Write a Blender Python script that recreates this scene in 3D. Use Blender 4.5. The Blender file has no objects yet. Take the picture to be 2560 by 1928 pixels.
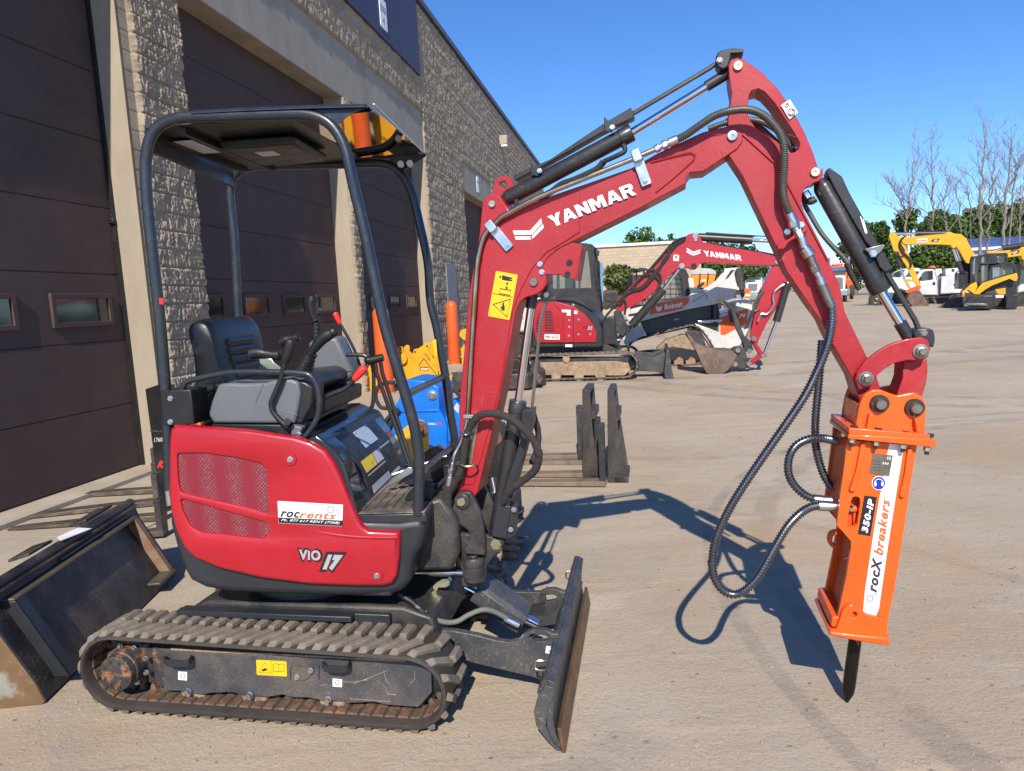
import bpy, bmesh, math, random
import numpy as np
from math import sin, cos, atan, atan2, radians, degrees, pi, hypot
from mathutils import Vector, Matrix
from mathutils.geometry import tessellate_polygon
S = bpy.context.scene
random.seed(7); RNG = np.random.default_rng(7)

# ---------------- camera ----------------
PW, PH, FPX = 2560, 1928, 1717.0            # the photo's pixel grid and focal length in pixels
ROLL, PITCH, EYE = atan(750/14260.), -atan(208/1717.), 1.62
fw = np.array([0, cos(PITCH), sin(PITCH)]); r0 = np.array([1., 0, 0]); u0 = np.cross(r0, fw)
CR = cos(ROLL)*r0 - sin(ROLL)*u0; CU = sin(ROLL)*r0 + cos(ROLL)*u0; CF = fw
CO = np.array([0., 0., EYE])
cam = bpy.data.cameras.new('camera'); camo = bpy.data.objects.new('camera', cam); S.collection.objects.link(camo)
cam.sensor_fit = 'HORIZONTAL'; cam.sensor_width = 36; cam.lens = 36*FPX/PW
cam.clip_start = .05; cam.clip_end = 5000
mw = Matrix.Identity(4)
for i in range(3):
    mw[i][0], mw[i][1], mw[i][2], mw[i][3] = CR[i], CU[i], -CF[i], CO[i]
camo.matrix_world = mw
S.camera = camo
# ---------------- sky, sun, exposure ----------------
SUN_EL, SUN_AZ = 39.5, 184.0               # azimuth of the direction towards the sun, clockwise from +Y
W_ = bpy.data.worlds.new('World'); S.world = W_; W_.use_nodes = True
nt = W_.node_tree; bg = nt.nodes['Background']
sky = nt.nodes.new('ShaderNodeTexSky'); sky.sky_type = 'NISHITA'; sky.sun_disc = False
sky.sun_elevation = radians(SUN_EL); sky.sun_rotation = radians(SUN_AZ)
sky.air_density = .85; sky.dust_density = 0; sky.ozone_density = 4.5; sky.altitude = 200
hs = nt.nodes.new('ShaderNodeHueSaturation'); hs.inputs['Saturation'].default_value = 1.12
tn = nt.nodes.new('ShaderNodeMix'); tn.data_type = 'RGBA'; tn.blend_type = 'MULTIPLY'; tn.inputs[0].default_value = 1; tn.inputs[7].default_value = (.84, .985, 1.17, 1)
nt.links.new(sky.outputs[0], hs.inputs['Color']); nt.links.new(hs.outputs[0], tn.inputs[6]); nt.links.new(tn.outputs[2], bg.inputs[0]); bg.inputs[1].default_value = .122
sl = bpy.data.lights.new('sun', 'SUN'); sl.energy = 4.75; sl.angle = radians(.5); sl.color = (1, .92, .80)
so = bpy.data.objects.new('sun', sl); S.collection.objects.link(so)
sd = Vector((sin(radians(SUN_AZ))*cos(radians(SUN_EL)), cos(radians(SUN_AZ))*cos(radians(SUN_EL)), sin(radians(SUN_EL))))
so.rotation_euler = sd.to_track_quat('Z', 'Y').to_euler(); so.location = (0, -5, 12)
S.view_settings.view_transform = 'Standard'; S.view_settings.look = 'None'
S.view_settings.exposure = 0.42; S.view_settings.gamma = 1
S.render.engine = 'CYCLES'

# ---------------- photo measurement helpers ----------------
ZM = {'X':(0,0,1),'A':(300,200,2.45),'B':(380,720,2.45),'C':(0,1180,2.45),'D':(800,1240,2.524),'E':(1150,100,2.45),'F':(1650,780,2.431),'G':(1700,1180,2.687),
 'H':(1250,540,2.989),'I':(2100,280,3.204),'J':(0,0,2.38),'K':(0,600,2.38),'L':(880,800,2.989),'M':(600,0,2.949),'N':(1500,280,3.47),'O':(1050,400,2.7775),
 'P':(1060,1180,5.206),'Q':(700,950,4.628),'R':(900,820,4.385),'S':(0,1180,2.777),'T':(2180,480,5.205),'U':(1680,560,6.943),'V':(480,1560,5.821)}
def px(k, x, y): o = ZM[k]; return o[0]+x/o[2], o[1]+y/o[2]
def ray(x, y): return CF + CR*(x-PW/2)/FPX - CU*(y-PH/2)/FPX
def gz(y): return 0.0 if y < 6 else (.0118*(y-6) if y < 60 else .637)
def gpt(k, x, y):                       # the ground point seen at a photo pixel
    d = ray(*px(k, x, y)); z = 0.
    for _ in range(30):
        t = (z-EYE)/d[2]; p = CO+d*t; z = .5*z+.5*gz(p[1])
    return p
def at(k, x, y, dist):                  # a point at a known distance ahead
    d = ray(*px(k, x, y)); return CO + d*(dist/d[1])
class Fr:                               # an upright frame: u along, v into depth, z up
    def __init__(s, o, th):
        s.o = np.array([o[0], o[1], 0.]); t = radians(th); s.th = th
        s.u = np.array([cos(t), -sin(t), 0]); s.v = np.array([sin(t), cos(t), 0])
    def P(s, k, x, y, b=0):
        d = ray(*px(k, x, y)); t = ((s.o-CO) @ s.v + b)/(d @ s.v); return CO+d*t
    def w(s, a, b, z): return s.o + s.u*a + s.v*b + np.array([0, 0, z])
    def loc(s, p): q = np.asarray(p)-s.o; return q @ s.u, q @ s.v, p[2]
    def T(s, k, pts, b=0):
        r = []
        for x, y in pts:
            a, _, z = s.loc(s.P(k, x, y, b)); r.append((a, z))
        return r

# ---------------- objects ----------------
INV = {}
def thing(name, label, cat, loc=(0, 0, 0), rotz=0, group=None):
    o = bpy.data.objects.new(name, None); S.collection.objects.link(o); o.empty_display_size = .2
    o.location = [float(c) for c in loc]; o.rotation_euler = (0, 0, rotz)
    INV[o.name] = (Matrix.Translation(Vector([float(c) for c in loc])) @ Matrix.Rotation(rotz, 4, 'Z')).inverted()
    o['label'] = label; o['category'] = cat
    if group: o['group'] = group
    return o
def tag(o, label, cat=None, group=None, kind=None):
    if label: o['label'] = label
    if cat: o['category'] = cat
    if group: o['group'] = group
    if kind: o['kind'] = kind
    return o
def copy_tree(o, parent=None):
    c = o.copy(); S.collection.objects.link(c); c.parent = parent
    for ch in [x for x in S.objects if x.parent == o and x != c]: copy_tree(ch, c)
    return c
def catm(pts, n=8, closed=False):
    P_ = [np.asarray(p, float) for p in pts]; m = len(P_); out = []
    rng = range(m) if closed else range(m-1)
    for i in rng:
        if closed: a, b, c, d = P_[i-1], P_[i], P_[(i+1) % m], P_[(i+2) % m]
        else: a, b, c, d = P_[max(i-1, 0)], P_[i], P_[i+1], P_[min(i+2, m-1)]
        for j in range(n):
            t = j/n; out.append(.5*((2*b)+(c-a)*t+(2*a-5*b+4*c-d)*t*t+(3*b-a-3*c+d)*t**3))
    if not closed: out.append(P_[-1])
    return out
def rnd(pts, r, n=4):                   # round the corners of a polygon
    out = []; m = len(pts)
    for i in range(m):
        p = np.asarray(pts[i], float); a = np.asarray(pts[i-1], float)-p; b = np.asarray(pts[(i+1) % m], float)-p
        la, lb = np.linalg.norm(a), np.linalg.norm(b); rr = min(r, la*.45, lb*.45)
        p0, p1 = p+a/la*rr, p+b/lb*rr
        for j in range(n+1):
            t = j/n; out.append((1-t)**2*p0+2*t*(1-t)*p+t*t*p1)
    return out
def circ(cx, cy, r, n=20, a0=0, a1=2*pi):
    return [(cx+r*cos(a0+(a1-a0)*i/n), cy+r*sin(a0+(a1-a0)*i/n)) for i in range(n)]
class MB:
    def __init__(s): s.v = []; s.f = []
    def add(s, vs, fs):
        n = len(s.v); s.v += [tuple(map(float, p)) for p in vs]; s.f += [tuple(i+n for i in f) for f in fs]; return s
    def box(s, fr, a0, a1, b0, b1, z0, z1):
        vs = [fr.w(a, b, z) for z in (z0, z1) for b in (b0, b1) for a in (a0, a1)]
        return s.add(vs, [(0, 2, 3, 1), (4, 5, 7, 6), (0, 1, 5, 4), (2, 6, 7, 3), (0, 4, 6, 2), (1, 3, 7, 5)])
    def prism(s, fr, pts, b0, b1, holes=None, inset=None):
        loops = [list(pts)]+[list(h) for h in (holes or [])]
        flat = [p for l in loops for p in l]; N = len(flat)
        vs = [fr.w(p[0], b0, p[1]) for p in flat]+[fr.w(p[0], b1, p[1]) for p in flat]; fs = []
        if holes or len(pts) > 4:
            tr = tessellate_polygon([[Vector((p[0], p[1], 0)) for p in l] for l in loops])
            if holes:
                fs += [tuple(t) for t in tr]+[tuple(i+N for i in t) for t in tr]
            else: fs += [tuple(range(N)), tuple(range(N, 2*N))]
        else: fs += [tuple(range(N)), tuple(range(N, 2*N))]
        k = 0
        for l in loops:
            m = len(l)
            for i in range(m): a, b = k+i, k+(i+1) % m; fs.append((a, b, b+N, a+N))
            k += m
        return s.add(vs, fs)
    def loft(s, loops, cap=True, closed=True):
        n = len(loops[0]); vs = [p for l in loops for p in l]; fs = []
        for j in range(len(loops)-1):
            for i in range(n if closed else n-1):
                a, b = j*n+i, j*n+(i+1) % n; fs.append((a, b, b+n, a+n))
        if cap and closed: fs += [tuple(range(n)), tuple(range((len(loops)-1)*n, len(loops)*n))]
        return s.add(vs, fs)
    def tube(s, path, r, n=10, closed=False, rf=None):
        P_ = [np.asarray(p, float) for p in path]; m = len(P_); loops = []; up = None
        for i in range(m):
            if closed: t = P_[(i+1) % m]-P_[i-1]
            else: t = P_[min(i+1, m-1)]-P_[max(i-1, 0)]
            t = t/(np.linalg.norm(t)+1e-12)
            if up is None:
                up = np.array([0, 0, 1.]) if abs(t[2]) < .9 else np.array([0, 1., 0])
            up = up-t*(up @ t); up /= np.linalg.norm(up)+1e-12; sd_ = np.cross(t, up)
            rr = rf(i) if rf else (r[i] if isinstance(r, (list, tuple, np.ndarray)) else r)
            loops.append([P_[i]+(up*cos(2*pi*k/n)+sd_*sin(2*pi*k/n))*rr for k in range(n)])
        if closed: loops.append(loops[0]); return s.loft(loops, cap=False)
        return s.loft(loops)
    def cyl(s, p0, p1, r, r1=None, n=20):
        return s.tube([p0, p1], [r, r if r1 is None else r1], n)
    def lathe(s, p0, d, prof, n=24):    # prof: (distance along, radius)
        p0 = np.asarray(p0, float); d = np.asarray(d, float); d = d/np.linalg.norm(d)
        x = np.cross(d, [0, 0, 1.] if abs(d[2]) < .9 else [1., 0, 0]); x /= np.linalg.norm(x); y = np.cross(d, x)
        return s.loft([[p0+d*t+(x*cos(2*pi*k/n)+y*sin(2*pi*k/n))*max(r, 1e-4) for k in range(n)] for t, r in prof])
    def hose(s, pts, r, pitch=.008, n=10, amp=.16, sm=10):
        c = catm(pts, sm); c = np.array(c); d = np.r_[0, np.cumsum(np.linalg.norm(np.diff(c, axis=0), axis=1))]
        N = int(d[-1]/(pitch/4)); q = np.linspace(0, d[-1], N)
        path = np.stack([np.interp(q, d, c[:, k]) for k in range(3)], 1)
        return s.tube(path, r, n, rf=lambda i: r*(1-amp*(1 if (i % 4) in (0, 1) else 0)))
    def ell(s, c, rx, ry, rz, fr=None, n=16, m=10):
        fr = fr or W0; c = np.asarray(c, float)
        return s.loft([[c+fr.u*rx*sin(pi*(j+.02)/(m+.04))*cos(2*pi*i/n)+fr.v*ry*sin(pi*(j+.02)/(m+.04))*sin(2*pi*i/n)+np.array([0, 0, rz*cos(pi*(j+.02)/(m+.04))]) for i in range(n)] for j in range(m+1)])
    def build(s, name, mat, parent=None, bevel=0, seg=2, sharp=38, label=None, recalc=True):
        me = bpy.data.meshes.new(name)
        inv = INV[parent.name] if parent else Matrix.Identity(4)
        me.from_pydata([tuple(inv @ Vector(p)) for p in s.v], [], s.f)
        if recalc:
            bm = bmesh.new(); bm.from_mesh(me); bmesh.ops.recalc_face_normals(bm, faces=bm.faces); bm.to_mesh(me); bm.free()
        me.polygons.foreach_set('use_smooth', [True]*len(me.polygons))
        me.set_sharp_from_angle(angle=radians(sharp)); me.materials.append(mat)
        o = bpy.data.objects.new(name, me); S.collection.objects.link(o)
        if parent: o.parent = parent
        INV[o.name] = inv
        if label: o['label'] = label
        if bevel:
            md = o.modifiers.new('bevel', 'BEVEL'); md.width = bevel; md.segments = seg; md.limit_method = 'ANGLE'; md.angle_limit = radians(40)
            md.harden_normals = False
        return o
W0 = Fr((0, 0), 0)

# ---------------- materials ----------------
def mat(name, col, rough=.5, metal=0., col2=None, scale=8., cover=.5, soft=.15, amt=1., bump=0., bscale=60., coat=0., dust=0., dustcol=(.30, .22, .15), dscale=90., rvar=.0, stretch=None, spec=None):
    m = bpy.data.materials.new(name); m.use_nodes = True; t = m.node_tree; N = t.nodes; L = t.links
    b = N['Principled BSDF']; b.inputs['Roughness'].default_value = rough; b.inputs['Metallic'].default_value = metal
    if coat: b.inputs['Coat Weight'].default_value = coat; b.inputs['Coat Roughness'].default_value = .08
    if spec is not None: b.inputs['Specular IOR Level'].default_value = spec
    tc = N.new('ShaderNodeTexCoord'); vec = tc.outputs['Object']
    if stretch:
        mp = N.new('ShaderNodeMapping'); mp.inputs['Scale'].default_value = stretch; L.new(vec, mp.inputs[0]); vec = mp.outputs[0]
    def noise(sc, det=5, rg=.6):
        n = N.new('ShaderNodeTexNoise'); n.inputs['Scale'].default_value = sc; n.inputs['Detail'].default_value = det; n.inputs['Roughness'].default_value = rg
        L.new(vec, n.inputs['Vector']); return n
    def ramp(src, lo, hi, a=1.):
        r = N.new('ShaderNodeMapRange'); r.inputs[1].default_value = lo; r.inputs[2].default_value = hi; r.inputs[4].default_value = a; L.new(src, r.inputs[0]); return r.outputs[0]
    cur = None
    def mix(f, c1, c2):
        x = N.new('ShaderNodeMix'); x.data_type = 'RGBA'; L.new(f, x.inputs[0])
        if isinstance(c1, tuple): x.inputs[6].default_value = (*c1, 1)
        else: L.new(c1, x.inputs[6])
        x.inputs[7].default_value = (*c2, 1); return x.outputs[2]
    # slight overall tone variation
    n0 = noise(2.3, 6); lo = tuple(c*.86 for c in col); hi = tuple(min(1, c*1.12) for c in col)
    cur = mix(ramp(n0.outputs[0], .3, .7), lo, hi)
    if col2:
        n1 = noise(scale); f = ramp(n1.outputs[0], 1-cover-soft, 1-cover+soft, amt); cur = mix(f, cur, col2)
    if dust:
        n2 = noise(dscale, 3, .8); n3 = noise(5., 4)
        f2 = ramp(n2.outputs[0], .56, .64, 1.); f3 = ramp(n3.outputs[0], .3, .75, dust)
        mu = N.new('ShaderNodeMath'); mu.operation = 'MULTIPLY'; L.new(f2, mu.inputs[0]); L.new(f3, mu.inputs[1]); mu.use_clamp = True
        cur = mix(mu.outputs[0], cur, dustcol)
        film = ramp(n3.outputs[0], .4, .8, dust*.35); cur = mix(film, cur, dustcol)
    L.new(cur, b.inputs['Base Color'])
    if rvar:
        n4 = noise(14., 5); r = N.new('ShaderNodeMapRange'); r.inputs[1].default_value = .3; r.inputs[2].default_value = .7
        r.inputs[3].default_value = max(.02, rough-rvar); r.inputs[4].default_value = min(1, rough+rvar); L.new(n4.outputs[0], r.inputs[0]); L.new(r.outputs[0], b.inputs['Roughness'])
    if bump:
        n5 = noise(bscale, 4); bp = N.new('ShaderNodeBump'); bp.inputs['Strength'].default_value = bump; bp.inputs['Distance'].default_value = .01
        L.new(n5.outputs[0], bp.inputs['Height']); L.new(bp.outputs[0], b.inputs['Normal'])
    return m
RED = (.50, .008, .022)
m_red = mat('red_paint', (.38, .006, .016), .36, coat=.35, dust=.05, rvar=.08, bump=.02, bscale=5, dustcol=(.5, .25, .2))
m_redboom = mat('red_boom_paint', (.345, .006, .014), .5, coat=.12, dust=.16, rvar=.1, dustcol=(.45, .2, .17), bump=.04, bscale=120)
m_redrust = mat('red_rusty', (.38, .012, .02), .6, col2=(.22, .07, .02), scale=14, cover=.42, dust=.2)
m_dark = mat('dark_casting', (.019, .020, .023), .5, col2=(.075, .062, .05), scale=7, cover=.4, soft=.15, dust=.5, rvar=.1, bump=.12, bscale=90, dustcol=(.16, .13, .10))
m_cw = mat('counterweight', (.020, .022, .027), .42, dust=.12, rvar=.08, bump=.1, bscale=200, dustcol=(.15, .14, .13))
m_tube = mat('canopy_paint', (.017, .022, .031), .36, coat=.2, dust=.10, dscale=40, rvar=.1, dustcol=(.25, .24, .22), bump=.06, bscale=40)
m_under = mat('canopy_gloss', (.40, .36, .31), .035, 1.)
m_liner = mat('canopy_liner', (.014, .012, .011), .4, spec=.3)
m_black = mat('black_plastic', (.011, .011, .012), .45, rvar=.1, dust=.08)
m_gloss = mat('gloss_black', (.012, .016, .024), .16, coat=.6, rvar=.05, dust=.1)
m_vinyl = mat('seat_vinyl', (.008, .009, .010), .33, bump=.15, bscale=220, rvar=.08)
m_grey = mat('console_grey', (.115, .122, .136), .5, bump=.05, bscale=300, dust=.05)
m_rubber = mat('track_rubber', (.035, .028, .023), .62, dust=.4, rvar=.12, bump=.2, bscale=50, dustcol=(.13, .10, .075))
m_lug = mat('track_lug', (.175, .15, .12), .85, col2=(.12, .095, .072), scale=22, cover=.45, bump=.3, bscale=70, dust=.4)
m_speck = mat('track_frame', (.040, .043, .050), .55, dust=.95, dscale=130, dustcol=(.30, .23, .165), bump=.2, bscale=100)
m_rust = mat('rust', (.26, .115, .055), .85, col2=(.085, .06, .042), scale=22, cover=.6, bump=.4, bscale=60)
m_roller = mat('roller_dust', (.36, .24, .15), .85, col2=(.20, .12, .075), scale=30, bump=.2)
m_motor = mat('motor_paint', (.03, .03, .03), .55, col2=(.28, .11, .045), scale=20, cover=.42, soft=.04, dust=.4, bump=.25)
m_chrome = mat('chrome', (.75, .74, .76), .12, 1., rvar=.04)
m_zinc = mat('zinc', (.62, .63, .64), .33, 1., rvar=.1, dust=.1)
m_gold = mat('zinc_yellow', (.66, .62, .42), .32, 1., rvar=.1)
m_steel = mat('worn_steel', (.30, .27, .23), .35, .9, rvar=.12)
m_pipe = mat('pipe_steel', (.50, .46, .38), .3, 1., rvar=.1, col2=(.36, .28, .16), scale=9)
m_hosec = mat('armoured_hose', (.20, .20, .215), .30, .95, rvar=.08)
m_hoseg = mat('spring_hose', (.11, .105, .09), .45, .5, dust=.25)
m_wrap = mat('hose_wrap', (.022, .020, .019), .9, bump=.6, bscale=45, dust=.2)
m_orange = mat('orange_paint', (.80, .105, .008), .38, coat=.25, rvar=.08, dust=.03, bump=.02, bscale=5)
m_bolt = mat('dark_bolt', (.06, .055, .045), .45, .6)
m_white = mat('white_vinyl', (.80, .80, .80), .4)
m_blackv = mat('black_vinyl', (.015, .014, .02), .4)
m_navyv = mat('plum_vinyl', (.045, .025, .06), .4)
m_orv = mat('orange_vinyl', (.75, .12, .02), .4)
m_yel = mat('yellow_label', (.70, .47, .012), .42)
m_silv = mat('silver_vinyl', (.45, .45, .46), .35, .3)
m_blade = mat('blade_paint', (.035, .039, .045), .48, col2=(.13, .115, .095), scale=11, cover=.34, soft=.05, amt=.7, dust=.75, dscale=70, dustcol=(.26, .22, .17), rvar=.1, bump=.15)
m_edge = mat('cutting_edge', (.21, .115, .055), .5, .55, col2=(.13, .075, .04), scale=12, bump=.2, rvar=.12)
m_mat = mat('floor_mat', (.055, .048, .042), .8, col2=(.20, .165, .13), scale=8, cover=.5, soft=.1, bump=.3, dust=.5)
m_brass = mat('chisel', (.022, .021, .020), .28, .7, rvar=.1)
m_orange2 = mat('orange_plastic', (.85, .19, .02), .5)
m_redk = mat('red_knob', (.75, .03, .02), .45)
m_glass = mat('tinted_glass', (.02, .035, .035), .06, coat=.5, spec=.8)
def decal(fr, k, pts, b, m, parent, name='decal', th=.0012, hole=None, label=None):
    return MB().prism(fr, fr.T(k, pts, b), b-th, b+.0002, [fr.T(k, h, b) for h in hole] if hole else None).build(name, m, parent, label=label)
_tc = {}
def textmesh(s, bold, shear):
    key = (s, bold, shear)
    if key in _tc: return _tc[key]
    cu = bpy.data.curves.new('t', 'FONT'); cu.body = s; cu.offset = bold; cu.shear = shear; cu.resolution_u = 3; cu.space_character = 1.05+bold*2
    ob = bpy.data.objects.new('t', cu); S.collection.objects.link(ob); dg = bpy.context.evaluated_depsgraph_get()
    me = bpy.data.meshes.new_from_object(ob.evaluated_get(dg)); bpy.data.objects.remove(ob)
    v = np.array([x.co[:2] for x in me.vertices]); f = [tuple(p.vertices) for p in me.polygons]
    v = (v-v.min(0))/(v.max(0)-v.min(0)); bpy.data.meshes.remove(me); _tc[key] = (v, f); return v, f
def letters(s, o, xa, ya, m, parent, bold=.02, shear=0, name='lettering'):   # o corner, xa/ya full-extent vectors
    v, f = textmesh(s, bold, shear); mb = MB(); mb.add([o+xa*p[0]+ya*p[1] for p in v], f)
    return mb.build(name, m, parent, recalc=False)
def textpx(fr, k, b, s, bl, br, tl, m, parent, bold=.02, shear=0, name='lettering'):
    A, B_, C_ = (fr.P(k, *p, b) for p in (bl, br, tl)); return letters(s, A, B_-A, C_-A, m, parent, bold, shear, name)
def gear(cx, cy, ro, ri, teeth, rot=0, sx=1, sy=1):
    o = []
    for i in range(teeth*4):
        r = ro if i % 4 in (0, 1) else ro*.8; a = rot+2*pi*(i+.5)/(teeth*4); o.append((cx+r*cos(a)*sx, cy+r*sin(a)*sy))
    return o, [(cx+ri*cos(2*pi*i/12)*sx, cy+ri*sin(2*pi*i/12)*sy) for i in range(12)]
def bolt(fr, P_, r, h, m, parent, name='bolt', dirv=None):
    d = -fr.v if dirv is None else dirv
    return MB().lathe(P_, d, [(0, r*1.35), (h*.3, r*1.35), (h*.3, r), (h, r), (h, 0)], 6 if r < .02 else 20).build(name, m, parent)
# YANMAR wordmark outlines on a 0..1 x 0..1 box per letter (x, width)
def wordmark(fr, k, b, bl, br, tl, m, parent):
    L_ = {'Y': (.88, [[(0,1),(.36,1),(.5,.66),(.66,1),(1,1),(.66,.4),(.66,0),(.34,0),(.34,.4)]]),
     'A': (1.05, [[(0,0),(.36,1),(.68,1),(1,0),(.70,0),(.655,.18),(.345,.18),(.29,0)], [(.41,.40),(.59,.40),(.51,.72)]]),
     'N': (.95, [[(0,0),(0,1),(.32,1),(.69,.45),(.69,1),(1,1),(1,0),(.69,0),(.31,.56),(.31,0)]]),
     'M': (1.15, [[(0,0),(0,1),(.33,1),(.5,.55),(.67,1),(1,1),(1,0),(.74,0),(.74,.62),(.57,.12),(.43,.12),(.26,.62),(.26,0)]]),
     'R': (.95, [[(0,0),(0,1),(.68,1),(.88,.95),(.97,.82),(.97,.62),(.88,.48),(.76,.42),(1,0),(.66,0),(.46,.38),(.31,.38),(.31,0)], [(.31,.60),(.58,.60),(.65,.66),(.65,.73),(.58,.78),(.31,.78)]])}
    A, B_, C_ = (fr.P(k, *p, b) for p in (bl, br, tl)); xa, ya = B_-A, C_-A
    tot = sum(L_[c][0] for c in 'YANMAR')+.10*5; x = 0; mb = MB()
    for c in 'YANMAR':
        w, lp = L_[c]; flat = [p for l in lp for p in l]
        tr = tessellate_polygon([[Vector((p[0], p[1], 0)) for p in l] for l in lp])
        ww = 1.0 if c == 'Y' else w
        mb.add([A+xa*((x+p[0]*ww)/tot)+ya*p[1] for p in flat], [tuple(t) for t in tr]); x += w+.10
    return mb.build('lettering', m, parent, recalc=False)
# ================= THE SETTING =================
def nodes(name):
    m = bpy.data.materials.new(name); m.use_nodes = True; t = m.node_tree; return m, t, t.nodes, t.links, t.nodes['Principled BSDF']
def ground_mat():
    m, t, N, L, b = nodes('dirt_yard')
    tc = N.new('ShaderNodeTexCoord')
    def nz(sc, det=6, rg=.6, st=None, dist=0):
        v = tc.outputs['Object']
        if st:
            mp = N.new('ShaderNodeMapping'); mp.inputs['Scale'].default_value = st; mp.inputs['Rotation'].default_value = (0, 0, .25); L.new(v, mp.inputs[0]); v = mp.outputs[0]
        n = N.new('ShaderNodeTexNoise'); n.inputs['Scale'].default_value = sc; n.inputs['Detail'].default_value = det; n.inputs['Roughness'].default_value = rg; n.inputs['Distortion'].default_value = dist
        L.new(v, n.inputs['Vector']); return n.outputs[0]
    def rp(s, lo, hi, a=1.):
        r = N.new('ShaderNodeMapRange'); r.inputs[1].default_value = lo; r.inputs[2].default_value = hi; r.inputs[4].default_value = a; L.new(s, r.inputs[0]); return r.outputs[0]
    def mx(f, c1, c2):
        x = N.new('ShaderNodeMix'); x.data_type = 'RGBA'; L.new(f, x.inputs[0])
        for i, c in ((6, c1), (7, c2)):
            if isinstance(c, tuple): x.inputs[i].default_value = (*c, 1)
            else: L.new(c, x.inputs[i])
        return x.outputs[2]
    c = mx(rp(nz(.55, 7), .35, .65), (.375, .292, .205), (.43, .365, .28))
    c = mx(rp(nz(1.7, 6, .65, None, .6), .52, .68, .5), c, (.42, .365, .30))         # greyer worn patches
    c = mx(rp(nz(2.2, 5, .6, (.35, 2.2, 1)), .56, .70, .5), c, (.56, .42, .28))       # raked sandy streaks
    c = mx(rp(nz(3.2, 8, .72, (.45, 1.9, 1), .8), .61, .67, .65), c, (.27, .235, .20))         # dark smears
    c = mx(rp(nz(.35, 4, .6), .50, .66, .55), c, (.335, .29, .245))
    c = mx(rp(nz(1.1, 9, .75, (.5, 1.6, 1), 1.2), .57, .63, .5), c, (.30, .26, .22))
    c = mx(rp(nz(.6, 8, .7, (.4, 1.5, 1), .8), .60, .68, .5), c, (.50, .44, .36))
    c = mx(rp(nz(38, 4, .85), .56, .66, .6), c, (.25, .21, .17))                    # grit
    c = mx(rp(nz(75, 3, .8), .63, .70, .7), c, (.74, .68, .59))
    c = mx(rp(nz(160, 2, .8), .60, .68, .5), c, (.16, .13, .11))
    # tyre marks: broken dark arcs where machines turned, and pale sawdust patches
    def arc(cx, cy, r, w, amt, c):
        vs = N.new('ShaderNodeVectorMath'); vs.operation = 'DISTANCE'; L.new(tc.outputs['Object'], vs.inputs[0]); vs.inputs[1].default_value = (cx, cy, 0)
        a_ = N.new('ShaderNodeMath'); a_.operation = 'SUBTRACT'; L.new(vs.outputs['Value'], a_.inputs[0]); a_.inputs[1].default_value = r
        b_ = N.new('ShaderNodeMath'); b_.operation = 'ABSOLUTE'; L.new(a_.outputs[0], b_.inputs[0])
        m_ = N.new('ShaderNodeMapRange'); m_.inputs[1].default_value = w; m_.inputs[2].default_value = w*.6; m_.inputs[3].default_value = 0; m_.inputs[4].default_value = amt; L.new(b_.outputs[0], m_.inputs[0])
        q_ = N.new('ShaderNodeMath'); q_.operation = 'MULTIPLY'; L.new(m_.outputs[0], q_.inputs[0]); L.new(brk, q_.inputs[1]); return mx(q_.outputs[0], c, (.20, .17, .145))
    brk = rp(nz(2.1, 6, .7), .40, .55)
    for cx, cy, r, w, am in ((.55, 8.3, .62, .05, .6), (.5, 8.4, .82, .03, .55), (2.0, 9.2, 2.6, .09, .35), (6, 3, 4.6, .10, .40), (6, 3, 4.95, .05, .40), (9, 16, 7.5, .16, .45), (9, 16, 8.2, .16, .45), (-2, 1, 5.3, .07, .30), (5, 30, 16, .25, .5), (5, 30, 17.6, .25, .5), (14, 22, 9, .2, .5)):
        c = arc(cx, cy, r, w, am, c)
    c = mx(rp(nz(.9, 6, .6, None, .4), .66, .74, .6), c, (.62, .48, .29))
    c = mx(rp(nz(.75, 5, .55, None, .8), .56, .66, .45), c, (.40, .265, .155))
    c = mx(rp(nz(6.5, 7, .75, None, .5), .655, .69, .6), c, (.22, .17, .13))
    L.new(c, b.inputs['Base Color']); b.inputs['Roughness'].default_value = .93; b.inputs['Specular IOR Level'].default_value = .25
    h1, h2, h3 = nz(55, 5, .75), nz(9, 6, .6), nz(2.5, 5, .6, (.4, 2, 1))
    bs = None
    for s, st, d in ((h3, .22, .03), (h2, .35, .02), (h1, .9, .007)):
        bp = N.new('ShaderNodeBump'); bp.inputs['Strength'].default_value = st; bp.inputs['Distance'].default_value = d; L.new(s, bp.inputs['Height'])
        if bs: L.new(bs, bp.inputs['Normal'])
        bs = bp.outputs[0]
    L.new(bs, b.inputs['Normal']); return m
m_ground = ground_mat()
mb = MB(); ys = [-30, 0, 3, 6, 12, 20, 30, 45, 60, 120, 400, 3000]; xs = [-1500, -60, -20, -8, 0, 8, 20, 60, 1500]
mb.add([(x, y, gz(y)) for y in ys for x in xs], [(j*9+i, j*9+i+1, (j+1)*9+i+1, (j+1)*9+i) for j in range(len(ys)-1) for i in range(8)])
tag(mb.build('ground', m_ground), None, kind='structure')
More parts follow.
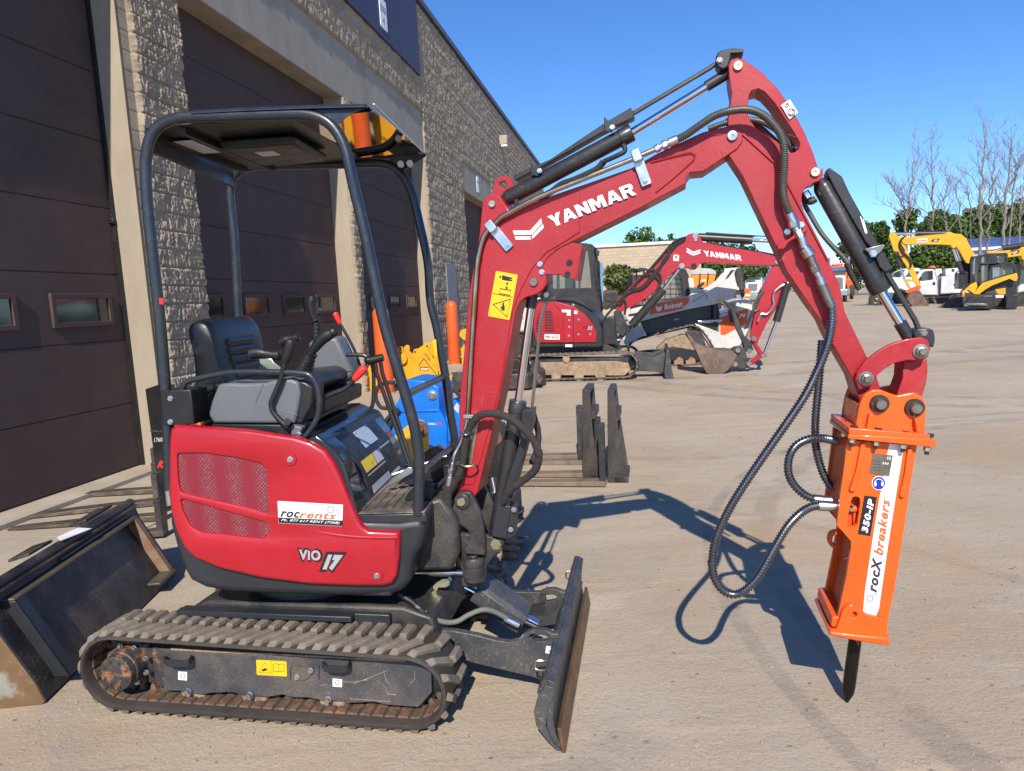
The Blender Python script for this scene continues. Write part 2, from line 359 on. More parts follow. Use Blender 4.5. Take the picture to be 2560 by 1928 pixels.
# loose stones lying on the yard
mb = MB(); mb2 = MB()
for i in range(5200):
    y = 1.7+9*random.random()**1.6; x = random.uniform(-.85, .85)*(y+.3); r = random.choice([.002, .003, .003, .004, .006])*random.uniform(.7, 1.4)*(1+y*.08)
    q = random.random()*pi; vs = [(x+r*cos(q+k*pi/2)*random.uniform(.7, 1.3), y+r*sin(q+k*pi/2)*random.uniform(.7, 1.3), gz(y)+r*.25) for k in range(4)]+[(x, y, gz(y)+r*random.uniform(.6, 1)), (x, y, gz(y)-r)]
    mb.add(vs, [(0, 1, 4), (1, 2, 4), (2, 3, 4), (3, 0, 4), (1, 0, 5), (2, 1, 5), (3, 2, 5), (0, 3, 5)])
for i in range(800):
    y = 1.9+16*random.random()**1.5; x = random.uniform(-.8, .85)*(y+.3); r = random.uniform(.0025, .009)*(1+y*.08); q = random.random()*pi
    vs = [(x+r*cos(q+k*pi/2)*random.uniform(.4, 1.7), y+r*sin(q+k*pi/2)*random.uniform(.4, 1.2), gz(y)+.002) for k in range(4)]+[(x, y, gz(y)+r*random.uniform(.1, .4)), (x, y, gz(y)-r)]
    mb2.add(vs, [(0, 1, 4), (1, 2, 4), (2, 3, 4), (3, 0, 4), (1, 0, 5), (2, 1, 5), (3, 2, 5), (0, 3, 5)])
tag(mb2.build('dirt_crumbs', mat('dirt_crumb', (.28, .21, .15), .95, col2=(.15, .12, .09), scale=3), recalc=False), 'brown dirt crumbs and leaf bits strewn over the yard', None, kind='stuff')
m_stone = mat('stone_chips', (.36, .31, .25), .9, col2=(.22, .19, .16), scale=3)
tag(mb.build('loose_gravel', m_stone, recalc=False), 'small stone chips scattered over the tan dirt yard', None, kind='stuff')

# ---------- block warehouse on the left ----------
WC = gpt('X', 425, 1168); WF = Fr(WC, -79.5)           # u runs along the wall, v goes into the building
bld = thing('warehouse_building', 'tall tan split-face block warehouse with brown overhead doors along the left side', 'building', (WC[0], WC[1], 0), radians(79.5))
def fld(nz_, na):
    g = RNG.random((nz_, na)); return g
G1, G2, G3, G4 = fld(700, 2600), fld(900, 3200), fld(300, 700), fld(120, 240)
def bil(G, u, v):
    u = u % (G.shape[1]-2); v = v % (G.shape[0]-2); i = u.astype(int); j = v.astype(int); fu = u-i; fv = v-j; fu = fu*fu*(3-2*fu); fv = fv*fv*(3-2*fv)
    return (G[j, i]*(1-fu)+G[j, i+1]*fu)*(1-fv)+(G[j+1, i]*(1-fu)+G[j+1, i+1]*fu)*fv
def relief(A, Z):
    row = np.floor(Z/.2).astype(int); sh = (row % 2)*.2; col = np.floor((A+sh+40)/.4).astype(int)
    fa = np.minimum((A+sh+40) % .4, .4-(A+sh+40) % .4); fz = np.minimum(Z % .2, .2-Z % .2)
    w = bil(G4, A*3+60, Z*3)*.05
    n1 = 1-abs(2*bil(G1, (A+w)/.030+900, Z/.085)-1); n2 = 1-abs(2*bil(G2, (A-w)/.016+1500, Z/.05)-1); n3 = bil(G2, (A+.3*w)/.009+500, Z/.016); h = n1*.026+n2*.020+n3*.010+bil(G3, A/.10+300, Z/.13)*.020
    blk = G3[row % 300, col % 700]*.020
    edge = np.clip(np.minimum(fa, fz)/.012, 0, 1)
    return (h+blk*.8)*(.35+.65*edge)
def block_wall(name, a0, a1, z0, z1, da, dz, m, par, b=0., smooth_to=None):
    na, nz_ = int((a1-a0)/da)+1, int((z1-z0)/dz)+1
    A, Z = np.meshgrid(np.linspace(a0, a1, na), np.linspace(z0, z1, nz_)); H = relief(A, Z)
    H[:, 0] = -.05; H[:, -1] = -.05; H[0, :] = -.05; H[-1, :] = -.05
    if smooth_to is not None:
        jt = np.minimum(Z % .2, .2-Z % .2) < .008; H = np.where(A < smooth_to, np.where(jt, -.006, .0), H+.012)
        H[:, 0] = 0
    Pt = WF.o[None, None]+A[..., None]*WF.u+(b-H)[..., None]*WF.v; Pt[..., 2] += Z
    idx = np.arange(na*nz_).reshape(nz_, na); f = np.stack([idx[:-1, :-1], idx[:-1, 1:], idx[1:, 1:], idx[1:, :-1]], -1).reshape(-1, 4)
    me = bpy.data.meshes.new(name); v = Pt.reshape(-1, 3)
    inv = np.array(INV[par.name]); v = v @ inv[:3, :3].T+inv[:3, 3]
    me.vertices.add(len(v)); me.vertices.foreach_set('co', v.ravel()); me.loops.add(len(f)*4); me.loops.foreach_set('vertex_index', f.ravel())
    me.polygons.add(len(f)); me.polygons.foreach_set('loop_start', np.arange(0, len(f)*4, 4)); me.polygons.foreach_set('loop_total', np.full(len(f), 4)); me.update(); me.validate()
    me.materials.append(m); o = bpy.data.objects.new(name, me); S.collection.objects.link(o); o.parent = par; INV[o.name] = INV[par.name]; return o
m_block = mat('split_face_block', (.39, .315, .23), .95, col2=(.28, .22, .16), scale=4, cover=.4, bump=.9, bscale=85, spec=.2, dust=.5, dscale=45, dustcol=(.16, .125, .09))
m_conc = mat('tan_concrete', (.34, .285, .215), .85, col2=(.29, .245, .19), scale=2.5, cover=.35, soft=.2, bump=.12, bscale=60, spec=.25, stretch=(1, 1, .35))
m_lint = mat('grey_tan_lintel', (.36, .325, .27), .85, col2=(.24, .215, .18), scale=1.8, cover=.4, soft=.25, bump=.15, bscale=45, spec=.2, stretch=(1, 1, .3))
m_door = mat('brown_door', (.090, .057, .052), .75, bump=.03, bscale=400, spec=.2, dust=.10, col2=(.068, .045, .043), scale=1.3, cover=.45, soft=.3)
m_trimd = mat('roof_trim', (.10, .085, .085), .5)
m_navy = mat('navy_panel', (.045, .042, .085), .6, stretch=(1, 1, .1))
m_pane = mat('door_pane', (.02, .022, .022), .07, spec=.9)
m_inner = mat('building_core', (.16, .13, .10), .9)
c = MB()
c.box(WF, -6, 34, .40, 22, -.2, 8.9).build('core', m_inner, bld)
block_wall('wall', 0, .915, 0, 5.45, .0085, .0105, m_block, bld, smooth_to=.12)
MB().box(WF, .0, .90, .03, .40, 0, 5.45).build('pillar', m_conc, bld)
block_wall('wall', 5.55, 5.85, 0, 5.45, .02, .022, m_block, bld); MB().box(WF, 5.55, 5.84, .02, .40, 0, 5.45).build('pillar', m_conc, bld)
block_wall('wall', -5.2, 10.46, 6.4, 9.0, .022, .026, m_block, bld)
block_wall('wall', 10.46, 14.32, 0, 9.0, .022, .026, m_block, bld)
block_wall('wall', 14.32, 18.6, 5.93, 9.0, .045, .045, m_block, bld)
block_wall('wall', 18.6, 34, 0, 9.0, .055, .05, m_block, bld)
MB().box(WF, 10.46, 10.6, .02, .40, 0, 5.45).build('pillar', m_conc, bld); MB().box(WF, 14.25, 14.5, .03, .4, 0, 5.1).build('pillar', m_conc, bld)
MB().box(WF, -5.6, .02, -.012, .40, 5.45, 6.4).box(WF, .72, 10.46, -.012, .40, 5.45, 6.4).build('lintel', m_lint, bld, bevel=.01)
MB().box(WF, .02, .72, .0, .40, 5.45, 6.4).build('lintel', m_lint, bld)
MB().box(WF, 14.3, 18.6, -.03, .40, 5.08, 5.93).build('lintel', m_lint, bld, bevel=.01)
MB().box(WF, -4.6, 34, 0, .4, 9.0, 9.06).box(WF, -5.6, 34.1, -.10, .5, 9.06, 9.20).build('roof_trim', m_trimd, bld)
MB().box(WF, -5, 10.28, -.11, .02, 7.2, 8.99).build('fascia_panel', m_navy, bld)
sg = MB().prism(WF, rnd([(7.62, 7.38), (8.02, 7.38), (8.02, 7.98), (7.62, 7.98)], .04), -.125, -.112).build('door_sign', m_white, bld)
letters('DOOR', WF.w(7.66, -.127, 7.70), WF.u*.32, np.array([0, 0, .14]), m_blackv, sg, .01); letters('4', WF.w(7.77, -.127, 7.48), WF.u*.09, np.array([0, 0, .14]), m_blackv, sg, .01)
sg = MB().box(WF, 16.2, 16.5, -.045, -.032, 5.3, 5.82).build('door_sign', m_white, bld)
letters('DOOR', WF.w(16.22, -.047, 5.58), WF.u*.26, np.array([0, 0, .10]), m_blackv, sg, .01); letters('5', WF.w(16.31, -.047, 5.40), WF.u*.08, np.array([0, 0, .12]), m_blackv, sg, .01)
def garage_door(a0, a1, ztop, wins, b=.37):
    mb = MB(); z = .06
    while z < ztop:                                        # one row of grooved steel sections after another
        zt = min(z+.686, ztop); k = 0; zz = z+.006
        ribs = []
        while zz < zt-.004:
            z2 = min(zz+.112, zt-.004); ribs += [(b-.028, zz+.003), (b-.028, z2-.003), (b-.0268, z2)] ; zz = z2
        prof = [(b-.022, z)]+ribs+[(b-.022, zt)]
        loops = [[WF.w(a, p[0], p[1]) for p in prof] for a in (a0, a1)]
        mb.loft(loops, cap=False, closed=False); z += .69
    d = mb.build('garage_door', m_door, bld, sharp=20)
    for w0, w1 in wins:
        fr_ = MB().prism(WF, [(w0-.05, 1.60), (w1+.05, 1.60), (w1+.05, 1.93), (w0-.05, 1.93)], b-.055, b-.02, [[(w0, 1.65), (w1, 1.65), (w1, 1.88), (w0, 1.88)]]).build('window_frame', m_door, d, bevel=.006)
        MB().box(WF, w0-.002, w1+.002, b-.036, b-.031, 1.648, 1.882).build('pane', m_pane, d)
    return d
garage_door(-4.6, .0, 5.45, [(-4.3, -3.65), (-3.15, -2.5), (-2.03, -1.37), (-.9, -.23)])
garage_door(.9, 5.56, 5.45, [(1.2, 1.8), (2.35, 2.98), (3.47, 4.12), (4.62, 5.28)])
garage_door(5.84, 10.47, 5.45, [(5.95, 6.55), (7.06, 7.7), (8.22, 8.87), (9.4, 10.07)])
garage_door(14.4, 18.5, 5.1, [(14.8, 15.4), (16, 16.6), (17.2, 17.8)])
pd = MB().box(WF, 11.62, 12.58, -.09, .0, 0, 2.76).build('metal_door', mat('grey_door', (.17, .17, .19), .5), bld, bevel=.01)
lp = MB().box(WF, 20.7, 20.95, -.34, -.03, 7.75, 8.1).build('wall_lamp', mat('lamp_case', (.33, .28, .22), .5), bld, bevel=.02)
MB().box(WF, 20.72, 20.93, -.33, -.1, 7.68, 7.745).build('diffuser', m_white, lp)
# latch and black seal strip at the first door jamb
MB().box(WF, -.03, .0, .30, .37, .05, 5.4).build('door_seal', m_black, bld)
P0 = WF.P('J', 655, 1310, .34); MB().box(Fr(P0, 10), -.04, .05, -.02, .02, P0[2]-.04, P0[2]+.02).build('latch', m_black, bld, bevel=.01)
# concrete apron
m_apron = mat('apron_concrete', (.42, .36, .285), .9, col2=(.33, .275, .21), scale=2, cover=.5, soft=.2, bump=.3, bscale=80, dust=.3, spec=.2)
mb = MB()
for i in range(-2, 9): mb.box(WF, i*3-2.2, i*3+.79, -1.25, -.02, -.1, .012)
for i in range(-2, 9): mb.box(WF, i*3-2.2, i*3+.79, -.01, .36, -.1, .05)
tag(mb.build('concrete_apron', m_apron), None, kind='structure')

# bollards
m_bol = mat('bollard_sleeve', (.68, .105, .02), .45, rvar=.05, bump=.02, bscale=8, dust=.05)
m_ring = mat('bollard_base', (.30, .26, .2), .9)
def bollard(x, y, z, lab):
    t = thing('bollard', lab, 'bollard', (x, y, z), 0, 'orange bollards guarding the door jambs')
    p = np.array([x, y, z]); r = .145
    MB().lathe(p, [0, 0, 1], [(0, r), (.02, r+.004), (1.46, r)]+[(1.46+.14*sin(q), r*cos(q)) for q in (.4, .8, 1.1, 1.35, 1.55)], 28).build('sleeve', m_bol, t)
    MB().lathe(p, [0, 0, 1], [(-.02, r+.03), (.012, r+.03), (.018, r)], 28).build('footing', m_ring, t); return t
q = at('X', 607, 787, 9.6); bollard(q[0], q[1], gz(q[1]), 'orange bollard right behind the operator seat, nearest of the three')
q = gpt('X', 966, 983); bollard(q[0], q[1], q[2], 'orange bollard beside the stacked yellow attachments, half hidden by the canopy post')
q = gpt('X', 1137, 911); bollard(q[0], q[1], q[2], 'orange bollard in front of the grey metal door, farthest one')
# ================= THE RED MINI EXCAVATOR IN FRONT =================
_m = Fr((0, 0), 11); _mo = _m.v*2.88-_m.u*1.1
M = Fr((_mo[0], _mo[1]), 11)                 # tracks and house: side faces turned 11 degrees from the picture
TIP = gpt('G', 1120, 1545); B = Fr((TIP[0], TIP[1]), 14)   # boom, arm and breaker swung a little further
base = M.w(-.42, 0, 0)
ex = thing('mini_excavator', 'red and black mini excavator with open canopy, raised boom and orange breaker, nearest machine', 'mini excavator', (base[0], base[1], 0), radians(-11))
# ---- undercarriage ----
def trackpath(ca, cz_, cr, da, dz_, dr, n=14):        # belt centreline, rear wheel (ca,cz,cr) and front wheel
    pts = []
    for i in range(n+1): q = pi/2+pi*i/n; pts.append((ca+cr*cos(q), cz_+cr*sin(q)))
    for i in range(n+1): q = -pi/2+pi*i/n; pts.append((da+dr*cos(q), dz_+dr*sin(q)))
    return pts
def resample(p, step, closed=True):
    p = np.array(p+[p[0]] if closed else p); d = np.r_[0, np.cumsum(np.hypot(*np.diff(p, axis=0).T))]; N = round(d[-1]/step); q = np.arange(N)*d[-1]/N
    return [np.array([np.interp(x, d, p[:, 0]), np.interp(x, d, p[:, 1])]) for x in q]
def belt(fr, path, b0, b1, th, z0=0, lugm=None, lug=.024, pitch=.0625, parent=None, m=m_rubber, lug_style=True, teeth=True):
    pts = resample(path, .02); n = len(pts); mb = MB(); nr = []
    for i in range(n):
        t = pts[(i+1) % n]-pts[i-1]; t /= np.hypot(*t); nr.append(np.array([t[1], -t[0]]))
    c = sum(pts)/n
    if (pts[0]-c) @ nr[0] < 0: nr = [-x for x in nr]
    prof = [(b0+.012, 0), (b0, th*.3), (b0+.004, th*.8), (b0+.018, th), (b1-.018, th), (b1, th*.6), (b1-.012, 0)]
    loops = [[fr.w((pts[i]+nr[i]*t)[0], b, (pts[i]+nr[i]*t)[1]+z0) for b, t in prof] for i in range(n)]
    mb.loft(loops+[loops[0]], cap=False); tr = mb.build('rubber_track', m, parent, sharp=50)
    if lug_style:
        lp = resample(path, pitch); k = len(lp); d = np.array([x for x in lp]); mb = MB(); W_b = b1-b0
        for i in range(k):
            t = lp[(i+1) % k]-lp[i-1]; t /= np.hypot(*t); nn = np.array([t[1], -t[0]])
            if (lp[i]-c) @ nn < 0: nn = -nn
            for (u0_, u1_, off, sk) in ((.0, .50, .0, -.070), (.50, .97, pitch*.55, -.012)):
                ba, bb = b0+W_b*u0_+.004, b0+W_b*u1_
                def q(al, b, h): P2 = lp[i]+t*(al+off)+nn*(th*.7+h); return fr.w(P2[0], b, P2[1]+z0)
                w = .0180
                s0 = [q(-w-sk*.5, ba, 0), q(w-sk*.5, ba, 0), q(w+sk*.5+.006, bb, 0), q(-w+sk*.5-.006, bb, 0)]
                s1 = [q(-w*.8-sk*.4, ba+.012, lug), q(w*.7-sk*.4, ba+.012, lug), q(w*.9+sk*.5+.004, bb-.008, lug), q(-w*.8+sk*.5-.002, bb-.008, lug)]
                if sk < 0: s0, s1 = s0, s1
                mb.loft([s0, s1])
        mb.build('track_lugs', lugm or m_lug, tr, bevel=.003)
    return tr
path = trackpath(-1.085, .186, .141, .19, .173, .128)
tr = belt(M, path, -.575, -.345, .026, parent=ex)
mb = MB()                                            # rusty guide teeth and iron cores inside the belt
for i, p in enumerate(resample(path, .052)):
    if p[1] < .17 or p[0] > .2 or p[0] < -1.12:
        cc = np.array([min(max(p[0], -1.085), .19), .185]); nn = (cc-p); nn /= np.hypot(*nn); tt = np.array([nn[1], -nn[0]])
        for bb in (-.462, -.41):
            q = lambda a, h, b: M.w(*((lambda P2: (P2[0], b, P2[1]))(p+tt*a+nn*h)))
            mb.loft([[q(-.016, .0, bb), q(.016, .0, bb), q(.016, .0, bb+.022), q(-.016, .0, bb+.022)], [q(-.008, .034, bb+.004), q(.008, .034, bb+.004), q(.008, .034, bb+.018), q(-.008, .034, bb+.018)]])
        mb.loft([[q(-.022, 0, -.53), q(.022, 0, -.53), q(.022, 0, -.39), q(-.022, 0, -.39)], [q(-.019, .006, -.527), q(.019, .006, -.527), q(.019, .006, -.393), q(-.019, .006, -.393)]])
mb.build('track_cores', m_rust, tr)
belt(M, path, .345, .575, .026, parent=ex, lug_style=True)
# side frame plate
fp = M.T('C', [(1000, 1085), (1500, 1120), (2205, 1150)], -.50)+M.T('D', [(300, 1030), (640, 1050), (670, 1075), (700, 1085), (706, 1240), (622, 1335)], -.50)+M.T('D', [(420, 1320), (340, 1300), (170, 1310), (140, 1280)], -.50)+M.T('C', [(2140, 1408), (1960, 1400), (1900, 1385), (1790, 1382), (1730, 1365), (1640, 1380), (1490, 1370), (1420, 1350), (1290, 1355), (1230, 1365), (1130, 1350), (1090, 1342), (1000, 1340)], -.50)
sf = MB().prism(M, fp, -.50, -.485).build('track_frame', m_speck, ex, bevel=.003)
MB().box(M, -1.0, .12, -.484, -.36, .10, .255).build('track_beam', m_dark, ex)
top = M.T('C', [(1000, 1075), (2205, 1130)], -.50)
MB().prism(M, [(-.86, .262), (.16, .262), (.16, .270), (-.86, .270)], -.505, -.36).build('beam_ledge', m_roller, ex)
for x, y in ((1180, 1340), (1555, 1362), (2035, 1390)):     # track rollers and their bolts
    P_ = M.P('C', x, y, -.50); P_[2] -= 0
    r = MB().lathe(M.P('C', x, y+14, -.4845), M.v, [(0, .012), (0, .052), (.006, .056), (.05, .058), (.055, .03), (.1, .03), (.105, .058), (.14, .058), (.14, 0)], 32).build('track_roller', m_roller, ex)
    bolt(M, M.P('C', x-20, y-3, -.502), .011, .022, m_zinc, sf)
def decalC(k, pts, b, m, par, **kw): return decal(M, k, pts, b, m, par, **kw)
dc = decal(M, 'V', rnd([(935, 520), (1375, 545), (1385, 765), (945, 740)], 18), -.501, m_yel, sf)
def outline(fr, k, pts, b, w, m, par, closed=True, name='pictogram'):
    q = [fr.P(k, *p, b) for p in pts]; return MB().tube(q, w, 5, closed=closed).build(name, m, par)
outline(M, 'V', [(1052, 565), (1145, 715), (978, 706)], -.5025, .0011, m_blackv, dc)
for pts in ([(1185, 585), (1225, 578), (1262, 590), (1300, 582), (1338, 595), (1342, 700), (1300, 690), (1265, 700), (1225, 690), (1185, 695)],):
    outline(M, 'V', pts, -.5025, .0009, m_blackv, dc)
outline(M, 'V', [(1262, 590), (1265, 700)], -.5025, .0008, m_blackv, dc, False); outline(M, 'V', [(1160, 535), (1165, 750)], -.5025, .0006, m_blackv, dc, False)
decal(M, 'V', [(1010, 670), (1040, 655), (1060, 640), (1090, 660), (1100, 675), (1060, 680), (1030, 690)], -.502, m_blackv, dc)
decal(M, 'C', [(1093, 1222), (1147, 1226), (1146, 1277), (1092, 1272)], -.501, m_white, sf); outline(M, 'C', circ(1119, 1250, 13, 10), -.5025, .0013, m_blackv, sf)
decal(M, 'C', [(2038, 1265), (2096, 1270), (2095, 1318), (2038, 1313)], -.501, m_white, sf); outline(M, 'C', circ(2067, 1290, 13, 10), -.5025, .0013, m_blackv, sf)
for x, y in ((1085, 1155), (2055, 1190)):                     # tie-down handles
    q = [M.P('C', x-80, y-10, -.50), M.P('C', x-75, y-5, -.53), M.P('C', x-55, y+15, -.545), M.P('C', x+45, y+18, -.545), M.P('C', x+85, y-5, -.53), M.P('C', x+85, y-15, -.50)]
    q = [p+np.array([0, 0, .0]) for p in q]
    lp = []
    for p in catm(q, 4): lp.append([p+np.array([0, 0, .014])+M.v*-.004, p+np.array([0, 0, .014])+M.v*.004, p+np.array([0, 0, -.014])+M.v*.004, p+np.array([0, 0, -.014])-M.v*.004])
    MB().loft(lp).build('tie_down_handle', m_cw, sf, bevel=.002)
hp = MB().prism(M, rnd(M.T('C', [(1800, 1255), (1830, 1200), (1850, 1190), (1915, 1192), (1925, 1215), (1890, 1260), (1860, 1275), (1810, 1272)], -.502), .004), -.506, -.50).build('cover_plate', m_steel, sf)
bolt(M, M.P('C', 1820, 1255, -.507), .009, .010, m_zinc, sf); bolt(M, M.P('C', 1905, 1215, -.507), .009, .010, m_zinc, sf)
outline(M, 'C', [(1775, 1265), (1780, 1180), (1955, 1190), (1950, 1270)], -.503, .004, m_speck, sf, False, 'weld_rib')
# pale scratches scraped into the frame paint
for pts in ([(210, 1185), (330, 1140), (430, 1100)], [(400, 1100), (420, 1170), (440, 1190)], [(560, 1200), (600, 1150), (595, 1105)], [(400, 1190), (430, 1250), (480, 1255)], [(0, 1195), (50, 1190)], [(190, 1280), (330, 1290), (450, 1300)], [(100, 1170), (210, 1175), (300, 1160)]):
    outline(M, 'D', pts, -.5003, .0014, m_roller, sf, False, 'scratch')
# final drive motor
mp = M.P('C', 705, 1240, -.575); MB().lathe(mp+M.v*.0, M.v, [(0, .02), (0, .066), (.004, .074), (.03, .076), (.034, .08), (.12, .082), (.19, .084), (.19, 0)], 40).build('drive_motor', m_motor, ex, bevel=0)
for i in range(8): q = 2*pi*i/8+.3; bolt(M, mp+M.u*.055*cos(q)+np.array([0, 0, .055*sin(q)]), .005, .005, m_motor, ex, 'motor_bolt')
tt = []
for i in range(44): q = 2*pi*i/44; rr = .118 if i % 4 in (0, 1) else .092; tt.append((-1.085+rr*cos(q), .192+rr*sin(q)))
MB().prism(M, tt, -.475, -.455).build('sprocket', m_rust, ex, bevel=.003)
MB().lathe(M.w(.19, -.475, .178), M.v, [(0, .0), (0, .05), (.01, .085), (.02, .108), (.08, .108), (.1, .05), (.1, 0)], 36).build('idler_wheel', m_dark, ex)
MB().box(M, -.96, -.85, -.498, -.40, .09, .262).build('motor_bracket', m_motor, ex, bevel=.006)
for x, y in ((893, 1138), (900, 1225), (845, 1285), (740, 1065), (825, 1075)): bolt(M, M.P('C', x, y, -.52 if x > 830 else -.49), .009, .012, m_zinc, ex, 'motor_bolt')
# centre frame, slew ring and lower deck
MB().prism(M, [(-.95, .26), (.25, .26), (.22, .36), (.1, .40), (-.8, .40), (-.92, .34)], -.33, .33).build('carbody', m_dark, ex, bevel=.012)
MB().prism(M, [(-.90, .30), (.05, .30), (.05, .38), (-.90, .38)], -.36, -.333).box(M, -.9, -.1, -.40, -.362, .36, .385).build('frame_rail', m_cw, ex, bevel=.004)
MB().lathe(M.w(-.42, 0, .38), [0, 0, 1], [(0, .30), (.05, .30), (.055, .34), (.12, .34), (.12, 0)], 40).build('slew_ring', m_dark, ex)
MB().box(M, -.66, .08, -.40, .40, .475, .53).build('house_base', m_dark, ex, bevel=.01)
# ---- house (swung a few degrees against the tracks) ----
M0 = M; M = Fr((0, 0), 5.5); _o = M0.w(-.42, 0, 0)+M.u*.42; M.o = np.array([_o[0], _o[1], 0.])
cwt = M.T('C', [(1020, 110), (1022, 330), (1060, 470), (1110, 610), (1150, 680), (1240, 725), (1400, 750), (1700, 765), (2205, 775)], -.46)+M.T('D', [(300, 645), (440, 638), (520, 610), (570, 540), (590, 400), (640, 330), (655, 220)], -.46)+M.T('B', [(1650, 1420), (1500, 1440), (1290, 1440), (1200, 1300)], -.46)+M.T('B', [(1000, 960), (140, 880), (112, 1000)], -.46)
MB().prism(M, cwt, -.448, .448).build('house_shell', m_cw, ex, bevel=.03, seg=4)
redp = M.T('B', [(118, 860), (150, 838), (600, 872), (880, 915), (975, 945), (1060, 995), (1110, 1060), (1150, 1140), (1200, 1270), (1250, 1390), (1285, 1455), (1330, 1488), (1515, 1492)], -.47)+M.T('D', [(505, 230), (500, 400), (488, 500), (460, 550), (400, 569), (300, 568)], -.47)+M.T('C', [(2205, 700), (1900, 688), (1600, 650), (1350, 592), (1200, 530), (1130, 465), (1080, 360), (1050, 250), (1035, 110)], -.47)+M.T('B', [(105, 1020), (108, 930)], -.47)
g1 = M.T('B', rnd([(160, 1012), (330, 1010), (560, 1045), (680, 1078), (708, 1120), (716, 1382), (600, 1345), (185, 1252), (168, 1180)], 22), -.47)
g2 = M.T('B', rnd([(180, 1288), (330, 1330), (720, 1440), (718, 1505), (680, 1530), (300, 1492), (238, 1450), (195, 1360)], 22), -.47)
def cap_panel(fr, outer, holes, b, depth, r):              # a pressed cover with rounded edges
    mb = MB(); flat = [p for l in [outer]+holes for p in l]
    oa = np.array(outer); n = len(oa)
    def inset(P_, d):
        o = []; A_ = 0
        for i in range(len(P_)): A_ += P_[i-1][0]*P_[i][1]-P_[i][0]*P_[i-1][1]
        sg = 1 if A_ > 0 else -1
        for i in range(len(P_)):
            a, b_, c_ = P_[i-1], P_[i], P_[(i+1) % len(P_)]; t1 = b_-a; t2 = c_-b_; t1 = t1/(np.hypot(*t1)+1e-9); t2 = t2/(np.hypot(*t2)+1e-9)
            nn = np.array([-(t1+t2)[1], (t1+t2)[0]])*sg; nn /= np.hypot(*nn)+1e-9; o.append(b_+nn*d)
        return o
    steps = [(0, depth), (0, r), (r*.12, r*.45), (r*.45, r*.12), (r, 0)]
    loops = [[fr.w(p[0], b+dz, p[1]) for p in inset(oa, d)] for d, dz in steps]
    mb.loft(loops, cap=False)
    inn = inset(oa, r); hs_ = [np.array(h) for h in holes]
    hin = [inset(h, -r*.5) for h in hs_]
    al = [inn]+hin; fl = [p for l in al for p in l]
    tr_ = tessellate_polygon([[Vector((p[0], p[1], 0)) for p in l] for l in al]); mb.add([fr.w(p[0], b, p[1]) for p in fl], [tuple(t) for t in tr_])
    for h, hi in zip(hs_, hin):
        mb.loft([[fr.w(p[0], b, p[1]) for p in hi], [fr.w(p[0], b+r*.15, p[1]) for p in inset(h, -r*.15)], [fr.w(p[0], b+r*.7, p[1]) for p in h], [fr.w(p[0], b+depth, p[1]) for p in h]], cap=False)
    me_merge = mb
    return me_merge
def weld(o, d=.0004):
    bm = bmesh.new(); bm.from_mesh(o.data); bmesh.ops.remove_doubles(bm, verts=bm.verts, dist=d); bmesh.ops.recalc_face_normals(bm, faces=bm.faces); bm.to_mesh(o.data); bm.free()
    o.data.polygons.foreach_set('use_smooth', [True]*len(o.data.polygons)); o.data.set_sharp_from_angle(angle=radians(45)); return o
rp_ = weld(cap_panel(M, redp, [g1, g2], -.478, .03, .018).build('side_cover', m_red, ex))
def grille_mat():
    m, t, N, L, b = nodes('perforated_grille'); tc = N.new('ShaderNodeTexCoord'); v = N.new('ShaderNodeTexVoronoi'); v.inputs['Scale'].default_value = 92; v.inputs['Randomness'].default_value = .0
    mp = N.new('ShaderNodeMapping'); mp.inputs['Rotation'].default_value = (0, radians(45), 0); L.new(tc.outputs['Object'], mp.inputs[0]); L.new(mp.outputs[0], v.inputs['Vector'])
    r = N.new('ShaderNodeMapRange'); r.inputs[1].default_value = .22; r.inputs[2].default_value = .42; L.new(v.outputs['Distance'], r.inputs[0])
    mp2 = N.new('ShaderNodeMapping'); mp2.inputs['Scale'].default_value = (260, 260, 70); L.new(tc.outputs['Object'], mp2.inputs[0]); n = N.new('ShaderNodeTexNoise'); n.inputs['Scale'].default_value = 1; n.inputs['Detail'].default_value = 4; L.new(mp2.outputs[0], n.inputs['Vector'])
    r2 = N.new('ShaderNodeMapRange'); r2.inputs[1].default_value = .38; r2.inputs[2].default_value = .62; L.new(n.outputs[0], r2.inputs[0])
    x0 = N.new('ShaderNodeMix'); x0.data_type = 'RGBA'; L.new(r2.outputs[0], x0.inputs[0]); x0.inputs[6].default_value = (.10, .035, .04, 1); x0.inputs[7].default_value = (.24, .13, .13, 1)
    x = N.new('ShaderNodeMix'); x.data_type = 'RGBA'; L.new(r.outputs[0], x.inputs[0]); L.new(x0.outputs[2], x.inputs[6]); x.inputs[7].default_value = (.20, .010, .022, 1)
    L.new(x.outputs[2], b.inputs['Base Color']); b.inputs['Roughness'].default_value = .6; return m
m_grille = grille_mat()
for g in (g1, g2):
    ga = np.array(g); c0 = ga.mean(0); MB().prism(M, [tuple(c0+(p-c0)*1.03) for p in ga], -.468, -.463).build('grille', m_grille, rp_)
for x, y in ((848, 1050),):
    P_ = M.P('B', x, y, -.478); MB().lathe(P_-M.v*.001, -M.v, [(0, .026), (.004, .024), (.0045, .016), (.002, .014)], 24).build('lock_ring', m_red, rp_); bolt(M, P_-M.v*.001, .010, .011, m_zinc, rp_, 'latch_bolt')
P_ = M.P('D', 360, 503, -.478); MB().lathe(P_-M.v*.001, -M.v, [(0, .026), (.004, .024), (.0045, .016), (.002, .014)], 24).build('lock_ring', m_red, rp_); bolt(M, P_-M.v*.001, .010, .011, m_zinc, rp_, 'latch_bolt')
# raised flowing edge above the model badge
rb = [M.P('B', x, y, -.474) for x, y in ((920, 1470), (1060, 1500), (1200, 1520), (1350, 1528), (1505, 1528))]
MB().tube(catm(rb, 5), [.002+.006*min(1, i/8) for i in range(21)], 10).build('cover_ridge', m_red, rp_)
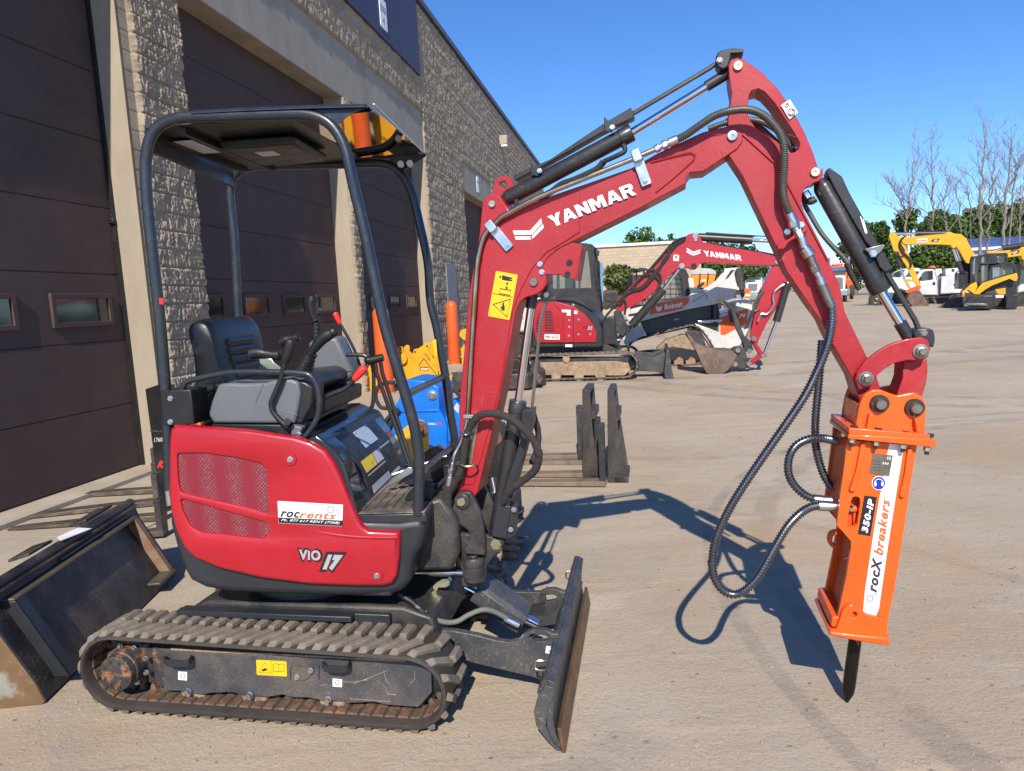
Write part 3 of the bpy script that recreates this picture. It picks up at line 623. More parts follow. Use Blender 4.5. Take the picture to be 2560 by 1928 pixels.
# stickers: rental sticker and model badge
st = decal(M, 'B', [(770, 1305), (1170, 1328), (1166, 1460), (776, 1440)], -.4795, m_white, rp_, 'sticker')
decal(M, 'B', [(775, 1406), (1167, 1425), (1166, 1458), (777, 1438)], -.481, m_blackv, st, 'strip')
textpx(M, 'B', -.4835, 'roc', (786, 1402), (902, 1408), (790, 1366), m_blackv, st, .02, .25)
textpx(M, 'B', -.4835, 'rents', (900, 1408), (1122, 1418), (904, 1372), m_orv, st, .015, .25)
textpx(M, 'B', -.4835, 'Ph. 877 617 RENT (7368)', (790, 1432), (1146, 1450), (794, 1414), m_white, st, .012, .25)
for cx, cy, ro, te in ((1095, 1357, 27, 9), (1139, 1370, 17, 8)):
    o_, h_ = gear(cx, cy, ro, ro*.55, te); decal(M, 'B', o_, -.481, m_silv, st, 'gear_logo', hole=[h_])
textpx(M, 'C', -.4795, 'ViO', (1829, 549), (1982, 557), (1818, 462), m_blackv, rp_, .12, .15); textpx(M, 'C', -.4807, 'ViO', (1840, 538), (1968, 545), (1831, 474), m_silv, rp_, .045, .15)
textpx(M, 'C', -.4815, '17', (1952, 618), (2100, 622), (1976, 488), m_blackv, rp_, .22, .25); textpx(M, 'C', -.4827, '17', (1974, 601), (2082, 606), (1994, 505), m_silv, rp_, .12, .25)
# far side cover, front pillar of the house, rear corner post
farp = M.T('B', [(1150, 720), (1215, 735), (1265, 790), (1320, 880), (1360, 980), (1400, 1115), (1360, 1125), (1000, 1130), (900, 900)], .46)
weld(cap_panel(M, farp+[], [], .43, .04, .012).build('side_cover', m_red, ex)) if False else MB().prism(M, farp, .42, .46).build('side_cover', m_red, ex, bevel=.012)
MB().box(M, -.83, -.70, -.455, -.33, 1.205, 1.345).build('canopy_mount', m_black, ex, bevel=.005)
for y in (677, 820): bolt(M, M.P('B', 115, y, -.456), .009, .010, m_zinc, ex, 'mount_bolt')
mb = MB().tube([M.P('B', 100, 1240, -.445), M.P('B', 112, 1330, -.445)], .014, 14).build('rubber_stop', m_zinc, ex)
# engine hood front, sloped face with operating labels
def slab(pts4, th, name, m, parent, bevel=.01):        # pts: near top, near bottom, far bottom, far top (world)
    a, b_, c_, d_ = [np.asarray(p, float) for p in pts4]; n = np.cross(b_-a, d_-a); n /= np.linalg.norm(n)
    return MB().loft([[a, b_, c_, d_], [p-n*th for p in (a, b_, c_, d_)]]).build(name, m, parent, bevel=bevel, seg=3)
hood_prof = [(-.42, 1.15), (-.30, 1.15), (-.245, 1.125), (-.19, 1.07), (-.135, .985), (-.10, .90), (-.08, .82), (-.42, .82)]
hood = MB().prism(M, hood_prof, -.42, .40).build('engine_hood', m_gloss, ex, bevel=.02, seg=4)
MB().prism(M, M.T('B', [(955, 925), (1010, 895), (1060, 930), (1130, 990), (1180, 1060), (1215, 1180), (1265, 1370), (1280, 1410), (1235, 1380), (1150, 1150), (1060, 1000)], -.44), -.455, -.34).build('hood_trim', m_gloss, hood, bevel=.012, seg=3)
MB().prism(M, [(-.20, 1.085), (-.128, .99), (-.088, .90), (-.066, .80), (-.14, .80)], -.24, .28).build('front_cover', m_black, hood, bevel=.006)
# labels on the sloped cover (u/z profile line -> quad in depth)
def slabel(p0, p1, b0, b1, m, name='label', off=.003):
    (a0, z0), (a1, z1) = p0, p1; n = np.array([z0-z1, a1-a0]); n = n/np.hypot(*n)
    if n[0] < 0: n = -n
    q = [M.w(a0+n[0]*off, b0, z0+n[1]*off), M.w(a1+n[0]*off, b0, z1+n[1]*off), M.w(a1+n[0]*off, b1, z1+n[1]*off), M.w(a0+n[0]*off, b1, z0+n[1]*off)]
    MB().loft([q, [p-(M.u*n[0]+np.array([0, 0, n[1]]))*.002 for p in q]]).build(name, m, hood)
m_lab = mat('pale_label', (.50, .52, .55), .4, col2=(.08, .08, .09), scale=42, cover=.33, soft=.03)
m_laby = mat('label_yellow_print', (.80, .56, .02), .4, col2=(.06, .05, .02), scale=60, cover=.35, soft=.03)
slabel((-.195, 1.078), (-.14, 1.006), -.06, .13, mat('blue_grey_label', (.36, .44, .54), .4, col2=(.04, .045, .06), scale=48, cover=.32, soft=.03))
slabel((-.124, .975), (-.102, .925), -.20, -.04, m_laby); slabel((-.124, .975), (-.102, .925), -.03, .07, m_lab)
slabel((-.097, .915), (-.075, .835), -.20, .07, m_lab); slabel((-.124, .975), (-.075, .835), .085, .25, m_lab)
# floor deck
deck = M.T('B', [(1262, 1432), (1290, 1400), (1640, 1378), (1650, 1425), (1600, 1465), (1480, 1490), (1360, 1485), (1290, 1462)], -.455)
fl = MB().prism(M, [(-.10, .775), (.205, .775), (.205, .818), (-.10, .818)], -.44, .42).prism(M, [(.0, .72), (.18, .72), (.18, .774), (.0, .774)], -.40, .40).build('floor_deck', m_cw, ex, bevel=.008)
mb = MB().box(M, -.10, .20, -.445, .40, .8185, .824)
for i in range(7): mb.box(M, -.07+i*.037, -.055+i*.037, -.40, .36, .8242, .829)
fm = mb.build('floor_mat', m_mat, fl, bevel=.002)
MB().prism(M, [(-.02, .824), (.10, .824), (.22, .84), (.24, .90), (.21, .91), (.12, .862)], -.02, .16).build('foot_pedal', m_black, ex, bevel=.004)
MB().prism(M, [(.08, .825), (.2, .825), (.2, .88), (.15, .90), (.1, .86)], -.30, -.22).build('foot_pedal', m_black, ex, bevel=.006)
MB().tube([M.w(-.05, .02, .86), M.w(.06, .04, .89), M.w(.20, .06, .93)], .006, 8).build('pedal_link', m_zinc, ex)
# front black guard plate between floor and boom swing bracket
MB().prism(M, M.T('P', [(30, 280), (290, 40), (330, 0), (340, 60), (60, 330), (40, 700), (0, 780), (-120, 790), (-120, 500), (-20, 330)], -.20), -.22, -.205).build('front_guard', m_cw, ex, bevel=.004)
MB().prism(M, [(.06, .52), (.27, .52), (.30, .60), (.30, .74), (.24, .84), (.06, .80)], -.30, .30).build('front_frame', m_dark, ex, bevel=.02)
# ---- canopy: roll bars, roof, cross bars ----
TR_ = .0215
near = [M.P('B', 112, 1250, -.43), M.P('B', 96, 840, -.43), M.P('B', 84, 640, -.43), M.P('B', 58, 300, -.43), M.P('B', 30, 20, -.43)]+[M.P('A', x, y, -.43) for x, y in ((172, 800), (158, 580), (160, 480), (178, 380), (222, 300), (300, 250), (390, 230), (520, 224), (900, 214), (1080, 210), (1190, 222), (1280, 265), (1345, 345), (1388, 450), (1430, 640), (1515, 1000))]+[M.P('B', x, y, -.43) for x, y in ((1420, 210), (1500, 480), (1590, 780), (1625, 950), (1637, 1080), (1633, 1250), (1630, 1385))]
MB().tube(catm(near, 5), TR_, 20).build('canopy_post', m_tube, ex)
far = [M.w(-.93, .43, 1.25), M.P('B', 530, 180, .43)]+[M.P('A', x, y, .43) for x, y in ((718, 1300), (702, 1000), (684, 800), (676, 690), (690, 610), (730, 560), (800, 535), (900, 526), (1250, 520), (1560, 512), (1660, 530), (1735, 590), (1790, 700), (1835, 880), (1885, 1120))]+[M.P('B', x, y, .43) for x, y in ((1705, 80), (1745, 250), (1800, 560), (1830, 780), (1850, 900), (1852, 1000), (1835, 1100), (1830, 1200))]
MB().tube(catm(far, 5), TR_, 20).build('canopy_post', m_tube, ex)
MB().tube([M.P('B', 1568, 648, -.43), M.P('B', 1785, 545, .43)], .015, 14).build('cross_bar', m_tube, ex)
MB().tube([M.P('B', 1665, 1115, -.43), M.P('B', 1838, 975, .43)], .015, 14).build('cross_bar', m_tube, ex)
# roof: thin curved sheet with drop-nosed visor
zt = 2.385; rfp = []
na_ = M.T('A', [(450, 190), (800, 172), (1170, 158), (1512, 150)], -.43); a_l, a_r = na_[0][0], na_[-1][0]
prof_ = [(-.05, -.008), (0, .0)]
roof = MB(); loops = []
zl = lambda a: np.interp(a, [p[0] for p in na_], [p[1] for p in na_])
rows = []
bs_ = [-.455, -.44, -.40, .40, .44, .455]
for a in np.linspace(a_l, a_r, 8): rows.append([M.w(a, b, zl(a)-(.012 if abs(b) > .45 else 0)) for b in bs_])
lo_ = [[p-np.array([0, 0, .004]) for p in r] for r in rows]
roof.loft([r+q[::-1] for r, q in zip(rows, lo_)])
ro = roof.build('roof_panel', m_tube, ex)
# visor plate sloping down toward the windscreen side, glossy underneath
va, vz = M.loc(M.P('A', 1520, 155, -.43))[0], M.loc(M.P('A', 1520, 155, -.43))[2]
fa = M.loc(M.P('A', 1340, 270, -.43)); 
v = [M.w(va, -.44, vz), M.w(va, .44, vz), M.w(-.10, .44, 2.30), M.w(-.10, -.44, 2.30)]
vs_ = MB(); va = .115; pr = [(va, vz-.006), (-.20, vz-.010)]
vs_.loft([[M.w(a, -.42, z-.012), M.w(a, .42, z+.014), M.w(a, .42, z+.011), M.w(a, -.42, z-.015)] for a, z in pr])
vis = vs_.build('visor_underside', m_under, ex, sharp=60)
MB().loft([[M.w(a, -.42, z), M.w(a, .42, z), M.w(a, .42, z-.003), M.w(a, -.42, z-.003)] for a, z in ((-.202, vz-.011), (-.79, vz-.014))]).build('canopy_liner', m_liner, ex)
chk = M.T('A', [(1512, 150), (1530, 165), (1410, 210), (1340, 270), (1180, 170)], -.435); MB().prism(M, [chk[0], chk[1], chk[2], chk[3], M.T('A', [(1270, 235)], -.435)[0], chk[4]], -.437, -.433).build('visor_cheek', m_tube, ex)
fc_ = M.T('A', [(1892, 448), (1870, 470), (1790, 520), (1720, 560), (1640, 500), (1700, 440)], .43); MB().prism(M, fc_, .431, .436).build('visor_cheek', m_tube, ex)
MB().tube([M.w(va, -.44, vz), M.w(va, .44, vz)], .0035, 8).build('visor_edge', m_zinc, ex)
MB().prism(M, [(-.62, 2.345), (-.30, 2.345), (-.28, 2.33), (-.30, 2.305), (-.60, 2.305)], -.20, .16).build('document_box', m_black, ex, bevel=.01)
MB().box(M, -.50, -.42, -.12, -.04, 2.3025, 2.3045).build('label', m_lab, ex)
for a_ in (-.80, -.66): MB().box(M, a_, a_+.02, -.40, .40, 2.325, 2.35).build('roof_brace', m_black, ex)
MB().loft([[M.w(a, b_, z) for a, z in ((a0, 2.352), (a0+.02, 2.352), (a0+.02, 2.27), (a0, 2.27))] for a0, b_ in ((-.80, -.41), (-.885, .41))]).build('rear_crossmember', m_black, ex, bevel=.004)
MB().box(M, -.80, -.70, -.25, -.02, 2.338, 2.341).build('label', m_lab, ex)
for a_, b_ in ((.0, .40), (.045, .40)): MB().tube([M.w(a_, b_, 2.315), M.w(a_+.01, b_-.05, 2.31)], .016, 10).build('work_lamp', mat('lamp_lens', (.55, .52, .48), .2), ex)
decal(M, 'A', [(240, 1335), (265, 1338), (267, 1375), (243, 1373)], -.455, m_redk, ex, 'reflector')
decal(M, 'B', [(1720, 318), (1740, 315), (1748, 415), (1730, 418)], .407, m_yel, ex, 'label')
# ---- seat ----
seat = MB(); lp = []
for b_, ins in ((-.25, .045), (-.24, .016), (-.20, .0), (-.1, -.004), (.1, -.004), (.20, .0), (.24, .016), (.25, .045)):
    prof = [(-.80, 1.30), (-.79, 1.38), (-.785, 1.50), (-.80, 1.62), (-.76, 1.665), (-.70, 1.655), (-.67, 1.60), (-.655, 1.50), (-.625, 1.38), (-.60, 1.30)]
    c0 = np.array([-.71, 1.47]); lp.append([M.w(*((lambda q: ((q[0]+.72)*.84-.755, b_*.92, (q[1]-1.3)*.93+1.275))(c0+(np.array(p)-c0)*(1-ins*3)))) for p in catm(prof, 3, True)])
bk = seat.loft(lp).build('backrest', m_vinyl, ex, sharp=60)
mb = MB()
rq = lambda a, b_, z: M.w((a+.72)*.84-.755, b_*.92, (z-1.3)*.93+1.275)
for i in range(6): mb.loft([[rq(-.660+i*.007, b_, 1.575-i*.042), rq(-.652+i*.007, b_, 1.57-i*.042), rq(-.646+i*.007, b_, 1.555-i*.042), rq(-.652+i*.008, b_, 1.537-i*.042), rq(-.68+i*.007, b_, 1.55-i*.042)] for b_ in (-.125, -.11, .11, .125)])
mb.build('seat_ribs', m_vinyl, bk, sharp=60)
MB().prism(M, rnd([(-.74, 1.26), (-.30, 1.28), (-.27, 1.33), (-.32, 1.365), (-.62, 1.345), (-.74, 1.33)], .03), -.24, .24).build('seat_cushion', m_vinyl, ex, bevel=.03, seg=4)
MB().prism(M, [(-.78, 1.16), (-.66, 1.16), (-.62, 1.34), (-.80, 1.34)], -.24, -.22).box(M, -.8, -.3, -.22, .22, 1.16, 1.26).build('seat_base', m_black, ex, bevel=.006)
def armrest(x0, y0, x1, y1, b_):
    p0, p1 = M.P('B', x0, y0, b_), M.P('B', x1, y1, b_); q = [p0, p0*.7+p1*.3+np.array([0, 0, .006]), p0*.3+p1*.7, p1]
    MB().tube(catm(q, 5), [.012]+[.023]*6+[.021]*8+[.010], 14).build('armrest', m_black, ex)
armrest(598, 405, 790, 412, -.26); armrest(785, 340, 905, 298, .26)
MB().prism(M, M.T('B', [(665, 432), (740, 430), (755, 455), (800, 490), (790, 512), (720, 500), (670, 460)], -.26), -.275, -.262).build('armrest_bracket', m_gold, ex, bevel=.002)
# ---- consoles ----
con = MB().prism(M, M.T('B', [(412, 588), (500, 580), (560, 585), (700, 580), (760, 562), (860, 556), (902, 575), (915, 640), (900, 740), (880, 830), (382, 828), (350, 775), (372, 690)], -.40), -.41, -.27).build('side_console', m_grey, ex, bevel=.012, seg=3)
outline(M, 'B', [(680, 590), (660, 640), (634, 700), (640, 715), (760, 745), (890, 780)], -.411, .0018, m_grey, con, False, 'seam')
MB().prism(M, M.T('B', [(858, 832), (930, 850), (918, 880), (900, 915), (858, 915)], -.40), -.415, -.37).build('console_foot', m_grey, con, bevel=.006)
bolt(M, M.P('B', 900, 895, -.416), .008, .008, m_zinc, con)
MB().prism(M, M.T('B', [(890, 560), (950, 572), (1000, 610), (990, 720), (930, 830), (885, 830)], -.38), -.395, -.27).build('console_shade_end', m_black, ex, bevel=.01)  # black piece paints in the shade on the grey console's front face
MB().prism(M, M.T('B', [(370, 830), (860, 835), (870, 900), (600, 872), (370, 855)], -.39), -.40, -.10).build('console_base', m_black, ex, bevel=.006)
MB().prism(M, M.T('B', [(1010, 640), (1140, 640), (1140, 730), (1000, 790), (960, 900), (930, 900)], -.10), -.27, .25).build('cushion_mount', m_black, ex, bevel=.02, seg=3)
c2 = MB().prism(M, M.T('B', [(962, 330), (1085, 300), (1140, 300), (1185, 400), (1240, 510), (1235, 545), (1110, 625), (1075, 612), (1000, 560), (980, 450)], .20), .18, .32).build('side_console', m_grey, ex, bevel=.018, seg=3)
outline(M, 'B', [(1010, 560), (1060, 580), (1130, 545), (1200, 510), (1232, 510)], .178, .0016, m_zinc, c2, False, 'seam')
MB().prism(M, M.T('B', [(300, 840), (292, 780), (330, 730), (372, 700), (362, 840)], -.12), -.16, -.08).build('seat_belt_reel', m_orange2, ex, bevel=.01)
MB().tube(catm([M.P('B', 330, 690, -.28), M.P('B', 315, 660, -.28), M.P('B', 345, 625, -.28), M.P('B', 385, 610, -.28)], 5), [.009]*5+[.015]*11, 10).build('belt_buckle', m_black, ex)
def boot(p0, p1, r0, r1, n=5):
    p0, p1 = np.asarray(p0), np.asarray(p1); d = p1-p0; L_ = np.linalg.norm(d); pr = []
    for i in range(n): t = i/n; r = r0+(r1-r0)*t; pr += [(L_*t, r), (L_*(t+.55/n), r*1.0), (L_*(t+.62/n), r*.78), (L_*(t+.95/n), r*.74)]
    return MB().lathe(p0, d, pr+[(L_, r1)], 20)
def joystick(name, pts, b_, rb):
    P_ = [M.P('B', x, y, b_) for x, y in pts]; j = boot(P_[0], P_[1], rb*1.5, rb*.85).build('control_lever', m_black, ex)
    MB().tube(catm(P_[1:], 6), list(np.interp(np.linspace(0, 1, 6*(len(P_)-2)+1), [0, .08, .1, .2, .55, .8, .95, 1], [.030, .030, .016, .018, .024, .026, .022, .008])), 14).build('grip', m_black, j)
joystick('a', [(1010, 325), (1005, 205), (985, 165), (975, 105), (985, 45)], .25, .023)
joystick('b', [(925, 505), (975, 400), (1000, 365), (1045, 310), (1110, 270)], -.18, .027)
P_ = M.P('B', 1110, 270, -.18); MB().ell(P_, .024, .024, .022, M).build('thumb_knob', m_black, ex)
def knobbed(pts, b_, r, kp, kr, km, name='lever'):
    o = MB().tube(catm([M.P('B', x, y, b_) for x, y in pts], 6), r, 12).build(name, m_black, ex)
    q = [M.P('B', x, y, b_) for x, y in kp]; n = 9; rr = [kr*v_ for v_ in (.55, .8, .88, .92, .98, 1., 1., .85, .35)]
    MB().tube([q[0]+(q[1]-q[0])*t for t in (0, .12, .3, .45, .6, .75, .88, .96, 1)], rr, 16).build('knob', km, o); return o
knobbed([(812, 460), (798, 520), (785, 570), (745, 665), (730, 710), (742, 760), (790, 815), (835, 855)], -.43, .0105, [(812, 462), (858, 312)], .021, m_black)
knobbed([(1275, 480), (1235, 370), (1150, 215)], .10, .007, [(1152, 222), (1120, 150)], .013, m_redk)
knobbed([(835, 815), (1000, 715), (1080, 660), (1185, 615), (1240, 560)], -.36, .0095, [(1237, 562), (1305, 485)], .0175, m_redk)
MB().tube([M.P('B', 828, 820, -.39), M.P('B', 828, 820, -.45)], .014, 16).build('lever_pivot', m_black, ex)
MB().tube(catm([M.P('B', x, y, -.425) for x, y in ((195, 850), (190, 720), (186, 640), (200, 590), (240, 565), (440, 522), (560, 513), (800, 516), (910, 522), (965, 535), (1005, 585), (1025, 670), (1020, 760), (1000, 820), (930, 925))], 6), .0115, 12).build('hand_rail', m_tube, ex)
MB().tube(catm([M.P('B', x, y, .05) for x, y in ((1190, 410), (1290, 412), (1335, 440), (1355, 500), (1358, 600), (1355, 690), (1335, 745), (1260, 800))], 6), .0095, 12).build('lock_lever', m_tube, ex)
hb = MB().tube([M.P('B', 1325, 448, .0), M.P('B', 1415, 425, .0)], [.019, .017], 14).build('strut_head', m_black, ex)
MB().ell(M.P('B', 1328, 442, .0), .022, .022, .018, M).build('strut_knob', m_black, ex)
for dx in (0, 36): MB().tube([M.P('B', 1362+dx, 440, .0), M.P('B', 1375+dx, 520, .0), M.P('B', 1585+dx*.4, 1110, -.1)], .0095, 8).build('screen_strut', m_black, ex)
MB().prism(M, M.T('B', [(1570, 1095), (1595, 1098), (1600, 1130), (1440, 1220), (1432, 1200)], -.15), -.158, -.15).build('strut_foot', m_zinc, ex, bevel=.002)
M = M0
# ---- dozer blade ----
prof = [(.727, .27), (.735, .275), (.757, .262), (.748, .20), (.742, .13), (.75, .07), (.768, .022), (.775, .006), (.76, .004), (.738, .03), (.72, .085), (.716, .14), (.722, .2)]
bl = MB().prism(M, prof, -.60, .60).build('dozer_blade', m_blade, ex, bevel=.002)
MB().prism(M, [(.758, .10), (.771, .10), (.785, .008), (.772, .006)], -.612, .612).build('cutting_edge', m_edge, bl, bevel=.001)
for s_ in (-1, 1):
    e = M.T('D', [(1430, 1190), (1480, 1202), (1475, 1260), (1440, 1330), (1425, 1440), (1470, 1550), (1535, 1605), (1490, 1590), (1440, 1540), (1365, 1440), (1352, 1350), (1380, 1240)], -.60)
    MB().prism(M, e, s_*.60-.010, s_*.60+.002).build('end_plate', m_blade, bl, bevel=.002)
MB().tube([M.w(.722, -.60, .262), M.w(.722, .60, .262)], .014, 12).build('top_rail', m_blade, bl)
MB().prism(M, [(.66, .13), (.72, .05), (.72, .2), (.70, .2)], -.45, .45).build('blade_back', m_blade, bl, bevel=.005)
arm_ = [(700, 835), (850, 842), (1000, 870), (1130, 905), (1200, 914), (1260, 900), (1310, 850), (1350, 835), (1430, 840), (1480, 862), (1510, 858), (1500, 960), (1450, 1170), (1340, 1130), (1000, 1050), (800, 990), (690, 960)]
a1_ = MB().prism(M, M.T('D', arm_, -.27), -.285, -.255, [M.T('D', rnd([(1340, 885), (1365, 868), (1420, 868), (1447, 888), (1430, 908), (1355, 908)], 10), -.27)]).build('blade_arm', m_blade, ex, bevel=.003)
arm2 = [(1250, 700), (1310, 650), (1360, 640), (1390, 600), (1430, 582), (1490, 580), (1540, 600), (1570, 596), (1555, 700), (1500, 800), (1300, 830), (1240, 800)]
a2_ = MB().prism(M, M.T('D', arm2, .27), .255, .285, [M.T('D', rnd([(1405, 640), (1420, 620), (1470, 614), (1500, 628), (1490, 652), (1430, 662)], 8), .27)]).build('blade_arm', m_blade, ex, bevel=.003)
MB().box(M, .05, .60, .255, .285, .10, .22).build('blade_arm', m_blade, ex, bevel=.003)
def dring(x, y, b_, w=60, h=55):
    MB().tube(catm([M.P('D', x+dx*w, y+dy*h, b_+bb) for dx, dy, bb in ((0, 0, 0), (0, 1, -.01), (.9, 1, -.01), (.9, .0, 0), (.5, -.1, .005))], 5, True), .0042, 8, closed=True).build('tie_ring', m_steel, bl)
dring(1365, 1045, -.40, 90, 50); dring(1556, 480, .42, 45, 40)
dk = decal(M, 'D', [(1428, 945), (1482, 955), (1474, 1000), (1422, 990)], -.286, m_white, a1_); outline(M, 'D', circ(1455, 968, 12, 10), -.2875, .0011, m_blackv, dk); outline(M, 'D', [(1435, 975), (1440, 988), (1452, 980)], -.2875, .0012, m_blackv, dk, False)
# blade cylinder cover and hose
q0, q1 = M.P('D', 1010, 555, -.02), M.P('D', 1300, 760, -.02); d_ = q1-q0; nn_ = np.cross(d_, M.v); nn_ /= np.linalg.norm(nn_); nn_ = nn_ if nn_[2] > 0 else -nn_
bc = MB(); W2 = .085
bc.loft([[q-M.v*W2+nn_*-.05, q-M.v*(W2)+nn_*.018, q-M.v*(W2-.02)+nn_*.036, q+M.v*(W2-.02)+nn_*.036, q+M.v*W2+nn_*.018, q+M.v*W2-nn_*.05] for q in (q0, q1)]).build('cylinder_cover', m_blade, ex, bevel=.003)
MB().cyl(M.w(.28, -.02, .36), q1+d_*.25, .020).build('blade_cylinder', m_chrome, ex)
MB().tube(catm([M.P('D', x, y, b_) for x, y, b_ in ((500, 618, -.3), (560, 655, -.3), (640, 720, -.3), (720, 775, -.28), (800, 798, -.26), (870, 790, -.24), (940, 750, -.22), (1030, 718, -.2), (1110, 735, -.17), (1180, 775, -.15))], 6), .011, 12).build('blade_hose', mat('grey_hose', (.14, .14, .125), .7, bump=.3, bscale=300), ex)
MB().tube([M.P('D', 500, 618, -.3), M.P('D', 575, 665, -.3), M.P('D', 655, 735, -.3)], .0125, 12).build('hose_sleeve', m_black, ex)
MB().tube([M.P('D', 1165, 770, -.15), M.P('D', 1255, 815, -.14)], .014, 8).build('hose_fitting', m_zinc, ex)
MB().tube(catm([M.P('D', x, y, .05) for x, y in ((690, 620), (740, 670), (810, 685), (890, 650), (950, 600))], 5), .010, 10).build('blade_hose', m_black, ex)
# ---- swing bracket ----
sw = MB().lathe(M.P('P', 240, 640, 0)+np.array([0, 0, 0]), [0, 0, -1], [(0, .04), (0, .062), (.01, .066), (.24, .066), (.25, .06), (.25, 0)], 28).build('swing_post', m_dark, ex)
MB().prism(M, M.T('P', [(110, 640), (360, 690), (520, 760), (590, 850), (560, 960), (520, 1000), (500, 1110), (300, 1160), (260, 1200), (50, 1240), (60, 1080), (110, 1000)], -.06), -.07, .10).build('swing_frame', m_dark, ex, bevel=.014, seg=3)
brk = [(335, 590), (420, 300), (450, 265), (500, 255), (580, 260), (610, 275), (720, 510), (745, 580), (770, 680), (790, 900), (790, 1090), (520, 1070), (510, 990), (560, 960), (590, 820), (560, 760), (480, 700), (340, 660)]
b1_ = MB().prism(B, B.T('P', brk, -.10), -.10, -.072).build('swing_bracket', m_dark, ex, bevel=.006)
MB().prism(B, B.T('P', brk, -.10), .072, .10).build('swing_bracket', m_dark, ex, bevel=.006)
br2 = [(775, 720), (800, 790), (850, 830), (910, 850), (1000, 880), (1030, 900), (1035, 940), (1010, 980), (920, 1080), (850, 1170), (800, 1260), (785, 1280), (780, 1000)]
for b_ in (-.062, .04): MB().prism(B, B.T('P', br2, -.05), b_, b_+.022).build('cylinder_lug', m_dark, ex, bevel=.004)
MB().box(B, B.loc(B.P('P', 600, 900, 0))[0]-.03, B.loc(B.P('P', 600, 900, 0))[0]+.05, -.07, .07, .42, .66).build('bracket_web', m_dark, ex, bevel=.01)
MB().lathe(B.P('P', 645, 1095, -.06), [0, 0, -1], [(0, .022), (0, .046), (.006, .05), (.035, .05), (.037, .046), (.078, .046), (.08, .05), (.10, .05), (.11, .036), (.112, .02), (.112, 0)], 32).build('swing_eye', m_dark, ex)
MB().cyl(B.P('P', 645, 1090, -.06)+np.array([0, 0, .001]), B.P('P', 645, 1090, -.06)+np.array([0, 0, .008]), .024).build('pin', m_steel, ex)
MB().cyl(B.P('P', -320, 1303, -.06), B.P('P', 450, 1303, -.06), .0185).cyl(B.P('P', 450, 1303, -.06), B.P('P', 520, 1303, -.06), .0225).build('swing_cylinder', m_chrome, ex)
MB().prism(M, M.T('P', [(110, 1480), (160, 1430), (240, 1375), (310, 1370), (350, 1410), (345, 1470), (290, 1500), (200, 1500), (180, 1550), (140, 1545)], -.10), -.11, -.08).build('shackle', m_gold, ex, bevel=.004)
MB().prism(M, M.T('P', [(85, 750), (140, 748), (300, 890), (298, 1090), (240, 1085), (150, 965), (85, 965)], -.13), -.138, -.13).build('stop_plate', m_zinc, ex, bevel=.002)
MB().prism(M, M.T('P', [(10, 800), (45, 805), (45, 1012), (8, 1010)], -.15), -.16, -.10).build('stop_block', m_zinc, ex, bevel=.003)
for y in (850, 935): bolt(M, M.P('P', 70, y, -.14), .008, .01, m_zinc, ex, 'stop_bolt')
P_ = B.P('P', 500, 375, -.10); MB().lathe(P_, -B.v, [(0, .033), (.008, .033), (.012, .028), (.012, .018), (.016, .018), (.018, .016), (.018, 0)], 28).build('pivot_collar', m_dark, ex); MB().lathe(P_-B.v*.013, -B.v, [(0, .018), (.008, .018), (.01, .016), (.01, 0)], 24).build('pin', m_gold, ex)
bolt(B, B.P('P', 935, 945, -.062), .018, .006, m_gold, ex, 'pin')
# cylinder guard at the foot of the lift cylinder
MB().prism(B, B.T('P', [(955, 405), (1135, 445), (1075, 865), (885, 830)], -.07), -.078, -.070).prism(B, B.T('P', [(1135, 445), (1220, 390), (1200, 800), (1155, 830), (1075, 865)], -.05), -.0698, -.03).build('cylinder_guard', m_cw, ex, bevel=.003)
bolt(B, B.P('P', 1170, 490, -.08), .009, .01, m_zinc, ex, 'guard_bolt'); bolt(B, B.P('P', 1130, 750, -.08), .009, .01, m_zinc, ex, 'guard_bolt')

# ================= BOOM AND ARM =================
lug_top = [(430, 330), (435, 280), (465, 248), (505, 238), (550, 250), (580, 290), (620, 355)]
bo = B.T('P', [(430, 290), (440, 220), (470, 110), (500, 0)], -.075)+B.T('R', [(1090, 1380), (1100, 700)], -.075)+B.T('O', [(300, 1400), (345, 900), (370, 760), (395, 650), (412, 520)]+lug_top, -.075)
bo += B.T('E', [(330, 1040), (600, 940), (800, 872), (1050, 785), (1140, 735), (1200, 700), (1480, 568), (1560, 545), (1640, 530), (1700, 535), (1728, 565), (1732, 620), (1700, 665), (1560, 760), (1490, 805), (1410, 812), (1385, 845), (1385, 878), (1100, 1030), (690, 1235), (600, 1280), (540, 1330)], -.075)
bo += B.T('O', [(860, 720), (840, 770), (875, 800), (878, 860), (850, 905), (800, 935), (730, 955), (690, 990), (665, 1050), (620, 1300), (560, 1600)], -.075)+B.T('L', [(1030, 900), (950, 1230)], -.075)+B.T('P', [(700, 250), (660, 320), (600, 250), (520, 235), (450, 270)], -.075)
boom = MB().prism(B, bo, -.075, .075).build('boom', m_redboom, ex, bevel=.003)
def inflate(fr, k, pts, b0, b1): return MB().prism(fr, fr.T(k, pts, b0), b0, b1)
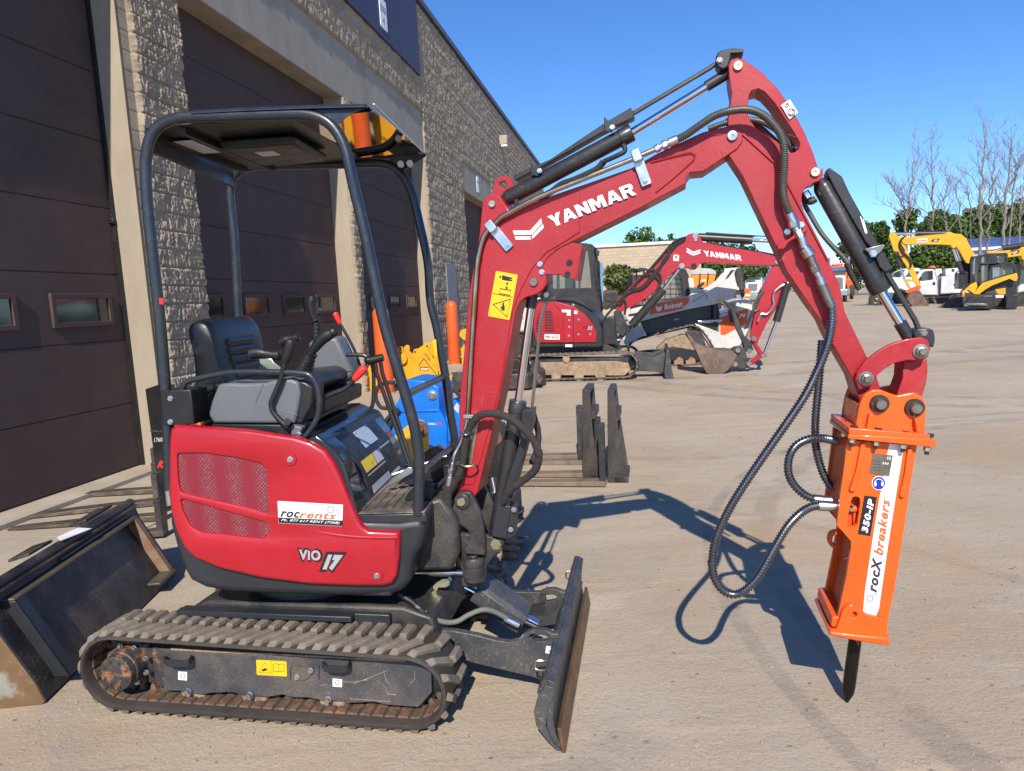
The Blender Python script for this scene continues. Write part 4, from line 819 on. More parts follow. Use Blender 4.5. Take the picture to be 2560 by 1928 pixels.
# raised side plate weld line: proud box web down the boom column
inflate(B, 'O', [(425, 760), (440, 560), (500, 470), (640, 400), (1060, 255), (1109, 235), (1109, 500), (1000, 570), (880, 640), (780, 750), (700, 900), (640, 1060), (570, 1500), (500, 1800), (372, 2254), (292, 2254)], -.080, -.0752).build('boom_side_plate', m_redboom, boom, bevel=.002)
gus = inflate(B, 'H', [(430, 225), (515, 196), (600, 212), (607, 270), (565, 478), (470, 455), (455, 440), (330, 440), (300, 350)], -.07, -.045).build('gusset_plate', m_redboom, boom, bevel=.003)
inflate(B, 'H', [(598, 212), (614, 216), (572, 484), (560, 478)], -.069, .065).build('gusset_flange', m_redboom, boom)
for x, y in ((519, 351), (504, 438)): MB().cyl(B.P('H', x, y, -.072), B.P('H', x, y, -.06), .0125).build('hole', m_black, gus)
for x, y in ((299, 361), (313, 420)): bolt(B, B.P('H', x, y, -.075), .009, .01, m_zinc, boom)
# lifting eye behind the lug
inflate(B, 'O', [(505, 245), (520, 160), (550, 120), (600, 108), (645, 130), (655, 180), (630, 250)], .02, .035)
eye = MB().prism(B, B.T('O', [(505, 245), (520, 165), (550, 122), (600, 108), (640, 130), (655, 180), (640, 300), (560, 330)], .03), .02, .04, [B.T('O', circ(583, 175, 27, 16), .03)]).build('lifting_eye', m_redboom, boom, bevel=.002)
def pin(fr, k, x, y, b, r, m=m_gold, par=None):
    P_ = fr.P(k, x, y, b); par = par or ex
    o = MB().lathe(P_, -fr.v, [(-.01, r), (.006, r), (.009, r*.9), (.009, r*.25), (.005, r*.2), (.005, 0)], 28).build('pin', m, par); return o
pin(B, 'O', 502, 307, -.076, .0135, par=boom); pin(B, 'N', 1148, 207, -.076, .0185, m_zinc, par=boom); pin(B, 'O', 790, 848, -.076, .0165, m_steel, par=boom)
# boom recess rib near the elbow
outline(B, 'E', [(1170, 748), (1300, 715), (1410, 690), (1440, 705), (1430, 735), (1300, 850), (1200, 930)], -.0775, .0042, m_redboom, boom, False, 'stiffener')
# arm
ao = B.T('E', [(1645, 150), (1660, 120), (1700, 106), (1740, 118), (1850, 195), (1950, 300), (2040, 430), (2110, 560), (2165, 690), (2200, 800)], -.072)+B.T('N', [(1935, 480), (1938, 550), (1905, 600), (1850, 615), (1790, 650), (1755, 710), (1748, 790), (1770, 860), (1810, 960), (2082, 1500)], -.072)
ao += B.T('F', [(1125, 0), (1262, 280)], -.072)+B.T('F', [(1320, 400), (1345, 480), (1300, 520), (1215, 540)], -.072)+B.T('F', [(1170, 400), (1030, 160), (985, 60)], -.072)+B.T('N', [(1815, 1666), (1620, 1380), (1530, 1170), (1240, 560), (1115, 370)], -.072)+B.T('E', [(1660, 640), (1640, 500), (1655, 400), (1665, 320), (1650, 240)], -.072)
hole_ = B.T('E', [(1772, 335), (1790, 305), (1825, 295), (1865, 315), (1920, 375), (1990, 480), (2050, 570), (2082, 625), (2078, 665), (2050, 688), (2010, 690), (1975, 650), (1940, 620), (1880, 580), (1810, 535), (1770, 480), (1762, 420)], -.072)
arm = MB().prism(B, ao, -.068, .068, [hole_]).build('arm', m_redboom, ex, bevel=.0025)
# arm side web (front edge ridge) and hook decal
inflate(B, 'N', [(1235, 175), (1250, 180), (1560, 470), (1800, 920), (1990, 1290), (1975, 1300), (1770, 910), (1545, 480), (1230, 195)], -.074, -.068).build('arm_ridge', m_redboom, arm, bevel=.002)
inflate(B, 'N', [(1530, 1155), (1560, 1130), (1640, 1100), (1720, 1040), (1800, 1010), (1810, 1030), (1740, 1070), (1640, 1130), (1600, 1190), (1545, 1195)], -.11, -.068).build('hose_bracket', m_redboom, arm, bevel=.003)
dk = decal(B, 'E', [(1965, 400), (2020, 365), (2070, 445), (2018, 487)], -.0735, m_white, arm); outline(B, 'E', circ(2030, 443, 22, 14), -.0755, .0018, m_blackv, dk); outline(B, 'E', [(1995, 395), (2008, 388), (2012, 402), (2000, 412), (1992, 404)], -.0755, .0022, m_blackv, dk, False)
outline(B, 'E', [(2022, 435), (2040, 432), (2038, 455), (2022, 458)], -.0755, .0016, m_blackv, dk)
pin(B, 'E', 1702, 160, -.069, .0165, par=arm); pin(B, 'N', 1865, 523, -.069, .0165, par=arm)
# wordmark and emblem on the boom
wordmark(B, 'E', -.083, (565, 1150), (1082, 945), (533, 1082), m_white, boom)
decal(B, 'E', [(323, 1168), (430, 1168), (497, 1094), (502, 1122), (440, 1192), (333, 1195)], -.081, m_white, boom, 'emblem')
decal(B, 'E', [(334, 1204), (430, 1203), (436, 1222), (342, 1224)], -.081, m_white, boom, 'emblem'); decal(B, 'E', [(440, 1200), (508, 1127), (513, 1150), (445, 1218)], -.081, m_white, boom, 'emblem')
# yellow crush-hazard label
yl = decal(B, 'O', rnd([(528, 770), (680, 798), (622, 1112), (472, 1085)], 10), -.0812, m_yel, boom, 'label')
outline(B, 'O', [(628, 966), (605, 1092), (508, 1003)], -.0832, .0022, m_blackv, yl)
outline(B, 'O', [(556, 893), (632, 906), (625, 940), (550, 928)], -.0832, .0016, m_blackv, yl); outline(B, 'O', [(504, 927), (644, 953)], -.0832, .001, m_blackv, yl, False)
decal(B, 'O', [(570, 800), (640, 818), (640, 828), (608, 824), (640, 834), (638, 842), (600, 838), (570, 832)], -.0822, m_blackv, yl, 'figure'); decal(B, 'O', circ(558, 813, 7, 12), -.0822, m_blackv, yl, 'figure')
outline(B, 'O', [(606, 850), (601, 895)], -.0832, .0014, m_blackv, yl, False); outline(B, 'O', [(598, 862), (606, 850), (612, 864)], -.0832, .0016, m_blackv, yl, False); outline(B, 'O', [(595, 884), (601, 895), (610, 886)], -.0832, .0016, m_blackv, yl, False)
decal(B, 'O', [(575, 990), (585, 990), (584, 1020), (600, 1010), (585, 1030), (595, 1045), (583, 1040), (578, 1055), (572, 1040), (560, 1048), (568, 1030), (555, 1022), (570, 1018)], -.0822, m_blackv, yl, 'figure')
# fine scrapes in the boom and arm paint
m_scr = mat('paint_scrape', (.50, .14, .14), .6)
def scrapes(fr, k, boxes, b, par, n, seed):
    R = random.Random(seed); mb = MB()
    for _ in range(n):
        x0, y0, x1, y1 = R.choice(boxes); x, y = R.uniform(x0, x1), R.uniform(y0, y1); q = R.uniform(0, pi); l_ = R.uniform(4, 26)
        mb.tube(catm([fr.P(k, x, y, b), fr.P(k, x+l_*cos(q)*.5+R.uniform(-3, 3), y+l_*sin(q)*.5, b), fr.P(k, x+l_*cos(q), y+l_*sin(q)+R.uniform(-3, 3), b)], 3), R.uniform(.0003, .0007), 4)
    mb.build('scrapes', m_scr, par, recalc=False)
scrapes(B, 'X', [(1240, 640, 1330, 760), (1190, 780, 1250, 1000), (1340, 560, 1480, 580), (1600, 400, 1780, 420), (1700, 330, 1830, 380)], -.0802, boom, 22, 5)
scrapes(B, 'X', [(1850, 180, 1900, 270), (1960, 330, 2010, 440), (1880, 430, 1930, 560), (1950, 620, 2040, 700), (2060, 800, 2140, 900), (2020, 730, 2090, 800)], -.0685, arm, 26, 9)
# hydraulic cylinders
def cylinder(name, fr, k1, b0, b1, kr, r1, br, rr, b=0, ring=True):
    p0, p1, p2 = fr.P(b0[0], b0[1], b0[2], b), fr.P(b1[0], b1[1], b1[2], b), fr.P(r1[0], r1[1], r1[2], b); d = (p1-p0); L_ = np.linalg.norm(d); d /= L_
    o = MB().lathe(p0, d, [(0, 0), (0, br*.55), (.02, br*.9), (.03, br), (L_-.05, br), (L_-.048, br*1.08), (L_-.004, br*1.08), (L_, br*1.0), (L_, rr)], 28).build(name, m_black_c, ex)
    MB().cyl(p1, p2, rr).build('piston_rod', m_chrome, o); d2 = (p2-p1)/np.linalg.norm(p2-p1)
    MB().tube([p2-d2*.10, p2-d2*.004], [rr*1.35, rr*1.35], 18).build('rod_end', m_black_c, o); return o, p0, p1, p2
m_black_c = mat('cylinder_paint', (.022, .023, .026), .38, dust=.22, dscale=60, rvar=.12, bump=.06, coat=.2)
c1, p0, p1, p2 = cylinder('arm_cylinder', B, '', ('E', 262, 985), ('E', 1055, 565), '', ('E', 1665, 190), .0315, .0145)
def channel(fr, k, pts, b, w, name='cylinder_guard', m=m_cw, par=None):
    return MB().prism(fr, fr.T(k, pts, b), b-w, b+w).build(name, m, par or ex, bevel=.003)
channel(B, 'E', [(337, 838), (560, 740), (890, 520), (1050, 425), (1070, 470), (1065, 488), (950, 540), (870, 580), (500, 790), (345, 868)], 0, .03, par=c1)
for x, y in ((470, 810), (915, 545)):
    MB().prism(B, B.T('E', [(x-28, y-65), (x+28, y-8), (x+24, y+35), (x-22, y+28)], 0), -.038, -.033).build('guard_clamp', m_cw, c1, bevel=.002); bolt(B, B.P('E', x+18, y-8, -.04), .008, .012, m_zinc, c1)
MB().tube([B.P('E', 1060, 452, -.005), B.P('E', 1530, 172, -.005), B.P('E', 1560, 150, -.005)], .0085, 6).build('guard_rod', mat('guard_rod', (.07, .06, .05), .5, .7, dust=.3), c1)
MB().prism(B, rnd(B.T('E', [(1560, 130), (1580, 90), (1660, 72), (1680, 90), (1650, 150), (1640, 190), (1600, 205), (1568, 180)], 0), .02), -.04, .04).build('guard_knuckle', m_cw, c1, bevel=.006, seg=3); bolt(B, B.P('E', 1590, 125, -.04), .009, .006, m_steel, c1)
MB().prism(B, B.T('E', [(1660, 80), (1730, 92), (1728, 108), (1650, 112)], 0), -.06, .06).build('rod_cap', m_cw, c1)
MB().tube([B.P('E', 345, 985, -.03), B.P('E', 350, 1030, -.05)], .010, 12).build('port_fitting', m_black_c, c1); MB().tube(catm([B.P('E', 1000, 640, -.03), B.P('E', 1010, 680, -.03), B.P('E', 960, 710, -.03), B.P('E', 880, 745, -.02)], 4), .0095, 10).build('port_fitting', m_black_c, c1)
MB().tube(catm([B.P('E', x, y, .0) for x, y in ((880, 745), (840, 790), (760, 830), (690, 860), (620, 885), (560, 930), (480, 970))], 5), [.013]*31, 12).build('hose_sheath', m_wrap, boom)
# lift cylinder
c2_, p0, p1, p2 = cylinder('lift_cylinder', B, '', ('P', 930, 860), ('L', 1243, 602), '', ('O', 792, 860), .0335, .0165)
MB().prism(B, B.T('L', [(1288, 655), (1330, 665), (1365, 652), (1362, 760), (1210, 1315), (1130, 1315), (1270, 900)], .0), -.040, .035).build('cylinder_guard', m_cw, c2_, bevel=.003)
MB().tube([B.P('L', 1345, 660, -.01), B.P('L', 1412, 0, -.01), B.P('O', 875, 985, -.01)], .0075, 6).build('guard_rod', m_steel, c2_)
MB().prism(B, rnd(B.T('O', [(840, 950), (880, 905), (885, 850), (905, 850), (920, 900), (920, 945), (895, 975), (865, 975)], 0), .012), -.035, .035).build('guard_knuckle', m_cw, c2_, bevel=.005, seg=3); bolt(B, B.P('O', 877, 937, -.035), .009, .006, m_steel, c2_)
# bucket cylinder on the arm's front
c3, p0, p1, p2 = cylinder('bucket_cylinder', B, '', ('N', 1900, 590), ('I', 328, 1440), '', ('F', 1545, 210), .0335, .0165, b=0)
channel(B, 'I', [(-120, 500), (-100, 455), (0, 530), (60, 660), (250, 1000), (400, 1250), (395, 1262), (345, 1285), (300, 1250), (240, 1100), (190, 1050), (60, 830), (-60, 620)], 0, .033, par=c3)
MB().prism(B, B.T('I', [(165, 1105), (320, 1065), (332, 1080), (285, 1140), (215, 1145)], 0), -.050, -.036).build('guard_clamp', m_steel, c3, bevel=.002); bolt(B, B.P('I', 265, 1135, -.05), .010, .012, m_zinc, c3)
for dx in (0, 22): decal(B, 'I', [(158+dx, 835+dx), (166+dx, 835+dx), (210+dx*.4, 960+dx*.3), (203+dx*.4, 978)], -.034, m_white, c3, 'scratch')
MB().tube([B.P('I', 365, 1280, -.012), B.P('I', 600, 1666, -.012), B.P('F', 1572, 105, -.012)], .0095, 6).build('guard_rod', m_bolt, c3)
MB().prism(B, rnd(B.T('F', [(1520, 130), (1540, 100), (1600, 92), (1640, 105), (1650, 160), (1640, 215), (1600, 200), (1530, 160)], 0), .015), -.04, .04).build('guard_knuckle', m_cw, c3, bevel=.005, seg=3); bolt(B, B.P('F', 1602, 127, -.04), .010, .006, m_steel, c3)
MB().tube(catm([B.P('N', 1870, 755, -.01), B.P('N', 1820, 780, -.01), B.P('N', 1800, 730, -.01), B.P('N', 1780, 690, -.01)], 4), .012, 10).build('port_fitting', m_bolt, c3); MB().tube([B.P('N', 1810, 745, -.02), B.P('N', 1780, 700, -.02)], .014, 6).build('hex_nut', m_zinc, c3)
MB().hose([B.P('N', 1770, 700, .02), B.P('N', 1775, 800, .02), B.P('N', 1830, 900, .02), B.P('N', 1920, 1050, .0), B.P('N', 2030, 1180, -.01), B.P('N', 2110, 1260, -.02), B.P('I', 75, 1230, -.03)], .0095).build('bucket_hose', m_hoseg, c3)
MB().tube([B.P('I', 60, 1215, -.03), B.P('I', 85, 1290, -.03), B.P('I', 155, 1425, -.03)], [.012, .011, .008], 10).build('hose_fitting', m_bolt, c3)
# bucket links
def link(k, pts, b0, b1, m=m_redboom, name='link'): return MB().prism(B, B.T(k, pts, b0), b0, b1).build(name, m, ex, bevel=.004, seg=3)
lk = [(1187, 405), (1200, 360), (1245, 300), (1320, 240), (1400, 195), (1500, 165), (1590, 153), (1630, 175), (1645, 225), (1630, 275), (1590, 297), (1500, 295), (1420, 315), (1360, 350), (1320, 385), (1290, 450), (1210, 475)]
link('F', lk, -.10, -.082, name='side_link'); link('F', lk, .082, .10, name='side_link')
link('F', [(1595, 290), (1625, 285), (1628, 360), (1618, 440), (1590, 520), (1540, 590), (1500, 560), (1440, 500), (1475, 400), (1480, 300)], -.055, .055, m_redrust, 'bucket_link')
for x, y in ((1250, 405), (1583, 240)):
    P_ = B.P('F', x, y, -.10); MB().lathe(P_, -B.v, [(0, .026), (.005, .026), (.006, .02), (.006, .017), (.02, .017), (.022, .012), (.030, .010), (.030, 0)], 12).build('link_pin', m_steel, ex)
# ---- lines on the boom ----
pp = [B.P('L', 862, 740, -.10), B.P('L', 905, 0, -.10), B.P('O', 395, 740, -.10), B.P('O', 412, 640, -.10), B.P('O', 432, 560, -.10), B.P('O', 462, 500, -.10), B.P('O', 520, 440, -.10), B.P('O', 560, 400, -.10), B.P('O', 620, 365, -.10), B.P('E', 480, 965, -.10), B.P('E', 760, 850, -.10), B.P('E', 1060, 728, -.10), B.P('E', 1200, 668, -.10)]
MB().tube(catm(pp, 8), .0098, 14).build('steel_pipe', m_pipe, boom)
for k, x, y, ex_, ey in (('O', 510, 475, 605, 590), ('E', 1088, 725, 1135, 860)):
    A_ = np.array(B.T(k, [(x, y), (ex_, ey)], -.08)); t_ = A_[1]-A_[0]; t_ /= np.hypot(*t_); n_ = np.array([-t_[1], t_[0]])*.019
    cl = MB().prism(B, rnd([tuple(A_[0]-t_*.012+n_), tuple(A_[1]+t_*.02+n_), tuple(A_[1]+t_*.02-n_), tuple(A_[0]-t_*.012-n_)], .006), -.0905, -.0815).build('pipe_clamp_plate', m_zinc, boom, bevel=.001)
    MB().prism(B, rnd([tuple(A_[0]-t_*.03+n_*.9), tuple(A_[0]+t_*.016+n_*.9), tuple(A_[0]+t_*.016-n_*.9), tuple(A_[0]-t_*.03-n_*.9)], .008), -.113, -.091).build('pipe_clamp', m_zinc, cl, bevel=.003)
    for q in (A_[0]+t_*.002, A_[1]+t_*.002): bolt(B, B.w(q[0], -.091 if q is not A_[0] else -.11, q[1]), .0075, .010, m_zinc, cl)
def fitting(k, pts, b, rs, hexa=(1,), par=None, ms=None):
    par = par or boom
    for i in range(len(pts)-1):
        MB().tube([B.P(k, *pts[i], b), B.P(k, *pts[i+1], b)], rs[i], 6 if i in hexa else 18).build('coupling', ms[i] if ms else m_zinc, par, bevel=.001)
fitting('E', [(1195, 672), (1222, 658), (1240, 650), (1268, 638), (1280, 632), (1332, 608)], -.10, [.015, .011, .0175, .013, .0165], (0, 2))
MB().hose([B.P('E', x, y, b_) for x, y, b_ in ((1330, 610, -.10), (1390, 578, -.11), (1480, 515, -.12), (1560, 465, -.125), (1640, 438, -.13), (1730, 426, -.13), (1800, 435, -.13), (1870, 470, -.13), (1930, 530, -.13), (1968, 590, -.13), (1985, 660, -.13), (1985, 780, -.125), (1978, 880, -.12), (1985, 970, -.12), (2010, 1040, -.115), (2025, 1070, -.11))], .0150, .0075).build('arm_hose', m_hoseg, ex)
MB().hose([B.P('E', x, y, b_) for x, y, b_ in ((1520, 545, -.03), (1620, 510, -.03), (1740, 488, -.03), (1840, 500, -.03), (1920, 540, -.04), (1980, 590, -.03), (2020, 640, -.02), (2040, 690, .0))], .0115, .0075).build('arm_hose', m_hoseg, ex)
MB().hose([B.P('E', x, y, b_) for x, y, b_ in ((1620, 500, -.0), (1740, 500, .0), (1840, 540, .0), (1900, 590, .0), (1950, 640, .0))], .0115, .0075).build('arm_hose', m_hoseg, ex)
fitting('N', [(1645, 880), (1672, 945), (1690, 1000), (1712, 1030), (1745, 1090), (1770, 1180), (1800, 1215), (1820, 1250), (1850, 1330), (1875, 1390), (1905, 1440), (1925, 1500), (1985, 1640), (2010, 1690)], -.11, [.0165, .0195, .012, .0165, .015, .0205, .0215, .014, .0175, .0125, .0145, .016, .016], (1, 3, 8), arm, [m_zinc]*7+[m_steel, m_steel, m_zinc, m_zinc, m_steel, m_steel])
for x, y in ((1625, 1040), (1745, 980)): bolt(B, B.P('N', x, y, -.075), .009, .012, m_zinc, arm)
# armoured breaker hoses
def bh(pts, name='breaker_hose', r=.0165): return MB().hose([B.P(k, x, y, b_) for k, x, y, b_ in pts], r, .0115, 12, .22).build(name, m_hosec, ex)
bh([('N', 2000, 1650, -.11), ('F', 1045, 30, -.11), ('F', 1035, 120, -.115), ('F', 1015, 210, -.12), ('F', 960, 350, -.13), ('F', 880, 510, -.15), ('F', 760, 690, -.17), ('F', 620, 890, -.19), ('F', 480, 1100, -.20), ('F', 390, 1260, -.20), ('F', 335, 1400, -.20), ('F', 318, 1520, -.20), ('G', 215, 600, -.20), ('G', 225, 690, -.20), ('G', 265, 770, -.20), ('G', 320, 815, -.20), ('G', 385, 820, -.20), ('G', 455, 780, -.20), ('G', 540, 680, -.19), ('G', 640, 500, -.17), ('G', 720, 370, -.15), ('G', 800, 285, -.13), ('G', 870, 240, -.11), ('G', 935, 225, -.10)])
bh([('F', 985, 170, .06), ('F', 975, 300, .06), ('F', 960, 480, .06), ('F', 945, 650, .06), ('F', 945, 790, .06), ('F', 965, 900, .06), ('F', 1000, 1000, .05), ('F', 1050, 1080, .04)])
bh([('F', 1085, 792, .06), ('F', 1040, 778, .04), ('F', 975, 768, .0), ('F', 900, 775, -.02), ('F', 830, 810, -.03), ('F', 790, 870, -.04), ('F', 778, 950, -.04), ('F', 795, 1020, -.04), ('F', 835, 1075, -.04), ('F', 885, 1115, -.04), ('F', 935, 1138, -.04)])
for pts, b_ in (([('F', 935, 1138), ('F', 1045, 1150)], -.04), ([('G', 932, 226), ('G', 1020, 230), ('G', 1060, 230)], -.10)):
    q = [B.P(*p, b_) for p in pts]; MB().tube(q, [.019, .0185] if len(q) == 2 else [.0195, .0185, .015], 18).build('hose_ferrule', m_zinc, ex)
# ---- wrapped hoses at the boom foot ----
def wrap(pts, r, b_=None):
    q = catm([B.P(k, x, y, bb) for k, x, y, bb in pts], 6); return MB().tube(q, [r*(1+.07*sin(i*1.7)+.05*sin(i*.6)) for i in range(len(q))], 14).build('wrapped_hose', m_wrap, ex)
wrap([('L', 800, 1180, -.12), ('L', 830, 1050, -.12), ('L', 850, 900, -.125), ('L', 880, 800, -.13), ('L', 940, 725, -.14), ('L', 1020, 698, -.15), ('L', 1120, 712, -.15), ('L', 1220, 760, -.15), ('L', 1320, 850, -.15), ('L', 1385, 960, -.15), ('L', 1395, 1050, -.14), ('L', 1360, 1130, -.13), ('L', 1280, 1200, -.12), ('L', 1190, 1265, -.11), ('P', 1030, 400, -.08)], .0155)
wrap([('L', 1350, 700, .10), ('L', 1390, 830, .12), ('L', 1385, 960, .12), ('L', 1340, 1080, .10)], .014)
wrap([('L', 820, 1100, -.12), ('L', 790, 1180, -.12), ('P', 320, 300, -.10), ('P', 300, 420, -.08), ('P', 290, 600, -.03)], .0165)
wrap([('P', 340, 140, -.10), ('P', 310, 260, -.11), ('P', 300, 400, -.11), ('P', 310, 520, -.10), ('P', 280, 640, -.05)], .021); wrap([('P', 420, 60, -.06), ('P', 390, 250, -.06), ('P', 250, 420, -.04), ('P', 190, 560, -.03), ('P', 200, 640, -.02)], .020)
MB().tube(catm([B.P('L', 862, 735, -.10), B.P('L', 850, 800, -.10), B.P('L', 820, 900, -.10), B.P('L', 785, 970, -.105), B.P('L', 765, 1010, -.11), B.P('L', 752, 1070, -.11)], 5), .0085, 10).build('steel_pipe', m_zinc, boom)
fitting('L', [(752, 1065), (745, 1110), (740, 1140), (735, 1170), (720, 1235)], -.11, [.011, .0165, .013, .0155], (1,), ex)
MB().prism(B, B.T('L', [(895, 700), (945, 705), (945, 760), (895, 1075), (850, 1085), (880, 900)], -.085), -.088, -.082).build('hose_plate', m_gold, boom, bevel=.001)
MB().prism(B, rnd(B.T('L', [(832, 705), (922, 708), (915, 738), (832, 735)], -.11), .004), -.118, -.085).build('pipe_clamp', m_zinc, boom, bevel=.003)
for y, x0_, x1_ in ((840, 808, 885), (1078, 785, 925)):
    MB().tube(catm([B.P('L', x0_+15, y+10, -.085), B.P('L', x0_, y-2, -.13), B.P('L', (x0_+x1_)/2, y+18, -.155), B.P('L', x1_, y+4, -.13), B.P('L', x1_+2, y-8, -.085)], 5), .0042, 8).build('hose_retainer', m_gold, boom)
bolt(B, B.P('L', 878, 880, -.089), .009, .01, m_zinc, boom)
# ================= ORANGE HYDRAULIC BREAKER =================
_bp = B.w(0, 0, 0)
br = thing('hydraulic_breaker', 'bright orange hydraulic breaker hanging from the arm with its black chisel on the ground', 'breaker', (_bp[0], _bp[1], 0), radians(-14))
def O(k, pts, b0, b1, name, m=m_orange, par=None, bev=.004, seg=3, holes=None, **kw):
    return MB().prism(B, B.T(k, pts, kw.get('tb', b0)), b0, b1, [B.T(k, h, kw.get('tb', b0)) for h in (holes or [])] or None).build(name, m, par or br, bevel=bev, seg=seg)
bkp = rnd([(1190, 718), (1195, 660), (1215, 560), (1238, 505), (1290, 475), (1345, 475), (1395, 495), (1440, 510), (1490, 500), (1545, 490), (1595, 515), (1620, 570), (1614, 660), (1606, 768)], 14)
O('F', bkp, -.125, -.100, 'bracket_plate'); O('F', bkp, .085, .110, 'bracket_plate', tb=-.125)
O('F', [(1210, 560), (1300, 620), (1560, 640), (1600, 700), (1600, 760), (1195, 716)], -.10, .085, 'bracket_web', tb=-.125)
O('F', [(1262, 610), (1300, 625), (1272, 712), (1245, 705)], -.150, -.125, 'stiffener', tb=-.125); O('F', [(1535, 640), (1560, 650), (1578, 740), (1550, 742)], -.150, -.125, 'stiffener', tb=-.125)
for x, y in ((1332, 556), (1545, 580)):
    P_ = B.P('F', x, y, -.125)
    c_ = MB().lathe(P_, -B.v, [(-.02, .031), (.010, .031), (.013, .029), (.013, .018), (.014, .0)], 32).build('pin_collar', m_bolt, br); MB().lathe(P_-B.v*.012, -B.v, [(0, .018), (.018, .018), (.021, .016), (.021, 0)], 12).build('bracket_pin', m_steel, c_)
    MB().cyl(P_, P_+B.v*.25, .02).build('pin_shaft', m_steel, br)
O('F', [(1150, 705), (1640, 745), (1642, 790), (1148, 742)], -.170, .135, 'top_flange', bev=.003)
O('F', [(1146, 744), (1682, 778), (1676, 825), (1142, 771)], -.172, .137, 'bottom_flange', bev=.003)
dn = B.P('F', 1480, 825, -.15)-B.P('F', 1495, 738, -.15); dn /= np.linalg.norm(dn)
for x, y, b_ in ((1180, 706, -.15), (1326, 720, -.15), (1495, 740, -.15), (1640, 756, -.15), (1088, 648, .11), (1138, 676, -.02)):
    P_ = B.P('F', x, y, b_); MB().lathe(P_+dn*.002, -dn, [(0, .012), (.011, .012), (.011, 0)], 6).build('flange_bolt', m_bolt, br)
for x, y, b_ in ((1170, 772, -.15), (1316, 788, -.15), (1480, 806, -.15), (1627, 822, -.15), (1070, 700, .11), (1118, 735, -.02)):
    P_ = B.P('F', x, y, b_); n_ = MB().lathe(P_, dn, [(0, .012), (.013, .0125), (.013, .0)], 6).build('flange_nut', m_gold, br); MB().cyl(P_+dn*.012, P_+dn*.026, .0075).build('thread', m_bolt, n_)
body = [('F', [(1138, 778), (1120, 930), (1096, 1110), (1076, 1290), (1085, 1310)]), ('G', [(1075, 380), (1148, 462), (1150, 500), (1118, 700), (1062, 960), (1045, 1062), (1390, 1105), (1396, 1000), (1440, 780), (1500, 400), (1560, 0)]), ('F', [(1560, 815)])]
bo_ = sum([B.T(k, p, -.13) for k, p in body], [])
slot = rnd([(1160, 1150), (1168, 1125), (1190, 1118), (1215, 1128), (1218, 1160), (1200, 1290), (1180, 1308), (1150, 1308), (1136, 1285), (1140, 1240)], 16)
bp_ = MB().prism(B, bo_, -.132, -.112, [B.T('F', slot, -.13)]).build('side_plate', m_orange, br)
MB().prism(B, bo_, .095, .115).build('side_plate', m_orange, br, bevel=.003)
A_ = np.array(bo_); c0 = A_.mean(0)
core = sum([B.T(k, p, -.13) for k, p in [('F', [(1190, 778), (1170, 930), (1150, 1110), (1130, 1290)]), ('G', [(1120, 380), (1190, 470), (1160, 700), (1100, 960), (1080, 1062), (1370, 1105), (1380, 1000), (1420, 780), (1480, 400), (1540, 0)]), ('F', [(1545, 815)])]], [])
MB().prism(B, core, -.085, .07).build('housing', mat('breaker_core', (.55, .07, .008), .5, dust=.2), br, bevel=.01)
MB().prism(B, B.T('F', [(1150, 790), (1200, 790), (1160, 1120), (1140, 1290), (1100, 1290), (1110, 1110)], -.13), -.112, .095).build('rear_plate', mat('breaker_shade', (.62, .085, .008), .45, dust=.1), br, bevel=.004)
for pts in ([(1218, 785), (1248, 788), (1232, 900), (1190, 1070), (1180, 1088), (1150, 1088), (1145, 1070), (1185, 960)], [(1500, 822), (1528, 826), (1520, 960), (1488, 1110), (1478, 1125), (1452, 1122), (1450, 1105), (1480, 980)]):
    O('F', pts, -.146, -.1325, 'rib', tb=-.13, par=bp_, bev=.006)
# lower wear collar
O('G', [(1004, 1066), (1050, 1058), (1075, 985), (1092, 930), (1125, 897), (1155, 890), (1200, 900), (1250, 958), (1372, 990), (1392, 1000), (1392, 1085), (1405, 1105), (1408, 1165), (1230, 1140), (1002, 1096)], -.152, -.133, 'wear_collar', bev=.006, holes=[circ(1170, 958, 20, 16)], tb=-.15)
O('G', [(1002, 1066), (1200, 1090), (1403, 1106), (1408, 1165), (1230, 1140), (1000, 1096)], -.158, .14, 'wear_rim', bev=.008, tb=-.15)
O('G', [(1030, 985), (1380, 1020), (1390, 1090), (1020, 1058)], -.133, .135, 'wear_block', bev=.006, tb=-.15)
O('G', [(1015, 985), (1050, 905), (1110, 900), (1100, 1060), (1015, 1060)], .115, .135, 'wear_collar', bev=.006, tb=.12)
hk = [(1068+48*cos(q), 1385-55*sin(q)) for q in np.linspace(radians(75), radians(290), 14)]+[(1070+22*cos(q), 1385-30*sin(q)) for q in np.linspace(radians(290), radians(75), 14)]
O('F', hk, -.012, .012, 'lifting_hook', bev=.003)
O('F', [(1175, 1185), (1192, 1178), (1190, 1290), (1176, 1295)], -.10, -.086, 'hose_guard', bev=.002)
MB().tube([B.P('F', 1150, 1195, -.10), B.P('F', 1170, 1197, -.10)], .012, 6).build('hex_nut', m_zinc, br); MB().ell(B.P('F', 1180, 1197, -.10), .012, .012, .013, B).build('end_cap', m_orange, br)
ch0, ch1 = B.P('G', 1182, 1090, 0), B.P('G', 1120, 1545, 0); d_ = ch1-ch0; L_ = np.linalg.norm(d_)
MB().lathe(ch0, d_, [(0, .023), (L_*.78, .0235), (L_*.86, .021), (L_*.985, .0075), (L_, .006), (L_, 0)], 28).build('chisel', m_brass, br)
scrapes(B, 'X', [(2140, 960, 2280, 1080), (2130, 1120, 2200, 1500), (2230, 1300, 2260, 1560), (2110, 1560, 2220, 1640), (2150, 1000, 2300, 1075)], -.1528, br, 26, 12)
